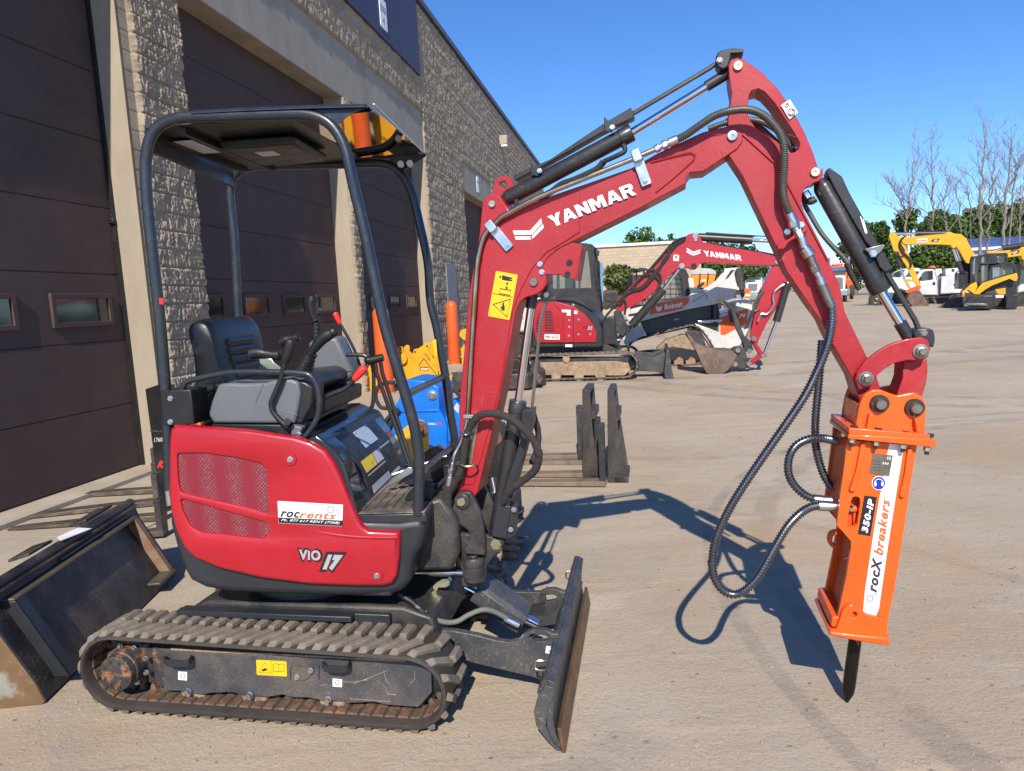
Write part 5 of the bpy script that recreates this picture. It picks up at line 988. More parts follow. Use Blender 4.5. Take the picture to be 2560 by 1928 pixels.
# markings
ws = O('X', [px('F', 1392, 800), px('F', 1480, 808), px('F', 1470, 880), px('F', 1434, 1100), px('G', 1452, 135), px('G', 1395, 500), px('G', 1334, 920), px('G', 1320, 950), px('G', 1310, 985), px('G', 1285, 975), px('G', 1255, 960), px('G', 1228, 938), px('G', 1240, 800), px('G', 1300, 400), px('G', 1345, 135), px('F', 1340, 1100), px('F', 1372, 900)], -.1335, -.1322, 'stripe', m_white, bp_, 0, tb=-.13)
textpx(B, 'G', -.1345, 'rocX', (1322, 812), (1362, 582), (1256, 800), m_navyv, ws, .04, .25)
textpx(B, 'G', -.1345, 'breakers', (1362, 566), (1414, 192), (1300, 552), m_orv, ws, .03, .25)
for cx, cy, ro, te in ((1276, 850, 26, 9), (1310, 828, 17, 8)):
    o_, h_ = gear(cx, cy, ro, ro*.6, te); decal(B, 'G', o_, -.1338, m_silv, ws, 'gear_logo', hole=[h_])
lb = decal(B, 'F', [(1242, 1115), (1318, 1125), (1278, 1362), (1202, 1350)], -.1325, m_blackv, bp_, 'label'); textpx(B, 'F', -.135, '350-IP', (1262, 1345), (1306, 1140), (1222, 1338), m_white, lb, .045, .2)
npl = decal(B, 'F', [(1295, 860), (1415, 872), (1393, 998), (1275, 980)], -.1345, m_steel, bp_, 'rating_plate')
textpx(B, 'F', -.1365, 'CE', (1378, 896), (1402, 898), (1380, 880), m_white, npl, .02); textpx(B, 'F', -.1365, '350', (1350, 925), (1388, 929), (1353, 913), m_white, npl, .02)
for y in (905, 925, 945, 962): outline(B, 'F', [(1292, y), (1340, y+5)], -.1362, .0007, m_bolt, npl, False, 'print_line')
rg = decal(B, 'F', circ(1330, 1040, 43, 32), -.1325, m_white, bp_, 'ear_protection_sign'); bl_ = decal(B, 'F', circ(1330, 1040, 38, 32), -.134, mat('sign_blue', (.01, .03, .35), .4), rg, 'disc')
outline(B, 'F', [(1330+26*cos(q), 1040-24*sin(q)) for q in np.linspace(0, pi, 10)], -.1355, .0016, m_white, bl_, False); 
for s_ in (-1, 1): decal(B, 'F', [(1330+s_*22+8*cos(q), 1045+15*sin(q)) for q in np.linspace(0, 2*pi, 12)[:-1]], -.1352, m_white, bl_, 'ear_muff')
# ================= MIDDLE GROUND: attachments near the wall =================
m_fork = mat('fork_black', (.026, .026, .028), .5, col2=(.16, .13, .10), scale=7, cover=.3, dust=.6, bump=.15)
m_forkw = mat('worn_fork', (.075, .065, .055), .45, .3, col2=(.30, .22, .15), scale=9, cover=.35, dust=.6, stretch=(1, 6, 1))
m_bkt = mat('bucket_black', (.014, .014, .015), .42, col2=(.09, .06, .04), scale=5, cover=.30, soft=.12, amt=.55, dust=.8, bump=.2, rvar=.1)
m_bkw = mat('bucket_worn', (.27, .17, .09), .42, .6, col2=(.42, .44, .38), scale=5, cover=.42, soft=.05, dust=.6, rvar=.15, bump=.15, bscale=30)
m_catm = mat('attachment_yellow', (.68, .33, .01), .45, dust=.25, dscale=30, dustcol=(.35, .2, .1))
m_blue = mat('auger_blue', (.003, .16, .62), .38, dust=.12, dustcol=(.3, .35, .4))
# ---- black loader bucket at lower left, seen from behind ----
g0, g1_ = gpt('C', 290, 1412), gpt('C', 1075, 640); du = (g1_-g0); Lb = float(np.hypot(du[0], du[1])); ang = degrees(atan2(-du[1], du[0]))
K = Fr(g0, ang)                                       # u along the bucket width, v to the left (into the open mouth)
bu = thing('loader_bucket', 'large black skid steer bucket lying beside the red excavator, back plate towards the camera', 'bucket', (g0[0], g0[1], 0), radians(-ang))
if K.v[0] > 0: SV = -1
else: SV = 1
H_ = .56; lean = -.16                                 # back plate leans over the mouth
def kb(a, b, z): return K.w(a, SV*b, z)
def kprism(pts, a0, a1): # (b,z) profile swept along the width
    return [[kb(a, p[0], p[1]) for p in pts] for a in (a0, a1)]
top_ = K.loc(K.P('C', 60, 655, SV*.20)); 
fb = lambda z: .045+(z-.10)*.50
shp = [(0, .01), (.03, .10), (.18, .40), (.20, .47), (.17, .485), (.23, .50), (.28, .47), (.24, .40), (.10, .10), (.10, .03), (.55, .02), (.95, .02), (.95, .005), (.05, .0)]
sh = MB().loft([[kb(a, b, z) for b, z in shp] for a in (0, Lb)]).build('bucket_shell', m_bkt, bu, bevel=.004)
side = [(0, .01), (.03, .10), (.18, .40), (.205, .49), (.28, .49), (.50, .42), (.80, .16), (.96, .05), (.96, .0), (.02, 0)]
for a0 in (-.016, Lb): MB().loft([[kb(a, b, z) for b, z in side] for a in (a0, a0+.016)]).build('side_plate', m_bkw if a0 < 0 else m_bkt, bu, bevel=.003)
MB().loft([[kb(a, b, z) for b, z in circ(.22, .50, .028, 14)] for a in (0, Lb)]).build('top_edge', m_bkt, bu)
for a0, a1 in ((.42, .62), (.95, Lb-.16)): MB().loft([[kb(a, b, z) for b, z in [(.25, .525), (.35, .50), (.35, .515), (.25, .54)]] for a in (a0, a1)]).build('step_tread', m_fork, bu, bevel=.003)
def kbox(a0, a1, b0, b1, z0, z1, name, m, bev=.004):
    return MB().loft([[kb(a0, b0+fb(z0), z0), kb(a1, b0+fb(z0), z0), kb(a1, b1+fb(z0), z0), kb(a0, b1+fb(z0), z0)], [kb(a0, b0+fb(z1), z1), kb(a1, b0+fb(z1), z1), kb(a1, b1+fb(z1), z1), kb(a0, b1+fb(z1), z1)]]).build(name, m, bu, bevel=bev)
m_ledge = mat('ledge_steel', (.10, .08, .055), .5, .3, dust=.6, bump=.1)
kbox(.10, .17, -.075, -.065, .06, .43, 'attach_plate', m_cw); kbox(.10, .112, -.075, .0, .06, .43, 'attach_plate', m_cw); kbox(.10, Lb-.10, -.075, -.0, .43, .442, 'attach_ledge', m_ledge); kbox(.55, Lb-.12, -.04, .03, .445, .46, 'attach_ledge', m_ledge); kbox(Lb-.15, Lb-.10, -.075, -.01, .09, .43, 'attach_plate', mat('rusty_edge', (.22, .17, .11), .7, col2=(.20, .08, .04), scale=14, bump=.2))
kbox(Lb-.33, Lb-.10, -.085, .0, .075, .09, 'lower_ledge', m_ledge); kbox(.30, Lb-.3, -.012, -.004, .15, .162, 'weld_line', m_ledge, .001)
kbox(Lb*.60, Lb*.70, -.005, -.001, .30, .36, 'sticker', mat('worn_red_sticker', (.20, .04, .04), .6, col2=(.2, .18, .17), scale=12)); kbox(Lb*.42, Lb*.50, -.005, -.001, .24, .26, 'serial_plate', m_lab)
MB().loft([[kb(.60, .2, .532), kb(.82, .16, .52), kb(.82, .23, .53), kb(.66, .25, .534)], [kb(.60, .2, .536), kb(.82, .16, .524), kb(.82, .23, .534), kb(.66, .25, .538)]]).build('paper_scrap', m_white, bu)

# ---- pallet forks lying on the ground at the left, and their black upright ----
def fork(name, tip, heel, w, lab, group='pallet forks lying on the ground by the brown door', up=None, m=m_forkw):
    t0, t1 = gpt(*tip), gpt(*heel); d = t1-t0; L_ = float(np.hypot(d[0], d[1])); f = Fr(t0, degrees(atan2(-d[1], d[0])))
    t = thing(name, lab, 'pallet fork', (t0[0], t0[1], 0), radians(-f.th), group)
    MB().loft([[f.w(a, -ww, .02), f.w(a, ww, .02), f.w(a, ww, .02+h_), f.w(a, -ww, .02+h_)] for a, ww, h_ in ((0, w*.35, .006), (.12, w*.5, .014), (L_*.5, w*.5, .034), (L_, w*.5, .045))]).build('blade', m, t, bevel=.003)
    if up: MB().box(f, L_-.045, L_, -w*.5, w*.5, .065, up).build('shank', m_fork, t, bevel=.004)
    return t
fork('pallet_fork', ('C', 208, 172), ('C', 1000, 130), .12, 'black pallet fork lying nearest the brown door, tip pointing left', up=.45)
fork('pallet_fork', ('C', 0, 308), ('C', 1000, 205), .13, 'long black pallet fork crossing behind the black bucket, second from the door', up=.4)
fork('pallet_fork', ('C', 60, 362), ('C', 1010, 300), .12, 'black pallet fork with rusty tip lying just behind the bucket top edge', up=.4)
fork('pallet_fork', ('C', 560, 440), ('C', 1020, 395), .12, 'short visible black pallet fork between the bucket and the red engine cover', up=.3)
# black fork carriage post with chalk number
pp0 = gpt('K', 975, 1625); Kp = Fr(pp0, 8)
t = thing('fork_carriage', 'tall black steel fork carriage with chalk number 1760 standing behind the red excavator', 'fork carriage', (pp0[0], pp0[1], 0), radians(-8))
pl = Kp.T('K', [(862, 888), (940, 862), (1000, 868), (1000, 1620), (958, 1622), (895, 1140)], 0)
ca = MB().prism(Kp, pl, 0, .10).build('carriage_plate', mat('carriage_black', (.014, .014, .015), .22, coat=.4, dust=.1), t, bevel=.008)
MB().prism(Kp, Kp.T('K', [(893, 1132), (1000, 1140), (1000, 1146), (893, 1138)], 0), -.004, -.0005).build('weld_seam', m_steel, ca)
textpx(Kp, 'K', -.003, '1760', (918, 1203), (966, 1200), (918, 1178), m_white, ca, -.005); textpx(Kp, 'K', -.003, 'K', (934, 1356), (982, 1358), (940, 1312), m_redk, ca, .05, .3)
MB().box(Kp, .02, 1.3, .12, .18, .9, 1.0).box(Kp, .02, 1.3, .12, .18, .1, .2).build('crossbar', m_fork, t, bevel=.005)
# orange-brown board on the apron
q = [gpt('K', x, y) for x, y in ((685, 1392), (745, 1374), (925, 1340), (925, 1376), (790, 1408))]; bd = MB().loft([[p+np.array([0, 0, .014]) for p in q], [p+np.array([0, 0, .022]) for p in q]]).build('board', mat('orange_board', (.62, .30, .09), .7, bump=.1), None)
tag(bd, 'flat orange board lying on the concrete by the door jamb', 'board')

# ---- two black fork frames standing upright right of the boom ----
def fork_frame(pts, b1, gpx, lab, extra):
    p0 = gpt('L', *gpx); f = Fr(p0, 12); t = thing('upright_frame', lab, 'fork frame', (p0[0], p0[1], 0), radians(-12), 'upright black fork frames right of the boom')
    MB().prism(f, f.T('L', pts, 0), 0, .03).build('front_plate', m_fork, t, bevel=.003)
    a_, z_ = f.loc(f.P('L', *extra[0], 0))[0], f.loc(f.P('L', *extra[0], 0))[2]; a2, z2 = f.loc(f.P('L', *extra[1], 0))[0], f.loc(f.P('L', *extra[1], 0))[2]
    MB().box(f, a_, a2, .03, b1, z_-.035, z_).build('top_bar', m_fork, t, bevel=.003)
    q = f.T('L', pts, 0); qa = [(p[0]*1., p[1]) for p in q]
    MB().prism(f, qa, b1, b1+.03).build('back_plate', m_fork, t, bevel=.003)
    MB().box(f, a2-.02, a2+.10, .0, b1, .0, .05).build('foot_bar', m_fork, t, bevel=.003); MB().box(f, a2-.02, a2+.04, .02, b1, .55, .62).build('cross_brace', m_fork, t, bevel=.003)
    return t, f
fork_frame([(1720, 522), (1775, 522), (1800, 850), (1868, 1190), (1722, 1192)], .45, (1722, 1195), 'left black upright fork frame standing on the dirt beside the boom', ((1720, 522), (1775, 522)))
fork_frame([(1908, 525), (1955, 525), (1990, 820), (2055, 1220), (1910, 1215)], .45, (1910, 1218), 'right black upright fork frame standing on the dirt under the boom', ((1908, 525), (1955, 525)))
m_dfork = mat('dusty_fork', (.20, .155, .11), .6, .2, col2=(.09, .075, .06), scale=10, cover=.4, dust=.6)
def lowfork(y0, y1, x1, lab):
    t0, t1 = gpt('L', 1000, y0), gpt('L', x1, y1); d = t1-t0; L_ = float(np.hypot(d[0], d[1])); f = Fr(t0, degrees(atan2(-d[1], d[0])))
    t = thing('pallet_fork', lab, 'pallet fork', (t0[0], t0[1], 0), radians(-f.th), 'dusty forks on the ground behind the boom foot')
    MB().loft([[f.w(a, -.06, .01), f.w(a, .06, .01), f.w(a, .06, .01+h_), f.w(a, -.06, .01+h_)] for a, h_ in ((0, .012), (.3, .03), (L_, .045))]).build('blade', m_dfork, t, bevel=.003)
    MB().box(f, L_-.05, L_, -.06, .06, .056, .55).build('shank', m_fork, t, bevel=.003)
lowfork(1030, 1030, 1730, 'farthest dusty fork lying left of the upright frames'); lowfork(1075, 1075, 1735, 'second dusty fork lying left of the upright frames')
lowfork(1170, 1172, 1870, 'third dusty fork lying left of the upright frames'); lowfork(1235, 1240, 1900, 'nearest dusty fork lying left of the upright frames')

# ---- blue auger drive / plate compactor with yellow coupler ----
g = gpt('R', 700, 1640); X = Fr(at('R', 700, 1300, 6.6), 12); x0 = X.w(0, 0, 0)
t = thing('plate_compactor', 'bright blue compactor attachment with black hoses behind the canopy posts', 'compactor', (x0[0], x0[1], 0), radians(-12))
bpts = [(300, 960), (420, 800), (480, 575), (560, 565), (740, 590), (860, 650), (865, 890), (900, 960), (945, 1060), (950, 1330), (880, 1370), (780, 1290), (300, 1250), (285, 1100)]
bb = MB().prism(X, X.T('R', bpts, 0), 0, .5).build('blue_housing', m_blue, t, bevel=.012, seg=3)
MB().prism(X, X.T('R', [(990, 790), (1100, 760), (1110, 1180), (1040, 1240), (960, 1250), (940, 1000)], .1), .06, .4).build('blue_cover', m_blue, t, bevel=.01)
MB().prism(X, X.T('R', [(420, 905), (865, 895), (865, 915), (420, 922)], 0), -.012, -.001).build('flange', m_blue, bb, bevel=.003)
MB().lathe(X.P('R', 795, 735, 0), -X.v, [(0, .05), (.012, .05), (.014, .03), (.03, .03), (.03, 0)], 8).build('hub_bolt', m_zinc, bb)
textpx(X, 'R', -.004, 'OAC-', (748, 1062), (835, 1064), (748, 1040), m_white, bb, .04); textpx(X, 'R', -.004, '100', (837, 1064), (895, 1066), (837, 1040), m_redk, bb, .04)
decal(X, 'R', [(1022, 880), (1060, 820), (1090, 850), (1082, 940), (1040, 900)], .056, m_lab, t, 'label')
for k, pts in enumerate(([(310, 880), (230, 870), (180, 790), (175, 700), (215, 630), (300, 600), (380, 600)], [(420, 890), (330, 960), (260, 1060), (240, 1180), (265, 1250)], [(430, 900), (360, 990), (320, 1100), (300, 1240)], [(980, 690), (1040, 690), (1080, 730), (1110, 760)])):
    MB().tube(catm([X.P('R', x, y, -.03) for x, y in pts], 6), .020, 10).build('hose', m_wrap, t)
Y_ = Fr(at('R', 600, 1300, 5.9), 12); y0 = Y_.w(0, 0, 0)
t = thing('coupler_bracket', 'worn yellow coupler bracket with a rusty pin in front of the blue compactor', 'coupler', (y0[0], y0[1], 0), radians(-12))
yb = MB().prism(Y_, Y_.T('R', [(190, 1270), (330, 1230), (400, 1180), (600, 1010), (640, 1000), (700, 1010), (745, 1070), (760, 1160), (765, 1320), (700, 1360), (690, 1480), (760, 1600), (560, 1600), (440, 1380), (220, 1380)], 0), -.06, .0).build('bracket_plate', mat('worn_yellow', (.72, .36, .03), .5, col2=(.28, .13, .06), scale=7, cover=.3, dust=.3), t, bevel=.008)
MB().prism(Y_, Y_.T('R', [(205, 1380), (430, 1380), (520, 1520), (560, 1640), (220, 1600)], .02), .0, .25).prism(Y_, Y_.T('R', [(700, 1380), (800, 1310), (940, 1420), (930, 1620), (740, 1620)], .02), .02, .2).build('rusty_base', m_rust, t, bevel=.01)
MB().lathe(Y_.P('R', 660, 1110, -.06), -Y_.v, [(0, .075), (.01, .075), (.012, .04), (.05, .04), (.05, 0)], 24).build('pin', m_rust, yb)
# black wheel-like roller seen right of the boom foot
rl = Fr(at('L', 1070, 900, 5.0), 12); x0 = rl.w(0, 0, 0)
t = thing('auger_drive', 'black hydraulic auger drive standing between the boom foot and the lift cylinder', 'auger drive', (x0[0], x0[1], 0), radians(-12))
P_ = rl.P('L', 1075, 760, 0); MB().lathe(np.array([P_[0], P_[1], P_[2]]), [0, 0, -1], [(0, .04), (.01, .07), (.05, .075), (.40, .075), (.42, .06), (.42, 0)], 28).build('motor_body', m_black_c, t)
MB().lathe(rl.P('L', 1068, 880, -.07), -rl.v, [(0, .055), (.012, .055), (.014, .028), (.02, 0)], 24).build('hub', m_rust, t)
MB().lathe(np.array([P_[0], P_[1], .25]), [0, 0, -1], [(0, .05), (.02, .16), (.25, .16), (.25, 0)], 28).build('flange', m_dark, t)
# auger flighting with rusty teeth behind the lift cylinder foot
ag = Fr(at('P', 1100, 1000, 4.3), 12); x0 = ag.w(0, 0, 0)
t = thing('auger_bit', 'black earth auger with brown teeth lying behind the boom foot', 'auger', (x0[0], x0[1], 0), radians(-12))
pa, pb = ag.P('P', 950, 1150, .3), ag.P('P', 1150, 1330, .0); pa[2] = .42
fl_ = []; ax = (pb-pa); 
mb = MB(); N_ = 60
e1 = np.cross(ax/np.linalg.norm(ax), [0, 0, 1.]); e1 /= np.linalg.norm(e1); e2 = np.cross(ax/np.linalg.norm(ax), e1)
mb.loft([[pa+ax*i/N_+(e1*cos(i*.4)+e2*sin(i*.4))*r+ax/np.linalg.norm(ax)*h_ for r, h_ in ((.03, 0), (.17, 0), (.17, .008), (.03, .008))] for i in range(N_)]).build('flighting', m_gloss, t)
MB().cyl(pa, pb, .032).build('shaft', m_black_c, t)
for x, y in ((1210, 960), (1200, 1080), (1180, 1215), (1240, 870)):
    P_ = ag.P('P', x, y, -.1); MB().lathe(P_-ag.u*.10, ag.u+np.array([0, 0, -.15]), [(0, .03), (.08, .026), (.12, .008), (.12, 0)], 8).build('tooth', m_roller, t)

# ---- yellow rippers and buckets by the wall ----
def yellow(name, key, pts, foot, th_, deep, lab, cat, extra=None, plates=True):
    p0 = gpt(*foot); f = Fr(p0, th_); t = thing(name, lab, cat, (p0[0], p0[1], 0), radians(-th_), 'yellow digging attachments stored along the wall')
    q = f.T(key, pts, 0); q = [(a, max(z, gz(p0[1])+.0)) for a, z in q]
    s = MB().prism(f, q, 0, .03).build('ear_plate', m_catm, t, bevel=.006); MB().prism(f, q, deep, deep+.03).build('ear_plate', m_catm, t, bevel=.006)
    return t, f, s, q
y1_ = yellow('ripper_attachment', 'R', [(590, 380), (600, 350), (578, 270), (590, 235), (640, 225), (690, 190), (715, 165), (750, 165), (768, 195), (762, 230), (745, 260), (820, 350), (850, 460), (870, 700), (560, 700), (590, 450)], ('R', 700, 640), 10, .35, 'yellow ripper marked CAT304 with a red maker plate, largest of the yellow attachments', 'ripper')
t, f, s, q = y1_; textpx(f, 'R', -.004, 'CAT304', (700, 285), (755, 365), (722, 272), m_blackv, s, .0); textpx(f, 'R', -.004, '24', (795, 405), (822, 432), (802, 396), m_blackv, s, .0)
rr_ = decal(f, 'R', [(658, 425), (757, 428), (757, 468), (658, 466)], -.002, mat('maker_red', (.45, .02, .02), .5), s, 'maker_plate'); textpx(f, 'R', -.007, 'titan', (668, 460), (748, 461), (668, 434), m_white, rr_, .03)
outline(f, 'R', [(700, 335), (790, 450), (845, 520)], -.002, .006, m_blackv, s, False, 'seam'); outline(f, 'R', [(700, 335), (640, 420)], -.002, .006, m_blackv, s, False, 'seam')
for x, y in ((738, 200), (604, 262)): MB().cyl(f.P('R', x, y, -.004), f.P('R', x, y, .03), .022).build('pin_hole', m_black, s)
MB().prism(f, f.T('R', [(620, 480), (850, 520), (850, 700), (600, 700)], 0), .03, .349).build('web', m_catm, t, bevel=.005)
t, f, s, q = yellow('ripper_attachment', 'R', [(400, 230), (430, 200), (460, 205), (472, 240), (465, 270), (520, 320), (590, 385), (640, 470), (700, 560), (700, 700), (400, 700)], ('R', 520, 640), 14, .35, 'yellow ripper leaning behind the front canopy post, left of the CAT304 one', 'ripper')
MB().lathe(f.P('R', 470, 340, -.02), -f.v, [(0, .10), (.05, .10), (.06, .05), (.06, 0)], 20).build('hub', m_catm, s); MB().cyl(f.P('R', 448, 225, -.004), f.P('R', 448, 225, .03), .022).build('pin_hole', m_black, s)
MB().prism(f, f.T('R', [(440, 420), (600, 520), (700, 700), (400, 700)], 0), .03, .349).build('web', m_catm, t, bevel=.005)
t, f, s, q = yellow('narrow_bucket', 'R', [(70, 470), (110, 400), (150, 420), (200, 560), (230, 600), (160, 690), (70, 690)], ('R', 100, 690), 10, .3, 'yellow narrow bucket beside the door jamb, seen through the canopy', 'bucket'); MB().prism(f, f.T('R', [(80, 480), (200, 580), (150, 680), (80, 680)], 0), .03, .299).build('web', m_catm, t)
t, f, s, q = yellow('narrow_bucket', 'O', [(272, 1220), (280, 1185), (310, 1172), (345, 1180), (345, 1450), (300, 1440), (285, 1320), (300, 1285), (340, 1290), (345, 1260), (300, 1250)], ('L', 840, 345), 10, .3, 'yellow bucket hooks half hidden behind the red boom', 'bucket'); MB().prism(f, f.T('L', [(810, 210), (860, 190), (860, 345), (820, 335)], 0), .03, .299).build('web', m_catm, t)
t, f, s, q = yellow('narrow_bucket', 'R', [(960, 540), (990, 520), (1035, 545), (1040, 580), (970, 580)], ('R', 1000, 583), 10, .2, 'low yellow attachment tip lying near the black deck', 'bucket'); MB().prism(f, [(q[0][0], gz(14)), (q[2][0], gz(14)), (q[2][0], gz(14)+.1), (q[0][0], gz(14)+.1)], .03, .199).build('web', m_catm, t)

# ---- black brush cutter deck behind the boom ----
g = gpt('L', 1100, 530); f = Fr(g, 8); t = thing('brush_cutter', 'black brush cutter deck lying on the dirt behind the red boom', 'brush cutter', (g[0], g[1], 0), radians(-8)); z0 = gz(g[1])
al, ar = f.loc(f.P('L', 750, 400, 0))[0], f.loc(f.P('L', 1430, 470, 0))[0]
dk_ = MB().loft([[f.w(a, b, z) for a, b in ((al, -.1), (ar-.25, -.1), (ar, .5), (ar-.1, 1.1), (al+.1, 1.1), (al-.0, .5))] for z in (z0+.03, z0+.30)]).build('deck', m_fork, t, bevel=.02)
MB().box(f, al+.3, ar-.4, .1, .9, z0+.30, z0+.36).build('deck_cover', m_black, t, bevel=.01)
MB().prism(f, f.T('L', [(1150, 300), (1240, 285), (1300, 330), (1330, 380), (1310, 460), (1150, 460)], .3), .2, .8).build('motor_housing', m_black, t, bevel=.02)
decal(f, 'L', [(1205, 380), (1240, 375), (1245, 395), (1210, 402)], .19, m_yel, t, 'label')
MB().prism(f, f.T('L', [(1330, 360), (1365, 340), (1430, 440), (1400, 480)], .1), .05, .1).build('guard_plate', m_fork, t, bevel=.004)
MB().prism(f, f.T('L', [(752, 388), (830, 378), (840, 500), (800, 520), (775, 440)], .0), -.12, -.10).build('side_skirt', m_fork, t, bevel=.004)
# ================= BACKGROUND MACHINES =================
m_gw = mat('machine_glass', (.05, .075, .07), .05, spec=.9, coat=.4)
m_gw.node_tree.nodes['Principled BSDF'].inputs['Alpha'].default_value = .42
m_wht = mat('machine_white', (.58, .57, .55), .4, col2=(.42, .34, .25), scale=4, cover=.25, soft=.2, dust=.25, rvar=.1)
m_catb = mat('machine_yellow', (.74, .36, .008), .42, dust=.1, rvar=.08, dustcol=(.5, .35, .2))
m_mud = mat('dry_mud', (.36, .26, .17), .95, col2=(.22, .155, .105), scale=12, bump=.5, bscale=25)
m_blk2 = mat('machine_black', (.020, .021, .024), .38, dust=.25)
m_tyre = mat('tyre', (.03, .028, .026), .8, dust=.5)
m_rim = mat('rim', (.25, .24, .23), .4, .6)
m_wpaint = mat('truck_white', (.62, .63, .64), .25, coat=.5, rvar=.04)
m_dkglass = mat('truck_glass', (.03, .045, .06), .05, spec=.9)
m_bobor = mat('loader_orange', (.72, .105, .012), .45)
m_amber = mat('amber_lens', (.85, .25, .02), .3)
def M_(foot, th, name, lab, cat, group=None, dist=None):
    g = gpt(*foot) if dist is None else at(*foot, dist)
    z = gz(g[1]); f = Fr(g, th); t = thing(name, lab, cat, (g[0], g[1], z), radians(-th), group); return f, t, z
def pr(f, t, k, pts, b0, b1, name, m, tb=None, bev=.01, holes=None, par=None, rr=None):
    p = f.T(k, pts, b0 if tb is None else tb)
    if rr: p = rnd(p, rr, 3)
    return MB().prism(f, p, b0, b1, [f.T(k, h, b0 if tb is None else tb) for h in holes] if holes else None).build(name, m, par or t, bevel=bev, seg=2)
def cy(f, t, k, p0, p1, r, m, name, b=0, par=None, n=14, r1=None):
    return MB().cyl(f.P(k, *p0, b), f.P(k, *p1, b), r, r1, n).build(name, m, par or t)
# ---- second red excavator ----
f, t, z0 = M_(('X', 1460, 953), 12, 'crawler_excavator', 'red excavator with enclosed cab and thumb bucket parked behind the front boom', 'excavator')
def lz(k, x, y, b=0): q = f.loc(f.P(k, x, y, b)); return q[0], q[2]
aR, zT = lz('H', 1030, 1130)[0], lz('H', 700, 1022)[1]; aL = lz('H', 75, 1130)[0]; R_ = (zT-z0)/2-.02
belt(f, trackpath(aL+R_, z0+R_+.02, R_-.02, aR-R_, z0+R_+.02, R_-.02), 0, .38, .03, parent=t, m=m_lug, lug=.03, pitch=.13, m2=None) if False else belt(f, trackpath(aL+R_, z0+R_+.03, R_-.03, aR-R_, z0+R_+.03, R_-.03), 0, .38, .03, lug=.025, pitch=.11, parent=t, m=mat('dusty_track', (.17, .13, .095), .9, col2=(.07, .055, .045), scale=9, bump=.3))
belt(f, trackpath(aL+R_, z0+R_+.03, R_-.03, aR-R_, z0+R_+.03, R_-.03), 1.5, 1.88, .03, lug_style=False, parent=t, m=m_rubber)
pr(f, t, 'H', [(300, 1095), (860, 1085), (960, 1100), (975, 1150), (930, 1195), (300, 1190)], .04, .08, 'track_frame', m_mud); pr(f, t, 'H', [(230, 1060), (960, 1060), (960, 1190), (230, 1190)], .09, .36, 'track_beam', m_dark)
for x in (420, 590, 750): MB().cyl(f.P('H', x, 1198, .03), f.P('H', x, 1198, .3), .09, n=18).build('track_roller', m_mud, t)
MB().cyl(f.P('H', 495, 1070, .02), f.P('H', 495, 1070, .2), .07, n=16).build('top_roller', m_mud, t)
pr(f, t, 'H', [(235, 960), (790, 960), (900, 1010), (700, 1040), (300, 1030)], .3, 1.6, 'carbody', m_dark)
pr(f, t, 'H', [(232, 985), (238, 800), (250, 700), (275, 625), (330, 610), (430, 605), (560, 625), (660, 670), (730, 760), (765, 860), (768, 978), (740, 985)], .10, 1.75, 'house_shell', m_blk2, bev=.03)
rc = pr(f, t, 'H', [(262, 690), (290, 645), (440, 642), (560, 680), (640, 740), (700, 820), (722, 870), (718, 945), (270, 948), (248, 830)], .07, .099, 'side_cover', m_red, tb=.10, bev=.012)
for i in range(8): pr(f, t, 'H', [(270+max(0, 20-i*5), 715+i*20), (300, 712+i*20), (300, 722+i*20), (268+max(0, 20-i*5), 725+i*20)], .066, .0695, 'louvre', m_black, tb=.1, bev=0, par=rc); pr(f, t, 'H', [(335, 712+i*20), (385+i*3, 712+i*20), (392+i*3, 722+i*20), (335, 722+i*20)], .066, .0695, 'louvre', m_black, tb=.1, bev=0, par=rc)
for x in (548,): outline(f, 'H', [(x, 690), (x, 945)], .067, .006, m_black, rc, False, 'seam')
outline(f, 'H', [(400, 648), (470, 730), (478, 940)], .067, .008, m_redboom, rc, False, 'seam')
d_ = decal(f, 'H', [(332, 884), (446, 886), (446, 925), (332, 922)], .066, m_white, rc, 'sticker'); textpx(f, 'H', .062, 'roc', (336, 914), (374, 915), (337, 893), m_blackv, d_, .04, .2); textpx(f, 'H', .062, 'rents', (376, 914), (438, 917), (377, 893), m_orv, d_, .04, .2)
decal(f, 'H', [(462, 700), (528, 702), (528, 745), (500, 745), (500, 720), (462, 720)], .066, m_white, rc, 'sticker'); decal(f, 'H', [(553, 708), (578, 709), (578, 733), (553, 732)], .066, m_white, rc, 'sticker'); decal(f, 'H', [(488, 960), (540, 961), (540, 980), (488, 979)], .096, m_white, t, 'sticker')
textpx(f, 'H', .065, 'ViO', (618, 845), (655, 847), (616, 820), m_blackv, rc, .03, .2); textpx(f, 'H', .065, '55', (652, 852), (690, 853), (655, 824), m_silv, rc, .05, .2)
for x, y in ((517, 780), (517, 830), (515, 895), (587, 775), (587, 885), (675, 883), (548, 665)): bolt(f, f.P('H', x, y, .066), .018, .012, m_zinc, rc)
pr(f, t, 'H', [(420, 606), (560, 612), (640, 650), (700, 700), (690, 712), (630, 672), (550, 640), (430, 632)], .06, .1, 'shoulder_trim', m_cw, tb=.1)
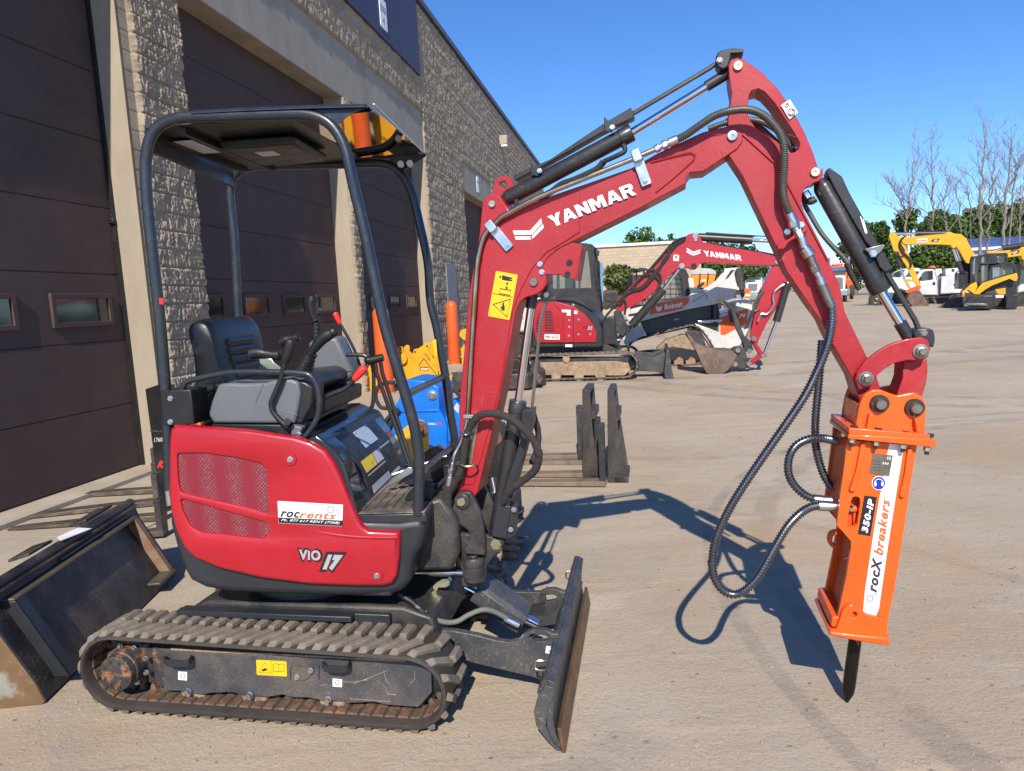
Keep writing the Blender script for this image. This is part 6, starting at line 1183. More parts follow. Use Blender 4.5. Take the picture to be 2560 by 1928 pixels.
# cab
cabo = [(180, 205), (640, 203), (690, 212), (700, 300), (706, 470), (745, 690), (735, 740), (700, 700), (640, 650), (560, 612), (430, 605), (330, 606), (180, 606)]
w1 = [(565, 240), (640, 236), (655, 260), (672, 400), (682, 536), (560, 540)]; w2 = [(390, 240), (545, 240), (545, 540), (392, 542)]; w3 = [(200, 240), (370, 240), (370, 540), (200, 540)]
for b_ in (.16, 1.12):
    pr(f, t, 'H', cabo, b_, b_+.06, 'cab_frame', m_blk2, tb=.16, holes=[w1, w2, w3])
for w in (w1, w2, w3):
    pr(f, t, 'H', w, .185, .195, 'cab_window', m_gw, tb=.16, bev=0)
pr(f, t, 'H', [(180, 205), (640, 203), (690, 212), (690, 226), (180, 222)], .22, 1.12, 'cab_roof', m_blk2, tb=.16); pr(f, t, 'H', [(684, 215), (694, 215), (742, 690), (732, 690)], .24, .30, 'cab_pillar', m_blk2, tb=.16); pr(f, t, 'H', [(684, 215), (694, 215), (742, 690), (732, 690)], 1.05, 1.12, 'cab_pillar', m_blk2, tb=.16)
pr(f, t, 'H', [(470, 450), (530, 440), (545, 560), (600, 580), (600, 606), (470, 606)], .45, .85, 'cab_seat', m_black, tb=.2, bev=.03)
MB().tube([f.P('H', 720, 330, .1), f.P('H', 740, 340, .05), f.P('H', 748, 545, .05), f.P('H', 730, 560, .1)], .014, 8).build('mirror_bar', m_blk2, t); pr(f, t, 'H', [(712, 255), (742, 258), (738, 300), (715, 290)], .08, .16, 'work_lamp', m_blk2, tb=.1)
# boom and arm
cb = .85
bm_ = [(865, 690), (862, 660), (900, 600), (1000, 500), (1130, 380), (1240, 250), (1290, 190), (1385, 158), (1400, 140), (1430, 130), (1470, 128), (1490, 145), (1515, 195), (1960, 275), (2075, 305), (2095, 330), (2090, 352), (2050, 372), (1960, 372), (1520, 348), (1490, 360), (1465, 398), (1430, 400), (1410, 388), (1330, 395), (1260, 450), (1150, 570), (1040, 650), (960, 690), (900, 720)]
bo2 = pr(f, t, 'H', bm_, cb-.12, cb+.12, 'boom', m_red, tb=cb-.12)
wordmark(f, 'H', cb-.126, (1530, 300), (1808, 335), (1517, 258), m_white, bo2)
decal(f, 'H', [(1395, 238), (1444, 268), (1500, 250), (1498, 263), (1443, 281), (1396, 252)], cb-.125, m_white, bo2, 'emblem'); decal(f, 'H', [(1394, 258), (1442, 285), (1442, 297), (1393, 271)], cb-.125, m_white, bo2, 'emblem'); decal(f, 'H', [(1444, 286), (1498, 268), (1496, 280), (1444, 297)], cb-.125, m_white, bo2, 'emblem')
d_ = decal(f, 'H', [(1297, 285), (1338, 287), (1336, 338), (1294, 335)], cb-.125, m_white, bo2, 'sticker'); decal(f, 'H', [(1297, 286), (1338, 287), (1338, 294), (1297, 293)], cb-.1275, m_orv, d_, 'strip'); decal(f, 'H', [(1308, 300), (1326, 300), (1326, 315), (1308, 315)], cb-.1275, mat('sticker_blue', (.05, .12, .25), .5), d_, 'figure')
for x, y, r in ((1358, 373, .05), (1460, 150, .05), (1462, 178, .03), (2078, 340, .05)): MB().cyl(f.P('H', x, y, cb-.14), f.P('H', x, y, cb-.1), r, n=16).build('pin', m_zinc, bo2)
MB().cyl(f.P('H', 1447, 376, cb-.125), f.P('H', 1447, 376, cb-.11), .055, n=16).build('hole', m_black, bo2)
outline(f, 'H', [(1370, 190), (1520, 205), (1960, 275), (2060, 295)], cb-.10, .022, m_blk2, bo2, False, 'hose')
o = cy(f, t, 'H', (1480, 158), (1885, 182), .075, m_blk2, 'arm_cylinder', cb); cy(f, t, 'H', (1885, 182), (2085, 190), .035, m_chrome, 'piston_rod', cb, o); pr(f, t, 'H', [(1537, 122), (1905, 145), (1905, 158), (1537, 138)], cb-.06, cb+.06, 'cylinder_guard', m_blk2, tb=cb, par=o); cy(f, t, 'H', (1905, 150), (1985, 152), .012, m_blk2, 'guard_rod', cb, o)
o = cy(f, t, 'H', (980, 820), (1222, 548), .08, m_blk2, 'lift_cylinder', cb-.1); cy(f, t, 'H', (1222, 548), (1335, 400), .032, m_chrome, 'piston_rod', cb-.1, o)
ar_ = [(2035, 375), (2090, 355), (2150, 375), (2190, 450), (2165, 500), (2100, 640), (1990, 810), (1935, 925), (1925, 960), (1962, 1015), (2000, 1040), (1990, 1055), (1955, 1062), (1880, 1115), (1862, 1088), (1930, 1045), (1935, 1030), (1885, 950), (1868, 900), (1880, 840), (1940, 570), (1990, 480)]
a2 = pr(f, t, 'H', ar_, cb-.09, cb+.09, 'arm', m_red, tb=cb-.1)
o = cy(f, t, 'H', (2150, 500), (2065, 790), .07, m_blk2, 'bucket_cylinder', cb-.12); cy(f, t, 'H', (2065, 790), (1978, 1020), .030, m_chrome, 'piston_rod', cb-.12, o)
MB().tube(catm([f.P('H', x, y, cb-.14) for x, y in ((2165, 498), (2100, 525), (2050, 570), (2040, 620), (2045, 660), (2020, 710), (1990, 735), (1950, 735), (1925, 790))], 5), .022, 8).build('hose_pipe', m_zinc, a2)
MB().tube(catm([f.P('H', x, y, cb-.13) for x, y in ((1975, 560), (1925, 610), (1895, 670), (1905, 710), (1940, 690))], 5), .018, 8).build('hose', m_hoseg, a2)
pr(f, t, 'H', [(1945, 548), (1970, 560), (1850, 840), (1820, 850)], cb-.14, cb-.10, 'thumb_cylinder', m_blk2, tb=cb-.1)
for pts in ([(1390, 160), (1300, 195), (1180, 330), (1100, 420), (960, 560), (880, 650), (800, 740), (770, 800)], [(1380, 175), (1260, 250), (1260, 300), (1150, 430), (1060, 530), (980, 545), (920, 590), (940, 660), (930, 740)], [(1090, 405), (1150, 405), (1195, 440), (1200, 500), (1170, 560), (1150, 640), (1100, 720)], [(1340, 190), (1220, 330), (1190, 400), (1080, 530), (990, 560), (930, 600), (900, 660), (850, 640), (790, 700)], [(1050, 450), (1120, 440), (1180, 470), (1190, 530), (1130, 640)]):
    MB().tube(catm([f.P('H', x, y, cb-.16) for x, y in pts], 5), .022, 8).build('hose', m_wrap, t)
pr(f, t, 'H', [(770, 790), (800, 760), (860, 760), (860, 900), (890, 960), (770, 960)], .4, 1.2, 'swing_frame', m_blk2); pr(f, t, 'H', [(850, 720), (880, 690), (910, 720), (945, 800), (945, 860), (920, 900), (870, 870), (850, 800)], cb-.16, cb-.12, 'swing_bracket', m_dark, tb=cb-.1); pr(f, t, 'H', [(910, 790), (985, 830), (975, 860), (900, 930), (880, 930)], cb-.1, cb+.1, 'swing_bracket', m_dark); cy(f, t, 'H', (766, 930), (900, 930), .035, m_chrome, 'swing_cylinder', .5)
bkt = [(1388, 870), (1412, 888), (1440, 920), (1480, 962), (1600, 1002), (1740, 1010), (1772, 1040), (1752, 1090), (1705, 1155), (1650, 1190), (1590, 1199), (1545, 1180), (1505, 1110), (1470, 1020), (1430, 950)]
m_bk5 = mat('digging_bucket', (.10, .068, .055), .6, col2=(.20, .13, .09), scale=5, cover=.4, dust=.5, bump=.2)
bk_ = pr(f, t, 'H', bkt, cb-.35, cb+.35, 'bucket', m_bk5, tb=cb-.35, bev=.012)
for i in range(5): MB().prism(f, f.T('H', [(1386, 868), (1400, 880), (1440, 945), (1420, 940)], cb-.3), cb-.33+i*.15, cb-.28+i*.15).build('tooth', m_roller, bk_)
outline(f, 'H', [(1588, 1075), (1610, 1065), (1632, 1110), (1612, 1135)], cb-.353, .008, m_roller, bk_, True, 'plate_outline')
pr(f, t, 'H', [(1672, 635), (1700, 640), (1745, 685), (1785, 780), (1810, 850), (1830, 900), (1880, 940), (1895, 1000), (1870, 1035), (1835, 1010), (1810, 930), (1770, 850), (1745, 760), (1725, 700)], cb-.1, cb+.1, 'thumb', m_dark, tb=cb-.15)
cp_ = pr(f, t, 'H', [(1735, 1000), (1760, 980), (1830, 985), (1850, 1060), (1875, 1115), (1855, 1130), (1800, 1150), (1745, 1110), (1760, 1060)], cb-.12, cb+.12, 'coupler', m_dark, tb=cb-.15)
for x, y in ((1778, 1005), (1758, 1108), (1864, 1010), (1860, 1105), (1972, 1045), (1897, 918)): MB().cyl(f.P('H', x, y, cb-.17), f.P('H', x, y, cb-.1), .045, n=14).build('coupler_pin', m_steel, cp_)
pr(f, t, 'H', [(990, 1045), (1150, 1060), (1235, 1020), (1235, 1180), (1160, 1165), (1020, 1160)], .3, .36, 'blade_arm', m_blade); pr(f, t, 'H', [(990, 1045), (1150, 1060), (1235, 1020), (1235, 1180), (1160, 1165), (1020, 1160)], 1.4, 1.46, 'blade_arm', m_blade, tb=.3)
pr(f, t, 'H', [(1242, 1003), (1265, 1003), (1272, 1090), (1305, 1237), (1285, 1235), (1235, 1215), (1225, 1170), (1235, 1080)], -.02, 1.85, 'dozer_blade', m_blade, tb=0)
# ---- white track loader ----
f, t, z0 = M_(('H', 1380, 1120), 8, 'track_loader', 'white and orange compact track loader with black caged cab behind the red excavator bucket', 'track loader')
tp = f.T('H', [(960, 985), (1000, 940), (1180, 885), (1430, 822), (1490, 840), (1540, 900), (1590, 985), (1595, 1040), (1560, 1100), (1490, 1120), (1080, 1118), (1000, 1080)], 0)
tp = [(a, max(z, z0+.03)) for a, z in [tuple(p) for p in rnd(tp, .12, 3)]]
belt(f, [tuple(p) for p in tp], -.02, .40, .03, parent=t, m=mat('loader_track', (.15, .115, .085), .9, col2=(.06, .05, .04), scale=8, bump=.3), lug=.025, pitch=.12)
belt(f, [tuple(p) for p in tp], 1.3, 1.7, .03, parent=t, lug_style=False)
pr(f, t, 'H', [(1010, 1010), (1300, 985), (1480, 1000), (1480, 1080), (1080, 1085)], .05, .12, 'track_frame', m_cw)
pr(f, t, 'H', [(1170, 990), (1250, 920), (1380, 885), (1440, 960), (1470, 1010), (1300, 985), (1180, 1005)], .03, .3, 'mud_pile', m_mud, bev=.03)
for x in (1335, 1425, 1240, 1150): MB().cyl(f.P('H', x, 1090, .04), f.P('H', x, 1090, .3), .10, n=18).build('track_roller', m_roller, t)
MB().cyl(f.P('H', 1450, 920, .06), f.P('H', 1450, 920, .2), .22, n=24).build('drive_sprocket', m_dark, t)
pr(f, t, 'H', [(1050, 790), (1430, 690), (1620, 630), (1660, 790), (1640, 830), (1440, 830), (1180, 890), (1090, 885)], .12, 1.55, 'chassis', m_blk2, bev=.02)
textpx(f, 'H', .112, 'SPEED', (1300, 780), (1338, 777), (1300, 770), m_white, t, .02, .2)
pr(f, t, 'H', [(1450, 800), (1560, 840), (1640, 870), (1660, 1000), (1580, 990), (1500, 870)], .02, .3, 'fender', m_wht, tb=.1)
rs = pr(f, t, 'H', [(1635, 730), (1760, 700), (1760, 640), (1850, 615), (1885, 640), (1880, 800), (1830, 960), (1700, 1000), (1650, 985), (1630, 850)], .05, 1.6, 'rear_body', m_wht, tb=.1, bev=.03)
pr(f, t, 'H', [(1642, 760), (1850, 690), (1840, 800), (1670, 890), (1645, 880)], .040, .049, 'rear_decal', m_bobor, tb=.1, bev=0, par=rs); textpx(f, 'H', .035, '76', (1785, 765), (1832, 755), (1790, 735), m_white, rs, .05, .2)
pr(f, t, 'H', [(1700, 700), (1770, 735), (1770, 800), (1720, 790)], .0, .06, 'tail_light', m_blk2, tb=.1)
wa = [(935, 715), (1000, 690), (1120, 662), (1400, 600), (1470, 580), (1560, 560), (1640, 515), (1700, 470), (1745, 415), (1775, 395), (1795, 420), (1800, 470), (1762, 560), (1735, 620), (1600, 660), (1440, 690), (1130, 765), (1010, 800), (1060, 830), (1095, 882), (1010, 930), (940, 962), (925, 950), (945, 880), (975, 800), (940, 760)]
la = pr(f, t, 'H', wa, -.05, .08, 'lift_arm', m_wht, tb=0, bev=.015); pr(f, t, 'H', wa, 1.45, 1.58, 'lift_arm', m_wht, tb=0, bev=.015)
pr(f, t, 'H', [(1112, 737), (1148, 662), (1395, 606), (1415, 620), (1405, 650), (1355, 695), (1240, 718)], -.058, -.051, 'logo_panel', m_bobor, tb=0, bev=0, par=la)
textpx(f, 'H', -.062, 'Bobcat', (1232, 702), (1364, 676), (1230, 662), m_white, la, .04, 0); d_ = decal(f, 'H', [(1165, 670), (1180, 682), (1195, 680), (1207, 668), (1208, 700), (1192, 714), (1178, 714), (1165, 700)], -.0615, m_white, la, 'logo_head')
decal(f, 'H', [(1610, 622), (1655, 612), (1657, 632), (1612, 645)], -.052, m_yel, la, 'label'); decal(f, 'H', [(960, 736), (1030, 722), (1030, 742), (960, 752)], -.052, m_blackv, la, 'strip')
outline(f, 'H', [(1440, 640), (1530, 588), (1550, 595), (1540, 625)], -.052, .006, m_blk2, la, False, 'seam')
pr(f, t, 'H', [(1748, 420), (1765, 392), (1795, 388), (1812, 410), (1812, 500), (1825, 590), (1800, 625), (1785, 560), (1760, 480)], -.10, -.06, 'rear_link', m_dark, tb=0); pr(f, t, 'H', [(1700, 470), (1745, 400), (1770, 405), (1720, 450)], .1, .3, 'rear_link', m_dark, tb=0)
cw_ = [(1010, 660), (1175, 500), (1240, 440), (1290, 420), (1340, 440), (1365, 560), (1370, 600), (1130, 655)]
cf = [(985, 690), (990, 640), (1130, 490), (1210, 410), (1290, 395), (1385, 398), (1410, 440), (1430, 580), (1400, 605), (1100, 680)]
for b_ in (.35, 1.3): pr(f, t, 'H', cf, b_, b_+.05, 'cab_frame', m_blk2, tb=.35, holes=[cw_])
pr(f, t, 'H', cw_, .37, .38, 'cab_window', m_gw, tb=.35, bev=0); pr(f, t, 'H', [(1210, 405), (1290, 392), (1390, 396), (1405, 430), (1220, 430)], .40, 1.3, 'cab_roof', m_blk2, tb=.35); pr(f, t, 'H', [(1360, 430), (1410, 440), (1430, 580), (1380, 600)], .40, 1.3, 'cab_back', m_blk2, tb=.35)
mb = MB()
for i in range(8): x = 1060+i*42; mb.tube([f.P('H', x, max(435, 655-(x-1010)*1.0 if x < 1230 else 432), .355), f.P('H', x+6, 650-(i*8), .355)], .009, 5)
for j in range(5): y = 470+j*38; mb.tube([f.P('H', max(1010+(660-y)*1.05, 1020), y, .355), f.P('H', 1368, y, .355)], .009, 5)
mb.build('window_guard', m_blk2, t)
pr(f, t, 'H', [(1405, 470), (1425, 458), (1445, 470), (1455, 530), (1480, 545), (1560, 555), (1500, 575), (1420, 580)], .0, .1, 'arm_bracket', m_wht, tb=0); pr(f, t, 'H', [(1495, 555), (1510, 510), (1550, 488), (1555, 505), (1530, 530), (1525, 560)], .5, .7, 'exhaust', m_blk2, tb=0)
# front white portion next to cab and hydraulic hoses at rear
cy(f, t, 'H', (1600, 800), (1600, 670), .05, m_blk2, 'lift_cylinder', .06); cy(f, t, 'H', (1660, 780), (1480, 790), .035, m_zinc, 'step_bar', .04)

# ---- orange salt spreader ----
f, t, z0 = M_(('U', 545, 1120), 14, 'salt_spreader', 'orange salt spreader hopper with a grey cover behind the white track loader', 'salt spreader', dist=21)
hp_ = pr(f, t, 'U', [(330, 885), (765, 870), (700, 1110), (400, 1115)], -.4, .5, 'hopper', mat('hopper_orange', (.80, .24, .01), .45, dust=.1))
pr(f, t, 'U', [(335, 880), (350, 830), (430, 785), (550, 768), (680, 780), (755, 815), (770, 870)], -.42, .52, 'cover', mat('grey_tarp', (.42, .44, .46), .5, bump=.1, bscale=8), tb=-.4)
for x, y in ((480, 880), (620, 872)): pr(f, t, 'U', [(x, y-25), (x+12, y-25), (x+20, y+60), (x-10, y+230), (x-20, y+225)], -.44, -.425, 'strap', m_blk2, tb=-.4, bev=0)
decal(f, 'U', [(500, 965), (595, 962), (590, 1000), (503, 1003)], -.405, mat('hopper_label', (.75, .60, .30), .5), hp_, 'label'); textpx(f, 'U', -.43, 'SaltDogg', (480, 826), (615, 822), (480, 795), m_blackv, hp_, -.005, .2) if False else None
pr(f, t, 'U', [(420, 1110), (680, 1108), (660, 1220), (440, 1220)], -.2, .3, 'spreader_frame', m_blk2, tb=-.4)
MB().box(f, -.5, .5, -.3, .4, z0, f.loc(f.P('U', 500, 1215, -.4))[2]).build('stand', m_blk2, t)
# ---- trucks and trailer in the distance ----
def front_truck(foot, dist, k, xs, ys, lab, hoodm, cabm, wide=2.3):
    f, t, z0 = M_(foot, degrees(atan((px(k, xs[0], 0)[0]-1280)/FPX)), 'semi_truck', lab, 'truck', dist=dist)
    x0, x1 = xs; yt, ywt, ywb, yh, yg = ys
    X0, X1 = f.loc(f.P(k, x0, yt, 0))[0], f.loc(f.P(k, x1, yt, 0))[0]; Z = lambda y: f.loc(f.P(k, (x0+x1)/2, y, 0))[2]
    w = X1-X0
    MB().box(f, X0, X1, 1.6, 4.6, z0+.8, Z(yt)).build('cab', cabm, t, bevel=.08); MB().box(f, X0+w*.12, X1-w*.12, .1, 1.6, z0+.7, Z(yh)).build('hood', hoodm, t, bevel=.12)
    MB().box(f, X0+.08*w, X1-.08*w, 1.57, 1.6, Z(ywb), Z(ywt)).build('windscreen', m_dkglass, t); MB().box(f, X0, X1, 1.45, 1.6, Z(ywt)+.02, Z(ywt)+.28).build('sun_visor', mat('visor_blue', (.08, .13, .25), .3), t)
    MB().box(f, X0+w*.28, X1-w*.28, .05, .1, z0+.9, Z(yh)-.12).build('grille', m_rim, t); MB().box(f, X0, X1, -.1, .1, z0+.45, z0+.85).build('bumper', m_zinc, t, bevel=.03)
    for s_ in (X0+.15*w, X1-.15*w): MB().cyl(f.w(s_-.13, .9, z0+.5), f.w(s_+.13, .9, z0+.5), .5, n=20).build('wheel', m_tyre, t)
    for s_ in (X0-.1, X1+.1): MB().cyl(f.w(s_, 2.2, z0+1.2), f.w(s_, 2.2, Z(yt)+.5), .08).build('exhaust_stack', m_zinc, t)
    for i in range(5): MB().box(f, X0+w*(.1+.18*i), X0+w*(.18+.18*i), 1.5, 1.62, Z(yt)+.002, Z(yt)+.1).build('marker_lamp', m_amber, t)
    return f, t, z0, X0, X1, Z
f, t, z0, X0, X1, Z = front_truck(('U', 1400, 1300), 58, 'U', (1225, 1578), (800, 880, 965, 1010, 1310), 'white semi truck facing the camera with blue visor and orange marker lamps', m_wpaint, m_wpaint)
MB().box(f, X0, X1, 2.2, 4.6, Z(800)+.11, Z(740)).build('roof_fairing', mat('cream_panel', (.62, .55, .35), .5), t, bevel=.05)
f2_, t2, z2 = M_(('U', 1300, 1330), 0, 'sign_stand', 'orange and yellow oversize load sign leaning before the white semi truck', 'sign', dist=40)
pr(f2_, t2, 'U', [(1240, 1130), (1350, 1118), (1352, 1215), (1248, 1215)], 0, .05, 'orange_panel', m_bobor, bev=0); pr(f2_, t2, 'U', [(1250, 1216), (1352, 1214), (1354, 1243), (1252, 1243)], 0, .05, 'white_panel', m_white, bev=0)
s2 = pr(f2_, t2, 'U', [(1256, 1245), (1354, 1243), (1354, 1300), (1262, 1297)], 0, .05, 'yellow_panel', m_yel, bev=0); textpx(f2_, 'U', -.006, 'OVER', (1270, 1288), (1346, 1292), (1270, 1256), m_blackv, s2, .03); pr(f2_, t2, 'U', [(1290, 1296), (1300, 1296), (1300, 1400), (1290, 1400)], .01, .04, 'post', m_dark, bev=0)
f, t, z0 = M_(('U', 900, 1200), 16, 'semi_trailer', 'long white box trailer parked behind the orange salt spreader', 'trailer', dist=52)
X0, X1, Zt = f.loc(f.P('U', 905, 780, 0))[0], f.loc(f.P('U', 1190, 780, 0))[0], f.loc(f.P('U', 1000, 768, 0))[2]
MB().box(f, X0, X1, 0, 2.5, z0+1.1, Zt).build('box_body', m_wpaint, t, bevel=.03); MB().box(f, X0, X1, .1, 2.4, z0+.75, z0+1.08).build('chassis', m_dark, t)
for i in range(3): MB().cyl(f.w(X1-.8-i*1.2, .0, z0+.5), f.w(X1-.8-i*1.2, .3, z0+.5), .5, n=18).build('wheel', m_tyre, t)
f, t, z0, X0, X1, Z = front_truck(('I', 20, 1450), 46, 'I', (-72, 62), (1215, 1272, 1300, 1310, 1450), 'white and orange dump truck standing left of the grey pickup behind the bucket cylinder', m_wpaint, mat('truck_orange', (.75, .12, .02), .35, coat=.4))
pr(f, t, 'I', [(30, 1330), (118, 1345), (115, 1400), (60, 1405)], .3, 1.2, 'front_fender', m_bobor, tb=0, bev=.04); pr(f, t, 'I', [(-90, 1190), (110, 1195), (125, 1240), (100, 1260), (-80, 1240)], 4.8, 8, 'dump_body', m_wpaint, tb=0, bev=.04)
MB().cyl(f.P('I', 80, 1440, .5), f.P('I', 110, 1440, .5), .5, n=18).build('wheel', m_tyre, t)

# ---- white fuel tank at left behind the boom ----
f, t, z0 = M_(('H', 150, 870), 10, 'fuel_tank', 'white fuel tank with a red 1993 hazard diamond behind the lift cylinder', 'tank', dist=17)
pr(f, t, 'H', [(60, 640), (90, 615), (190, 610), (300, 612), (330, 640), (330, 850), (300, 872), (90, 872), (60, 850)], 0, 1.2, 'tank_body', m_wht, bev=.08); MB().box(f, -.6, .6, .1, 1.1, z0, f.loc(f.P('H', 150, 872, 0))[2]).build('stand', m_dark, t)
d_ = decal(f, 'H', [(150, 725), (177, 762), (150, 803), (124, 765)], -.004, m_redk, t, 'hazard_diamond'); textpx(f, 'H', -.009, '1993', (131, 772), (170, 771), (131, 755), m_white, d_, .02)

# ---- yellow excavator at the right ----
f, t, z0 = M_(('T', 640, 1503), 27, 'yellow_excavator', 'yellow excavator with raised boom and orange coupler in front of the white service truck', 'excavator')
eb = 2.2
bo3 = pr(f, t, 'T', [(400, 600), (560, 582), (950, 548), (985, 520), (1010, 525), (1060, 545), (1150, 555), (1215, 605), (1250, 680), (1330, 820), (1270, 850), (1255, 935), (1215, 925), (1130, 770), (1090, 715), (1060, 740), (1030, 720), (1015, 692), (850, 686), (430, 686), (395, 665), (380, 630)], eb-.25, eb+.25, 'boom', m_catb, tb=eb)
ar3 = pr(f, t, 'T', [(228, 545), (240, 528), (268, 518), (290, 542), (370, 600), (400, 640), (425, 690), (480, 830), (530, 960), (600, 1140), (628, 1215), (585, 1228), (530, 1140), (440, 960), (370, 850), (340, 780), (280, 770), (245, 650), (222, 590)], eb-.2, eb+.2, 'arm', m_catb, tb=eb)
decal(f, 'T', [(580, 612), (720, 603), (720, 648), (582, 657)], eb-.252, m_white, bo3, 'sticker'); textpx(f, 'T', eb-.262, 'rocrents', (590, 646), (712, 638), (590, 622), m_redk, bo3, .04)
decal(f, 'T', [(762, 640), (800, 612), (888, 606), (852, 650), (772, 648)], eb-.255, m_blackv, bo3, 'logo_flag'); textpx(f, 'T', eb-.262, 'CAT', (808, 644), (852, 642), (808, 620), m_white, bo3, .06)
o = cy(f, t, 'T', (570, 545), (990, 540), .14, m_blk2, 'arm_cylinder', eb); cy(f, t, 'T', (280, 542), (570, 545), .07, m_chrome, 'piston_rod', eb, o)
for x in (0, 40): cy(f, t, 'T', (1060+x, 745), (1115+x, 900), .07, m_chrome, 'piston_rod', eb-.2+x*.01); cy(f, t, 'T', (1115+x, 900), (1200+x, 1110), .11, m_blk2, 'lift_cylinder', eb-.2+x*.01)
cy(f, t, 'T', (300, 790), (375, 990), .11, m_blk2, 'bucket_cylinder', eb-.1); cy(f, t, 'T', (375, 990), (425, 1150), .05, m_chrome, 'piston_rod', eb-.1)
MB().tube(catm([f.P('T', x, y, eb-.28) for x, y in ((410, 590), (370, 640), (365, 700), (400, 780), (480, 860), (510, 920), (500, 980))], 5), .05, 8).build('hose', m_wrap, ar3); MB().tube(catm([f.P('T', x, y, eb-.28) for x, y in ((390, 600), (375, 680), (420, 760), (400, 840), (330, 820))], 5), .03, 8).build('hose', m_wrap, ar3)
pr(f, t, 'T', [(420, 1150), (440, 1135), (590, 1140), (600, 1165), (460, 1165), (505, 1255), (470, 1250)], eb-.18, eb+.18, 'bucket_link', m_catb, tb=eb)
pr(f, t, 'T', [(435, 1290), (500, 1255), (620, 1213), (638, 1235), (610, 1275), (520, 1300), (470, 1320), (440, 1310)], eb-.22, eb+.22, 'coupler', m_bobor, tb=eb)
pr(f, t, 'T', [(490, 1320), (610, 1280), (640, 1305), (700, 1400), (758, 1495), (600, 1506), (530, 1495), (480, 1440), (450, 1390), (470, 1350)], eb-.6, eb+.6, 'bucket', m_bk5, tb=eb-.6, bev=.03)
eb2 = 2.6
pr(f, t, 'T', [(1245, 940), (1285, 850), (1385, 825), (1390, 1200), (1240, 1230)], .6+eb2-1.6, eb2+.5, 'cab', m_blk2, tb=eb2, holes=[[(1270, 930), (1300, 865), (1372, 850), (1372, 1060), (1262, 1070)]]); pr(f, t, 'T', [(1270, 930), (1300, 865), (1372, 850), (1372, 1060), (1262, 1070)], eb2-.9, eb2-.8, 'cab_window', m_gw, tb=eb2, bev=0)
pr(f, t, 'T', [(1105, 1055), (1240, 1050), (1240, 1262), (1100, 1262)], eb2-.8, eb2+1, 'engine_cover', m_blk2, tb=eb2); outline(f, 'T', [(1095, 1150), (1095, 1045), (1140, 1035), (1240, 1040)], eb2-.9, .03, m_blk2, t, False, 'guard_rail'); pr(f, t, 'T', [(1200, 930), (1250, 930), (1250, 1250), (1190, 1250)], eb2-.3, eb2+.3, 'boom_base', m_blk2, tb=eb2)
pr(f, t, 'T', [(1040, 1400), (1060, 1320), (1700, 1310), (1720, 1400), (1700, 1500), (1060, 1500)], eb2-.6, eb2+.1, 'crawler_track', m_rubber, tb=eb2, bev=.1)
# skid steer loader in front of it
f, t, z0 = M_(('T', 1650, 1523), 30, 'skid_steer_loader', 'yellow and black skid steer loader with a sweeper broom at the right edge', 'skid steer')
cabw = [[(1420, 860), (1470, 830), (1500, 825), (1500, 920), (1420, 915)], [(1620, 830), (1740, 815), (1742, 910), (1640, 915)], [(1410, 960), (1520, 945), (1520, 1150), (1420, 1180)], [(1570, 980), (1780, 965), (1850, 985), (1855, 1050), (1570, 1130)]]
pr(f, t, 'T', [(1385, 835), (1480, 800), (1755, 790), (1765, 915), (1850, 928), (1890, 985), (1892, 1065), (1560, 1165), (1400, 1210), (1370, 1100)], 0, 1.5, 'cab', m_blk2, holes=cabw)
for w in cabw: pr(f, t, 'T', w, .1, .12, 'cab_window', m_gw, tb=0, bev=0)
ya_ = [(1175, 1372), (1180, 1320), (1215, 1265), (1290, 1200), (1358, 1170), (1372, 1230), (1345, 1290), (1440, 1185), (1700, 1105), (1885, 1055), (1898, 1110), (1885, 1160), (1850, 1160), (1790, 1130), (1560, 1220), (1470, 1275), (1395, 1332), (1335, 1330), (1250, 1275), (1210, 1310), (1200, 1360)]
for b_ in (-.2, 1.6): pr(f, t, 'T', ya_, b_, b_+.12, 'lift_arm', m_catb, tb=-.2)
pr(f, t, 'T', [(1400, 1240), (1700, 1140), (1890, 1120), (1890, 1330), (1600, 1380), (1400, 1340)], .1, 1.4, 'chassis', m_blk2, tb=0); pr(f, t, 'T', [(1600, 1270), (1740, 1250), (1740, 1330), (1640, 1340)], .05, .2, 'side_panel', m_catb, tb=0)
pr(f, t, 'T', [(1440, 1330), (1500, 1290), (1600, 1285), (1640, 1330), (1840, 1340), (1860, 1400), (1840, 1500), (1460, 1500)], -.1, .35, 'track', m_rubber, tb=0, bev=.05)
pr(f, t, 'T', [(1200, 1430), (1225, 1370), (1300, 1345), (1420, 1335), (1560, 1335), (1575, 1370), (1575, 1500), (1490, 1525), (1200, 1470)], -1.2, .6, 'sweeper_broom', m_blk2, tb=-.6, bev=.06); pr(f, t, 'T', [(1200, 1440), (1480, 1450), (1480, 1475), (1200, 1465)], -1.25, -1.2, 'broom_edge', m_steel, tb=-.6)
pr(f, t, 'T', [(1740, 1345), (1885, 1340), (1870, 1500), (1860, 1520), (1725, 1512)], -.9, .3, 'rear_box', m_blk2, tb=-.5); pr(f, t, 'T', [(1608, 1342), (1712, 1340), (1712, 1375), (1608, 1377)], -.62, -.6, 'label', m_white, tb=-.6, bev=0)
f, t, z0 = M_(('T', 1960, 1490), 33, 'wheel_loader', 'white and blue loader cut off by the right edge of the picture', 'loader')
pr(f, t, 'T', [(1895, 1300), (1900, 1230), (1940, 1200), (2200, 1190), (2200, 1400), (1900, 1440)], 0, 1.5, 'body', m_wpaint, tb=0, bev=.05); pr(f, t, 'T', [(1900, 1220), (1930, 960), (2200, 950), (2200, 1200)], .2, 1.4, 'cab', m_blk2, tb=0, holes=[[(1925, 1190), (1950, 1000), (2180, 990), (2180, 1180)]]); pr(f, t, 'T', [(1925, 1190), (1950, 1000), (2180, 990), (2180, 1180)], .3, .32, 'cab_window', m_dkglass, tb=0, bev=0)
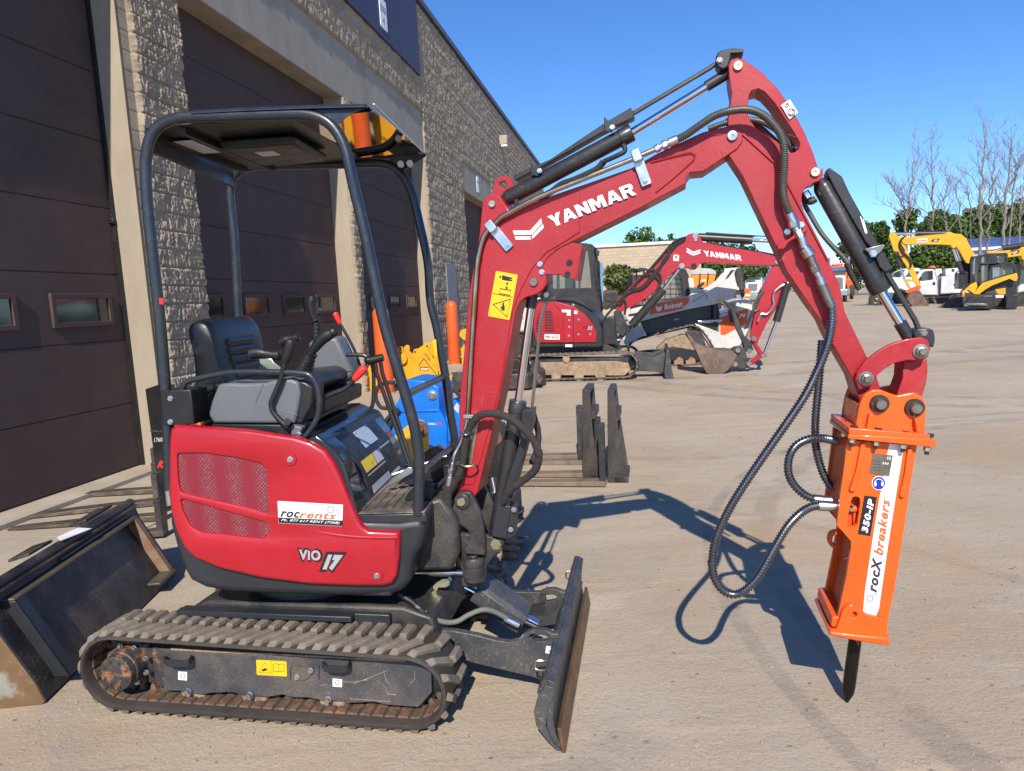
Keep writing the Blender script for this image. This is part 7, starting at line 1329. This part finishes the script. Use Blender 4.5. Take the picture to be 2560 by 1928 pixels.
MB().cyl(f.P('T', 1970, 1420, -.1), f.P('T', 1970, 1420, .3), .42, n=22).build('wheel', m_tyre, t); pr(f, t, 'T', [(1740, 1290), (1800, 1225), (1870, 1215), (1870, 1310), (1760, 1320)], -.1, .3, 'front_guard', m_wht, tb=0)
f, t, z0 = M_(('T', 1960, 1460), 31, 'yellow_excavator', 'second yellow excavator behind the skid steer, only its boom showing above it', 'excavator', dist=40)
b4 = pr(f, t, 'T', [(1495, 785), (1520, 768), (1555, 772), (1560, 830), (1535, 910), (1510, 910)], -.3, .3, 'arm', m_catb, tb=0); b5 = pr(f, t, 'T', [(1760, 800), (1900, 750), (1940, 720), (2050, 700), (2150, 800), (2100, 1000), (1990, 900), (1945, 870), (1935, 830), (1765, 855)], -.35, .35, 'boom', m_catb, tb=0)
o = cy(f, t, 'T', (1700, 735), (2000, 690), .16, m_blk2, 'arm_cylinder', 0); cy(f, t, 'T', (1540, 775), (1700, 735), .07, m_chrome, 'piston_rod', 0)
decal(f, 'T', [(1798, 822), (1850, 770), (1928, 752), (1905, 802)], -.352, m_blackv, b5, 'logo_flag'); textpx(f, 'T', -.37, 'CAT', (1838, 812), (1895, 798), (1838, 782), m_white, b5, .06); pr(f, t, 'T', [(1520, 780), (1800, 760), (1790, 800), (1540, 830)], -.2, .2, 'boom_link', m_catb, tb=0); pr(f, t, 'T', [(1990, 900), (2400, 880), (2400, 1400), (1990, 1400)], -.5, 1.5, 'house', m_catb, tb=0)
pr(f, t, 'T', [(1900, 1380), (2500, 1370), (2500, 1470), (1900, 1475)], -.8, 1.8, 'crawler_track', m_rubber, tb=0, bev=.1)
# steel trays and loose buckets on the ground
f, t, z0 = M_(('T', 1000, 1505), 28, 'steel_bucket', 'rusty wedge sided steel bucket lying before the white service truck', 'bucket'); pr(f, t, 'T', [(845, 1505), (1040, 1380), (1195, 1378), (1195, 1500)], 0, .05, 'side_plate', m_bk5); pr(f, t, 'T', [(1035, 1375), (1200, 1372), (1200, 1500), (1035, 1500)], .06, 1.4, 'shell', m_dark, tb=0); pr(f, t, 'T', [(1110, 1515), (1165, 1455), (1180, 1512)], -.3, -.25, 'cutting_tooth', m_rust)
f, t, z0 = M_(('T', 800, 1490), 27, 'steel_bucket', 'dark wide bucket beside the yellow excavator bucket, partly behind it', 'bucket', dist=37); pr(f, t, 'T', [(705, 1370), (1040, 1372), (1040, 1490), (740, 1485)], 0, .8, 'shell', m_bk5, bev=.03); pr(f, t, 'T', [(700, 1365), (1045, 1365), (1045, 1378), (705, 1380)], -.05, .0, 'lip', m_steel, tb=0)
f, t, z0 = M_(('T', 1000, 1400), 28, 'scrap_plates', 'pile of dark steel plates lying in front of the service truck', 'steel plates', dist=39)
for i, p_ in enumerate(([(830, 1345), (1000, 1330), (1090, 1320), (1080, 1340), (880, 1375)], [(950, 1370), (1080, 1320), (1100, 1325), (1000, 1375)], [(1050, 1345), (1190, 1335), (1190, 1360), (1060, 1368)])): pr(f, t, 'T', p_, i*.3, i*.3+.6, 'plate', m_dark if i != 1 else m_rim, tb=0)
# ---- pickups ----
def wheel(f, t, k, x, y, r, b):
    P_ = f.P(k, x, y, b); w = MB().lathe(P_, f.v, [(0, r*.55), (0, r*.9), (.05, r), (.2, r), (.25, r*.9), (.25, 0)], 24).build('wheel', m_tyre, t); MB().lathe(P_-f.v*.004, f.v, [(0, r*.0), (0, r*.2), (.03, r*.3), (.0, r*.5), (.03, r*.55), (.03, 0)], 18).build('rim', m_rim, w)
f, t, z0 = M_(('T', 370, 1455), 26, 'service_truck', 'white service truck with closed utility boxes behind the yellow excavator', 'truck')
win = [(648, 1065), (690, 1035), (788, 1030), (792, 1142), (630, 1165)]
tb_ = pr(f, t, 'T', [(200, 1380), (205, 1200), (330, 1165), (440, 1130), (560, 1110), (590, 1075), (645, 1015), (700, 1005), (800, 1005), (838, 1040), (855, 1110), (862, 1345), (470, 1345), (440, 1300), (370, 1275), (300, 1295), (265, 1385)], 0, 1.8, 'truck_cab', m_wpaint, bev=.06, holes=[win]); pr(f, t, 'T', win, .08, .1, 'side_window', m_dkglass, tb=0, bev=0)
pr(f, t, 'T', [(585, 1078), (645, 1018), (650, 1022), (600, 1085)], .05, 1.75, 'windscreen', m_dkglass, tb=0)
outline(f, 'T', [(620, 1170), (625, 1335), (852, 1335), (850, 1150), (820, 1040)], -.01, .012, m_rim, tb_, False, 'door_gap'); pr(f, t, 'T', [(790, 1172), (822, 1172), (822, 1210), (790, 1210)], -.03, .0, 'door_handle', m_blk2, tb=0)
pr(f, t, 'T', [(618, 1100), (640, 1100), (645, 1155), (620, 1158)], -.25, -.1, 'mirror', m_blk2, tb=0, bev=.02)
pr(f, t, 'T', [(900, 1100), (1260, 1090), (1260, 1312), (890, 1322)], -.1, 1.9, 'utility_box', m_wpaint, tb=0, bev=.03); pr(f, t, 'T', [(955, 1000), (1155, 985), (1160, 1092), (955, 1097)], .0, 1.8, 'utility_box', m_wpaint, tb=0, bev=.03); pr(f, t, 'T', [(835, 1000), (915, 995), (920, 1060), (890, 1062), (870, 1100), (845, 1050)], .3, 1.5, 'headboard', m_wht, tb=0); pr(f, t, 'T', [(1040, 1003), (1070, 1002), (1072, 1035), (1040, 1036)], -.03, .0, 'latch', m_blk2, tb=0, bev=0); pr(f, t, 'T', [(1060, 1198), (1095, 1197), (1096, 1217), (1060, 1218)], -.13, -.1, 'latch', m_blk2, tb=0, bev=0)
pr(f, t, 'T', [(862, 1110), (898, 1105), (890, 1330), (862, 1335)], .2, 1.7, 'cab_gap', m_rim, tb=0); pr(f, t, 'T', [(640, 1345), (1250, 1322), (1250, 1360), (640, 1375)], .1, 1.7, 'chassis', m_dark, tb=0)
wheel(f, t, 'T', 365, 1378, .42, .02); wheel(f, t, 'T', 1120, 1375, .42, .02); pr(f, t, 'T', [(265, 1385), (300, 1280), (370, 1255), (440, 1280), (475, 1345), (440, 1345), (410, 1300), (365, 1285), (310, 1305), (285, 1385)], -.06, .0, 'wheel_arch', m_dark, tb=0, bev=0)
pr(f, t, 'T', [(750, 990), (770, 960), (830, 955), (855, 990)], .5, 1.2, 'beacon_cooler', mat('cooler_red', (.6, .1, .05), .5), tb=0, bev=.05)
f, t, z0 = M_(('T', 230, 1440), 25, 'pickup_truck', 'silver white pickup truck with sloping windscreen left of the service truck', 'pickup', dist=40)
pr(f, t, 'T', [(60, 1370), (70, 1230), (130, 1180), (240, 1110), (300, 1040), (380, 1005), (500, 988), (620, 990), (640, 1060), (660, 1180), (660, 1350), (60, 1385)], 0, 1.8, 'truck_body', m_wpaint, bev=.08); pr(f, t, 'T', [(240, 1105), (305, 1045), (380, 1015), (435, 1010), (400, 1060), (370, 1110)], -.02, .0, 'windscreen', m_dkglass, tb=0, bev=0); pr(f, t, 'T', [(430, 1105), (480, 1040), (600, 1030), (625, 1100)], -.02, .0, 'side_window', m_dkglass, tb=0, bev=0)
wheel(f, t, 'T', 60, 1400, .42, -.02); wheel(f, t, 'T', 560, 1390, .42, -.02); pr(f, t, 'T', [(120, 1290), (210, 1280), (220, 1330), (140, 1345)], -.03, .0, 'headlight', m_rim, tb=0, bev=0)

# ================= BUILDINGS AND TREES BEYOND THE YARD =================
def brick_mat():
    m, t, N, L, b = nodes('pale_brick'); tc = N.new('ShaderNodeTexCoord'); mp = N.new('ShaderNodeMapping'); mp.inputs['Rotation'].default_value = (radians(90), 0, 0); L.new(tc.outputs['Object'], mp.inputs[0])
    br_ = N.new('ShaderNodeTexBrick'); br_.inputs['Scale'].default_value = 1; br_.inputs['Brick Width'].default_value = .4; br_.inputs['Row Height'].default_value = .2; br_.inputs['Mortar Size'].default_value = .012
    br_.inputs['Color1'].default_value = (.46, .37, .27, 1); br_.inputs['Color2'].default_value = (.40, .32, .235, 1); br_.inputs['Mortar'].default_value = (.30, .245, .19, 1)
    L.new(mp.outputs[0], br_.inputs[0]); L.new(br_.outputs[0], b.inputs[0]); b.inputs['Roughness'].default_value = .9; return m
f, t, z0 = M_(('H', 1000, 560), 0, 'brick_building', 'long low tan brick building with a white roof edge behind the red machines', 'building', dist=44)
a0_, zt_ = f.loc(f.P('H', 470, 245, 0))[0], f.loc(f.P('H', 1000, 222, 0))[2]; a1__ = f.loc(f.P('H', 1500, 205, 0))[0]
MB().box(f, a0_-8, a1__, 0, 14, z0-.3, zt_).build('wall', brick_mat(), t); MB().box(f, a0_-8.1, a1__+.1, -.12, 14.1, zt_, zt_+.16).build('roof_edge', m_white, t)
m_bl = mat('roof_blue', (.05, .10, .30), .35, col2=(.10, .16, .38), scale=.8)
f, t, z0 = M_(('T', 1600, 900), 0, 'metal_building', 'blue roofed building glimpsed between the bare tree trunks', 'building', dist=75)
A0, A1 = f.loc(f.P('T', 1320, 700, 0))[0], f.loc(f.P('T', 1880, 700, 0))[0]; Zr, Zt2 = f.loc(f.P('T', 1600, 730, 0))[2], f.loc(f.P('T', 1600, 585, 4))[2]
MB().box(f, A0, A1+10, 0, 12, z0, Zr).build('wall', mat('pale_siding', (.38, .42, .48), .6), t); MB().loft([[f.w(a, 0-.4, Zr), f.w(a, 5, Zt2), f.w(a, 12.4, Zr), f.w(a, 5, Zt2-.25)] for a in (A0-.5, A1+10.5)]).build('roof', m_bl, t); MB().box(f, A0-.5, A1+10.5, -.5, -.38, Zr-.15, Zr+.12).build('gutter', m_white, t)
# blue lift mast and small trailer by the bush
f, t, z0 = M_(('H', 745, 600), 0, 'boom_lift', 'thin light blue lift mast standing beside the red excavator cab', 'lift', dist=24)
for x in (735, 757): MB().tube([f.P('H', x, 350, 0), f.P('H', x+3, 640, 0)], .05, 6).build('mast', mat('mast_blue', (.10, .30, .55), .5), t)
for y in (380, 440, 500, 560): MB().tube([f.P('H', 736, y, 0), f.P('H', 759, y+25, 0)], .03, 6).build('rung', m_rim, t)
f, t, z0 = M_(('H', 820, 640), 0, 'utility_trailer', 'small rusty red trailer loaded with junk under the green bush', 'trailer', dist=26)
pr(f, t, 'H', [(765, 560), (875, 555), (872, 600), (768, 605)], 0, 1.4, 'bed', m_rust); pr(f, t, 'H', [(780, 575), (865, 572), (862, 640), (785, 640)], -.1, -.05, 'tailgate', m_dark, tb=0)
for x in (790, 855): MB().cyl(f.P('H', x, 640, -.05), f.P('H', x, 640, .2), .3, n=16).build('wheel', m_tyre, t)
# dark roof of another machine showing above the hoses
f, t, z0 = M_(('H', 1050, 600), 0, 'machine_canopy', 'small black canopy roof of a machine parked beside the green bush', 'machine', dist=22)
pr(f, t, 'H', [(1000, 392), (1060, 386), (1100, 392), (1085, 412), (1030, 414)], 0, 1.1, 'roof', m_blk2, bev=.02)
for x in (1020, 1075): MB().tube([f.P('H', x, 410, .1), f.P('H', x, 640, .1)], .03, 6).build('post', m_blk2, t)
pr(f, t, 'H', [(990, 440), (1090, 440), (1090, 640), (990, 640)], .1, 1.0, 'body', m_dark)

# trees
def leafmat(n, c1, c2):
    m, t, N, L, b = nodes(n); g = N.new('ShaderNodeNewGeometry'); r = N.new('ShaderNodeMix'); r.data_type = 'RGBA'; L.new(g.outputs['Random Per Island'], r.inputs[0]); r.inputs[6].default_value = (*c1, 1); r.inputs[7].default_value = (*c2, 1)
    L.new(r.outputs[2], b.inputs[0]); b.inputs['Roughness'].default_value = .6; b.inputs['Specular IOR Level'].default_value = .25; b.inputs['Subsurface Weight'].default_value = 0; return m
m_leafd = leafmat('dark_leaves', (.024, .052, .013), (.085, .14, .03)); m_leafm = leafmat('mid_leaves', (.03, .07, .014), (.11, .17, .035)); m_leafo = leafmat('olive_leaves', (.06, .09, .025), (.17, .20, .07))
m_bark = mat('bark', (.20, .17, .14), .9, col2=(.10, .085, .07), scale=3); m_barkg = mat('grey_bark', (.25, .21, .175), .9, col2=(.16, .135, .11), scale=2)
def crown(mb, c, rx, ry, rz, n, s, clumps=14):
    cs = []
    for i in range(clumps):
        q = RNG.normal(size=3); q /= np.linalg.norm(q); q *= RNG.random()**.4*.75; cs.append((q*np.array([rx, ry, rz]), .32+.28*RNG.random()))
    V, F_ = [], []
    k = RNG.integers(0, clumps, n); d = RNG.normal(size=(n, 3)); d /= np.linalg.norm(d, axis=1)[:, None]; rr = RNG.random(n)**.45
    for i in range(n):
        q, r = cs[k[i]]; p = c+q+d[i]*rr[i]*r*np.array([rx, ry, rz]); a = RNG.normal(size=3); a /= np.linalg.norm(a); b_ = np.cross(a, RNG.normal(size=3)); b_ /= np.linalg.norm(b_)+1e-9; ss = s*(.6+.8*RNG.random())
        j = len(V); V += [p-a*ss, p-b_*ss*.55, p+a*ss, p+b_*ss*.55]; F_.append((j, j+1, j+2, j+3))
    return mb.add(V, F_)
def leafy(k, x, ytop, D, wpx, name, lab, cat, m, n=2600, s=.22, group=None, ybot=None, trunk=True):
    top = at(k, x, ytop, D); z0 = gz(D); sc = D/FPX/ZM[k][2]; rx = wpx*sc/2; zb = at(k, x, ybot, D)[2] if ybot else z0+1.5
    zb = max(zb, z0); rz = (top[2]-zb)/2; c = np.array([top[0], D, (top[2]+zb)/2])
    t = thing(name, lab, cat, (top[0], D, z0), 0, group)
    if trunk: MB().tube([np.array([top[0], D, z0-.1]), np.array([top[0]+.1, D, z0+(top[2]-z0)*.4]), np.array([top[0], D+.1, z0+(top[2]-z0)*.8])], [.22, .16, .04], 8).build('trunk', m_bark, t)
    crown(MB(), c, rx*1.18, max(1.2, rx*.7), rz*1.04, n, s).build('crown' if trunk else 'foliage', m, t, recalc=False); return t
G_ = 'leafy trees beyond the yard'
leafy('H', 1040, 100, 62, 260, 'tree', 'rounded green tree rising over the left part of the brick building roof', 'tree', m_leafm, 3200, .22, G_)
leafy('H', 1240, 135, 64, 200, 'tree', 'lower green tree right of the rounded one above the brick building', 'tree', m_leafm, 2600, .22, G_)
leafy('H', 1620, 165, 66, 420, 'tree', 'wide olive tree behind the far red boom, left half', 'tree', m_leafm, 3000, .22, G_)
leafy('H', 1850, 185, 66, 240, 'tree', 'olive tree behind the far red boom, right end above its wordmark', 'tree', m_leafo, 2600, .22, G_)
leafy('H', 1700, 340, 60, 520, 'tree', 'dense dark bushes under the far red boom', 'bushes', m_leafd, 3200, .2, G_, trunk=False)
leafy('I', 285, 868, 60, 300, 'tree', 'dense dark green tree between the bucket cylinder and the yellow arm', 'tree', m_leafd, 5200, .2, G_, ybot=1330); leafy('I', 130, 960, 61, 260, 'tree', 'dark green tree seen left of the bucket cylinder', 'tree', m_leafd, 3500, .2, G_, ybot=1330)
leafy('I', 520, 770, 63, 190, 'tree', 'thin leafy tree at the foot of the leftmost bare trunk', 'tree', m_leafm, 700, .22, G_, ybot=1000)
for i, (x, y, w, m, lab) in enumerate(((770, 735, 190, m_leafd, 'dark evergreen behind the second bare tree'), (900, 780, 220, m_leafm, 'mid green tree right of the second bare tree'), (1060, 790, 200, m_leafd, 'dark pine left of the tall bare trunks'), (1190, 740, 190, m_leafd, 'tall dark pine behind the tall bare trunks'), (1300, 750, 170, m_leafd, 'dark pine right of the tall bare trunks'), (1430, 745, 200, m_leafd, 'dark pine at the right edge of the picture'), (1560, 760, 240, m_leafd, 'dark pine just outside the right edge'))):
    leafy('I', x, y, 84, w*1.25, 'tree', lab, 'tree', m, 3600, .27, G_, ybot=1120)
for x, y, w, lab in ((640, 1040, 240, 'green shrub mass under the yellow boom, left'), (800, 1050, 240, 'green shrub mass under the yellow boom, middle'), (900, 1080, 180, 'green shrub mass beside the excavator lift cylinders'), (1400, 1120, 160, 'green shrub behind the skid steer roof'), (480, 1120, 180, 'green shrub above the silver pickup')):
    leafy('I', x, y, 56, w, 'shrub', lab, 'shrub', m_leafm, 2400, .16, 'shrubs behind the parked trucks', ybot=1320, trunk=False)
leafy('H', 865, 385, 34, 250, 'shrub', 'grey green round bush in front of the brick building', 'bush', m_leafo, 5200, .10, None, ybot=600, trunk=False)
leafy('U', 820, 770, 50, 200, 'shrub', 'dark shrub between the salt spreader and the white trailer', 'bush', m_leafd, 1500, .15, None, ybot=1180, trunk=False)
def bare(pts, D, r0, seed, lab, dens=1.):
    R = random.Random(seed); P_ = [at('I', x, y, D) for x, y in pts]; P_[0][2] = gz(D)-.1; q = catm(P_, 8); n = len(q); r0 *= .62
    t = thing('bare_tree', lab, 'tree', (P_[0][0], D, gz(D)), 0, 'bare dead trees at the far right')
    H_ = q[-1][2]-q[0][2]; q = [p+np.array([R.gauss(0, .05), R.gauss(0, .05), 0]) for p in q]
    rad = [max(.014, r0*(1-(i/(n-1)))**.8) for i in range(n)]
    MB().tube(q, rad, 7).build('trunk', m_barkg, t)
    mb = MB()
    def br_(p, d, L, r, lev):
        k = 5; pts = [p]; dd = d.copy()
        for i in range(k): dd = dd+np.array([R.gauss(0, .13), R.gauss(0, .13), .07]); dd /= np.linalg.norm(dd); pts.append(pts[-1]+dd*L/k)
        mb.tube(pts, list(np.linspace(r, max(r*.2, .007), k+1)), 4 if lev < 2 else 3)
        if lev < 3:
            for i in range(R.randint(4, 6) if lev == 1 else R.randint(2, 4)):
                j = R.randint(1, k); side = np.array([R.gauss(0, 1), R.gauss(0, .7), R.gauss(.1, .6)]); side /= np.linalg.norm(side); nd = dd*.9+side*.55; nd /= np.linalg.norm(nd); br_(pts[j], nd, L*R.uniform(.35, .7), max(r*.45, .009), lev+1)
    nb = int(15*dens)
    for i in range(nb):
        u = .28+.71*i/nb+R.uniform(-.02, .02); p = q[min(int(u*(n-1)), n-1)]; a = R.choice((-1, 1)); d = np.array([a*R.uniform(.35, .8), R.gauss(0, .4), R.uniform(.6, 1.1)]); d /= np.linalg.norm(d)
        br_(p, d, H_*R.uniform(.10, .24)*(1.3-u*.85), r0*(1-u)*.42+.014, 1)
    mb.build('branches', m_barkg, t, recalc=False); return t
bare([(545, 1080), (525, 960), (535, 830), (565, 640), (580, 430), (600, 130)], 62, .20, 3, 'bare tree farthest left, its trunk leaning slightly right', 1.1)
bare([(590, 1040), (560, 900), (500, 740), (440, 640), (380, 560)], 62.5, .16, 13, 'low bare tree leaning left at the foot of the leftmost trunk', .9)
bare([(735, 1080), (740, 960), (745, 700), (735, 400), (725, 140)], 63, .20, 5, 'tall straight bare tree, second from the left', 1.2)
bare([(862, 1100), (860, 960), (840, 800), (835, 680), (870, 560)], 60, .15, 8, 'short bare tree right of the second tall one', .9)
bare([(1120, 1180), (1122, 960), (1130, 640), (1150, 340), (1168, 60)], 60, .26, 11, 'tall bare tree with pale trunk, left of the tall pair', 1.2)
bare([(1160, 1100), (1190, 960), (1205, 700), (1240, 420), (1265, 80)], 64, .20, 17, 'tall bare tree, right of the tall pair', 1.1)
bare([(1300, 1120), (1312, 960), (1330, 660), (1365, 420), (1375, 90)], 60, .26, 23, 'tall forked bare tree near the right edge', 1.2)
bare([(1345, 880), (1390, 560), (1430, 420), (1474, 330)], 60.3, .14, 27, 'bare tree leaning right beside the forked one', .8)
bare([(1430, 1080), (1440, 900), (1455, 700), (1490, 520)], 63, .18, 29, 'bare tree cut by the right edge of the picture', .9)
bare([(1000, 1060), (960, 780), (900, 600), (800, 450)], 66, .11, 31, 'thin crooked bare tree leaning left in the gap between the tall ones', .7)
bare([(1060, 1100), (1040, 780), (1010, 640), (1000, 480)], 68, .11, 37, 'thin bare tree left of the pale tall trunk', .7)
# low wooded horizon far away, seen as one mass
mb = MB()
for i in range(70): x = -120+i*5.2; crown(mb, np.array([x, 150+RNG.random()*20, 2.6+RNG.random()*1.2]), 4.5, 3, 2.6+RNG.random()*1.6, 420, .5, 8)
tag(mb.build('distant_woods', m_leafd, recalc=False), 'low dark green woods along the horizon', None, kind='stuff')
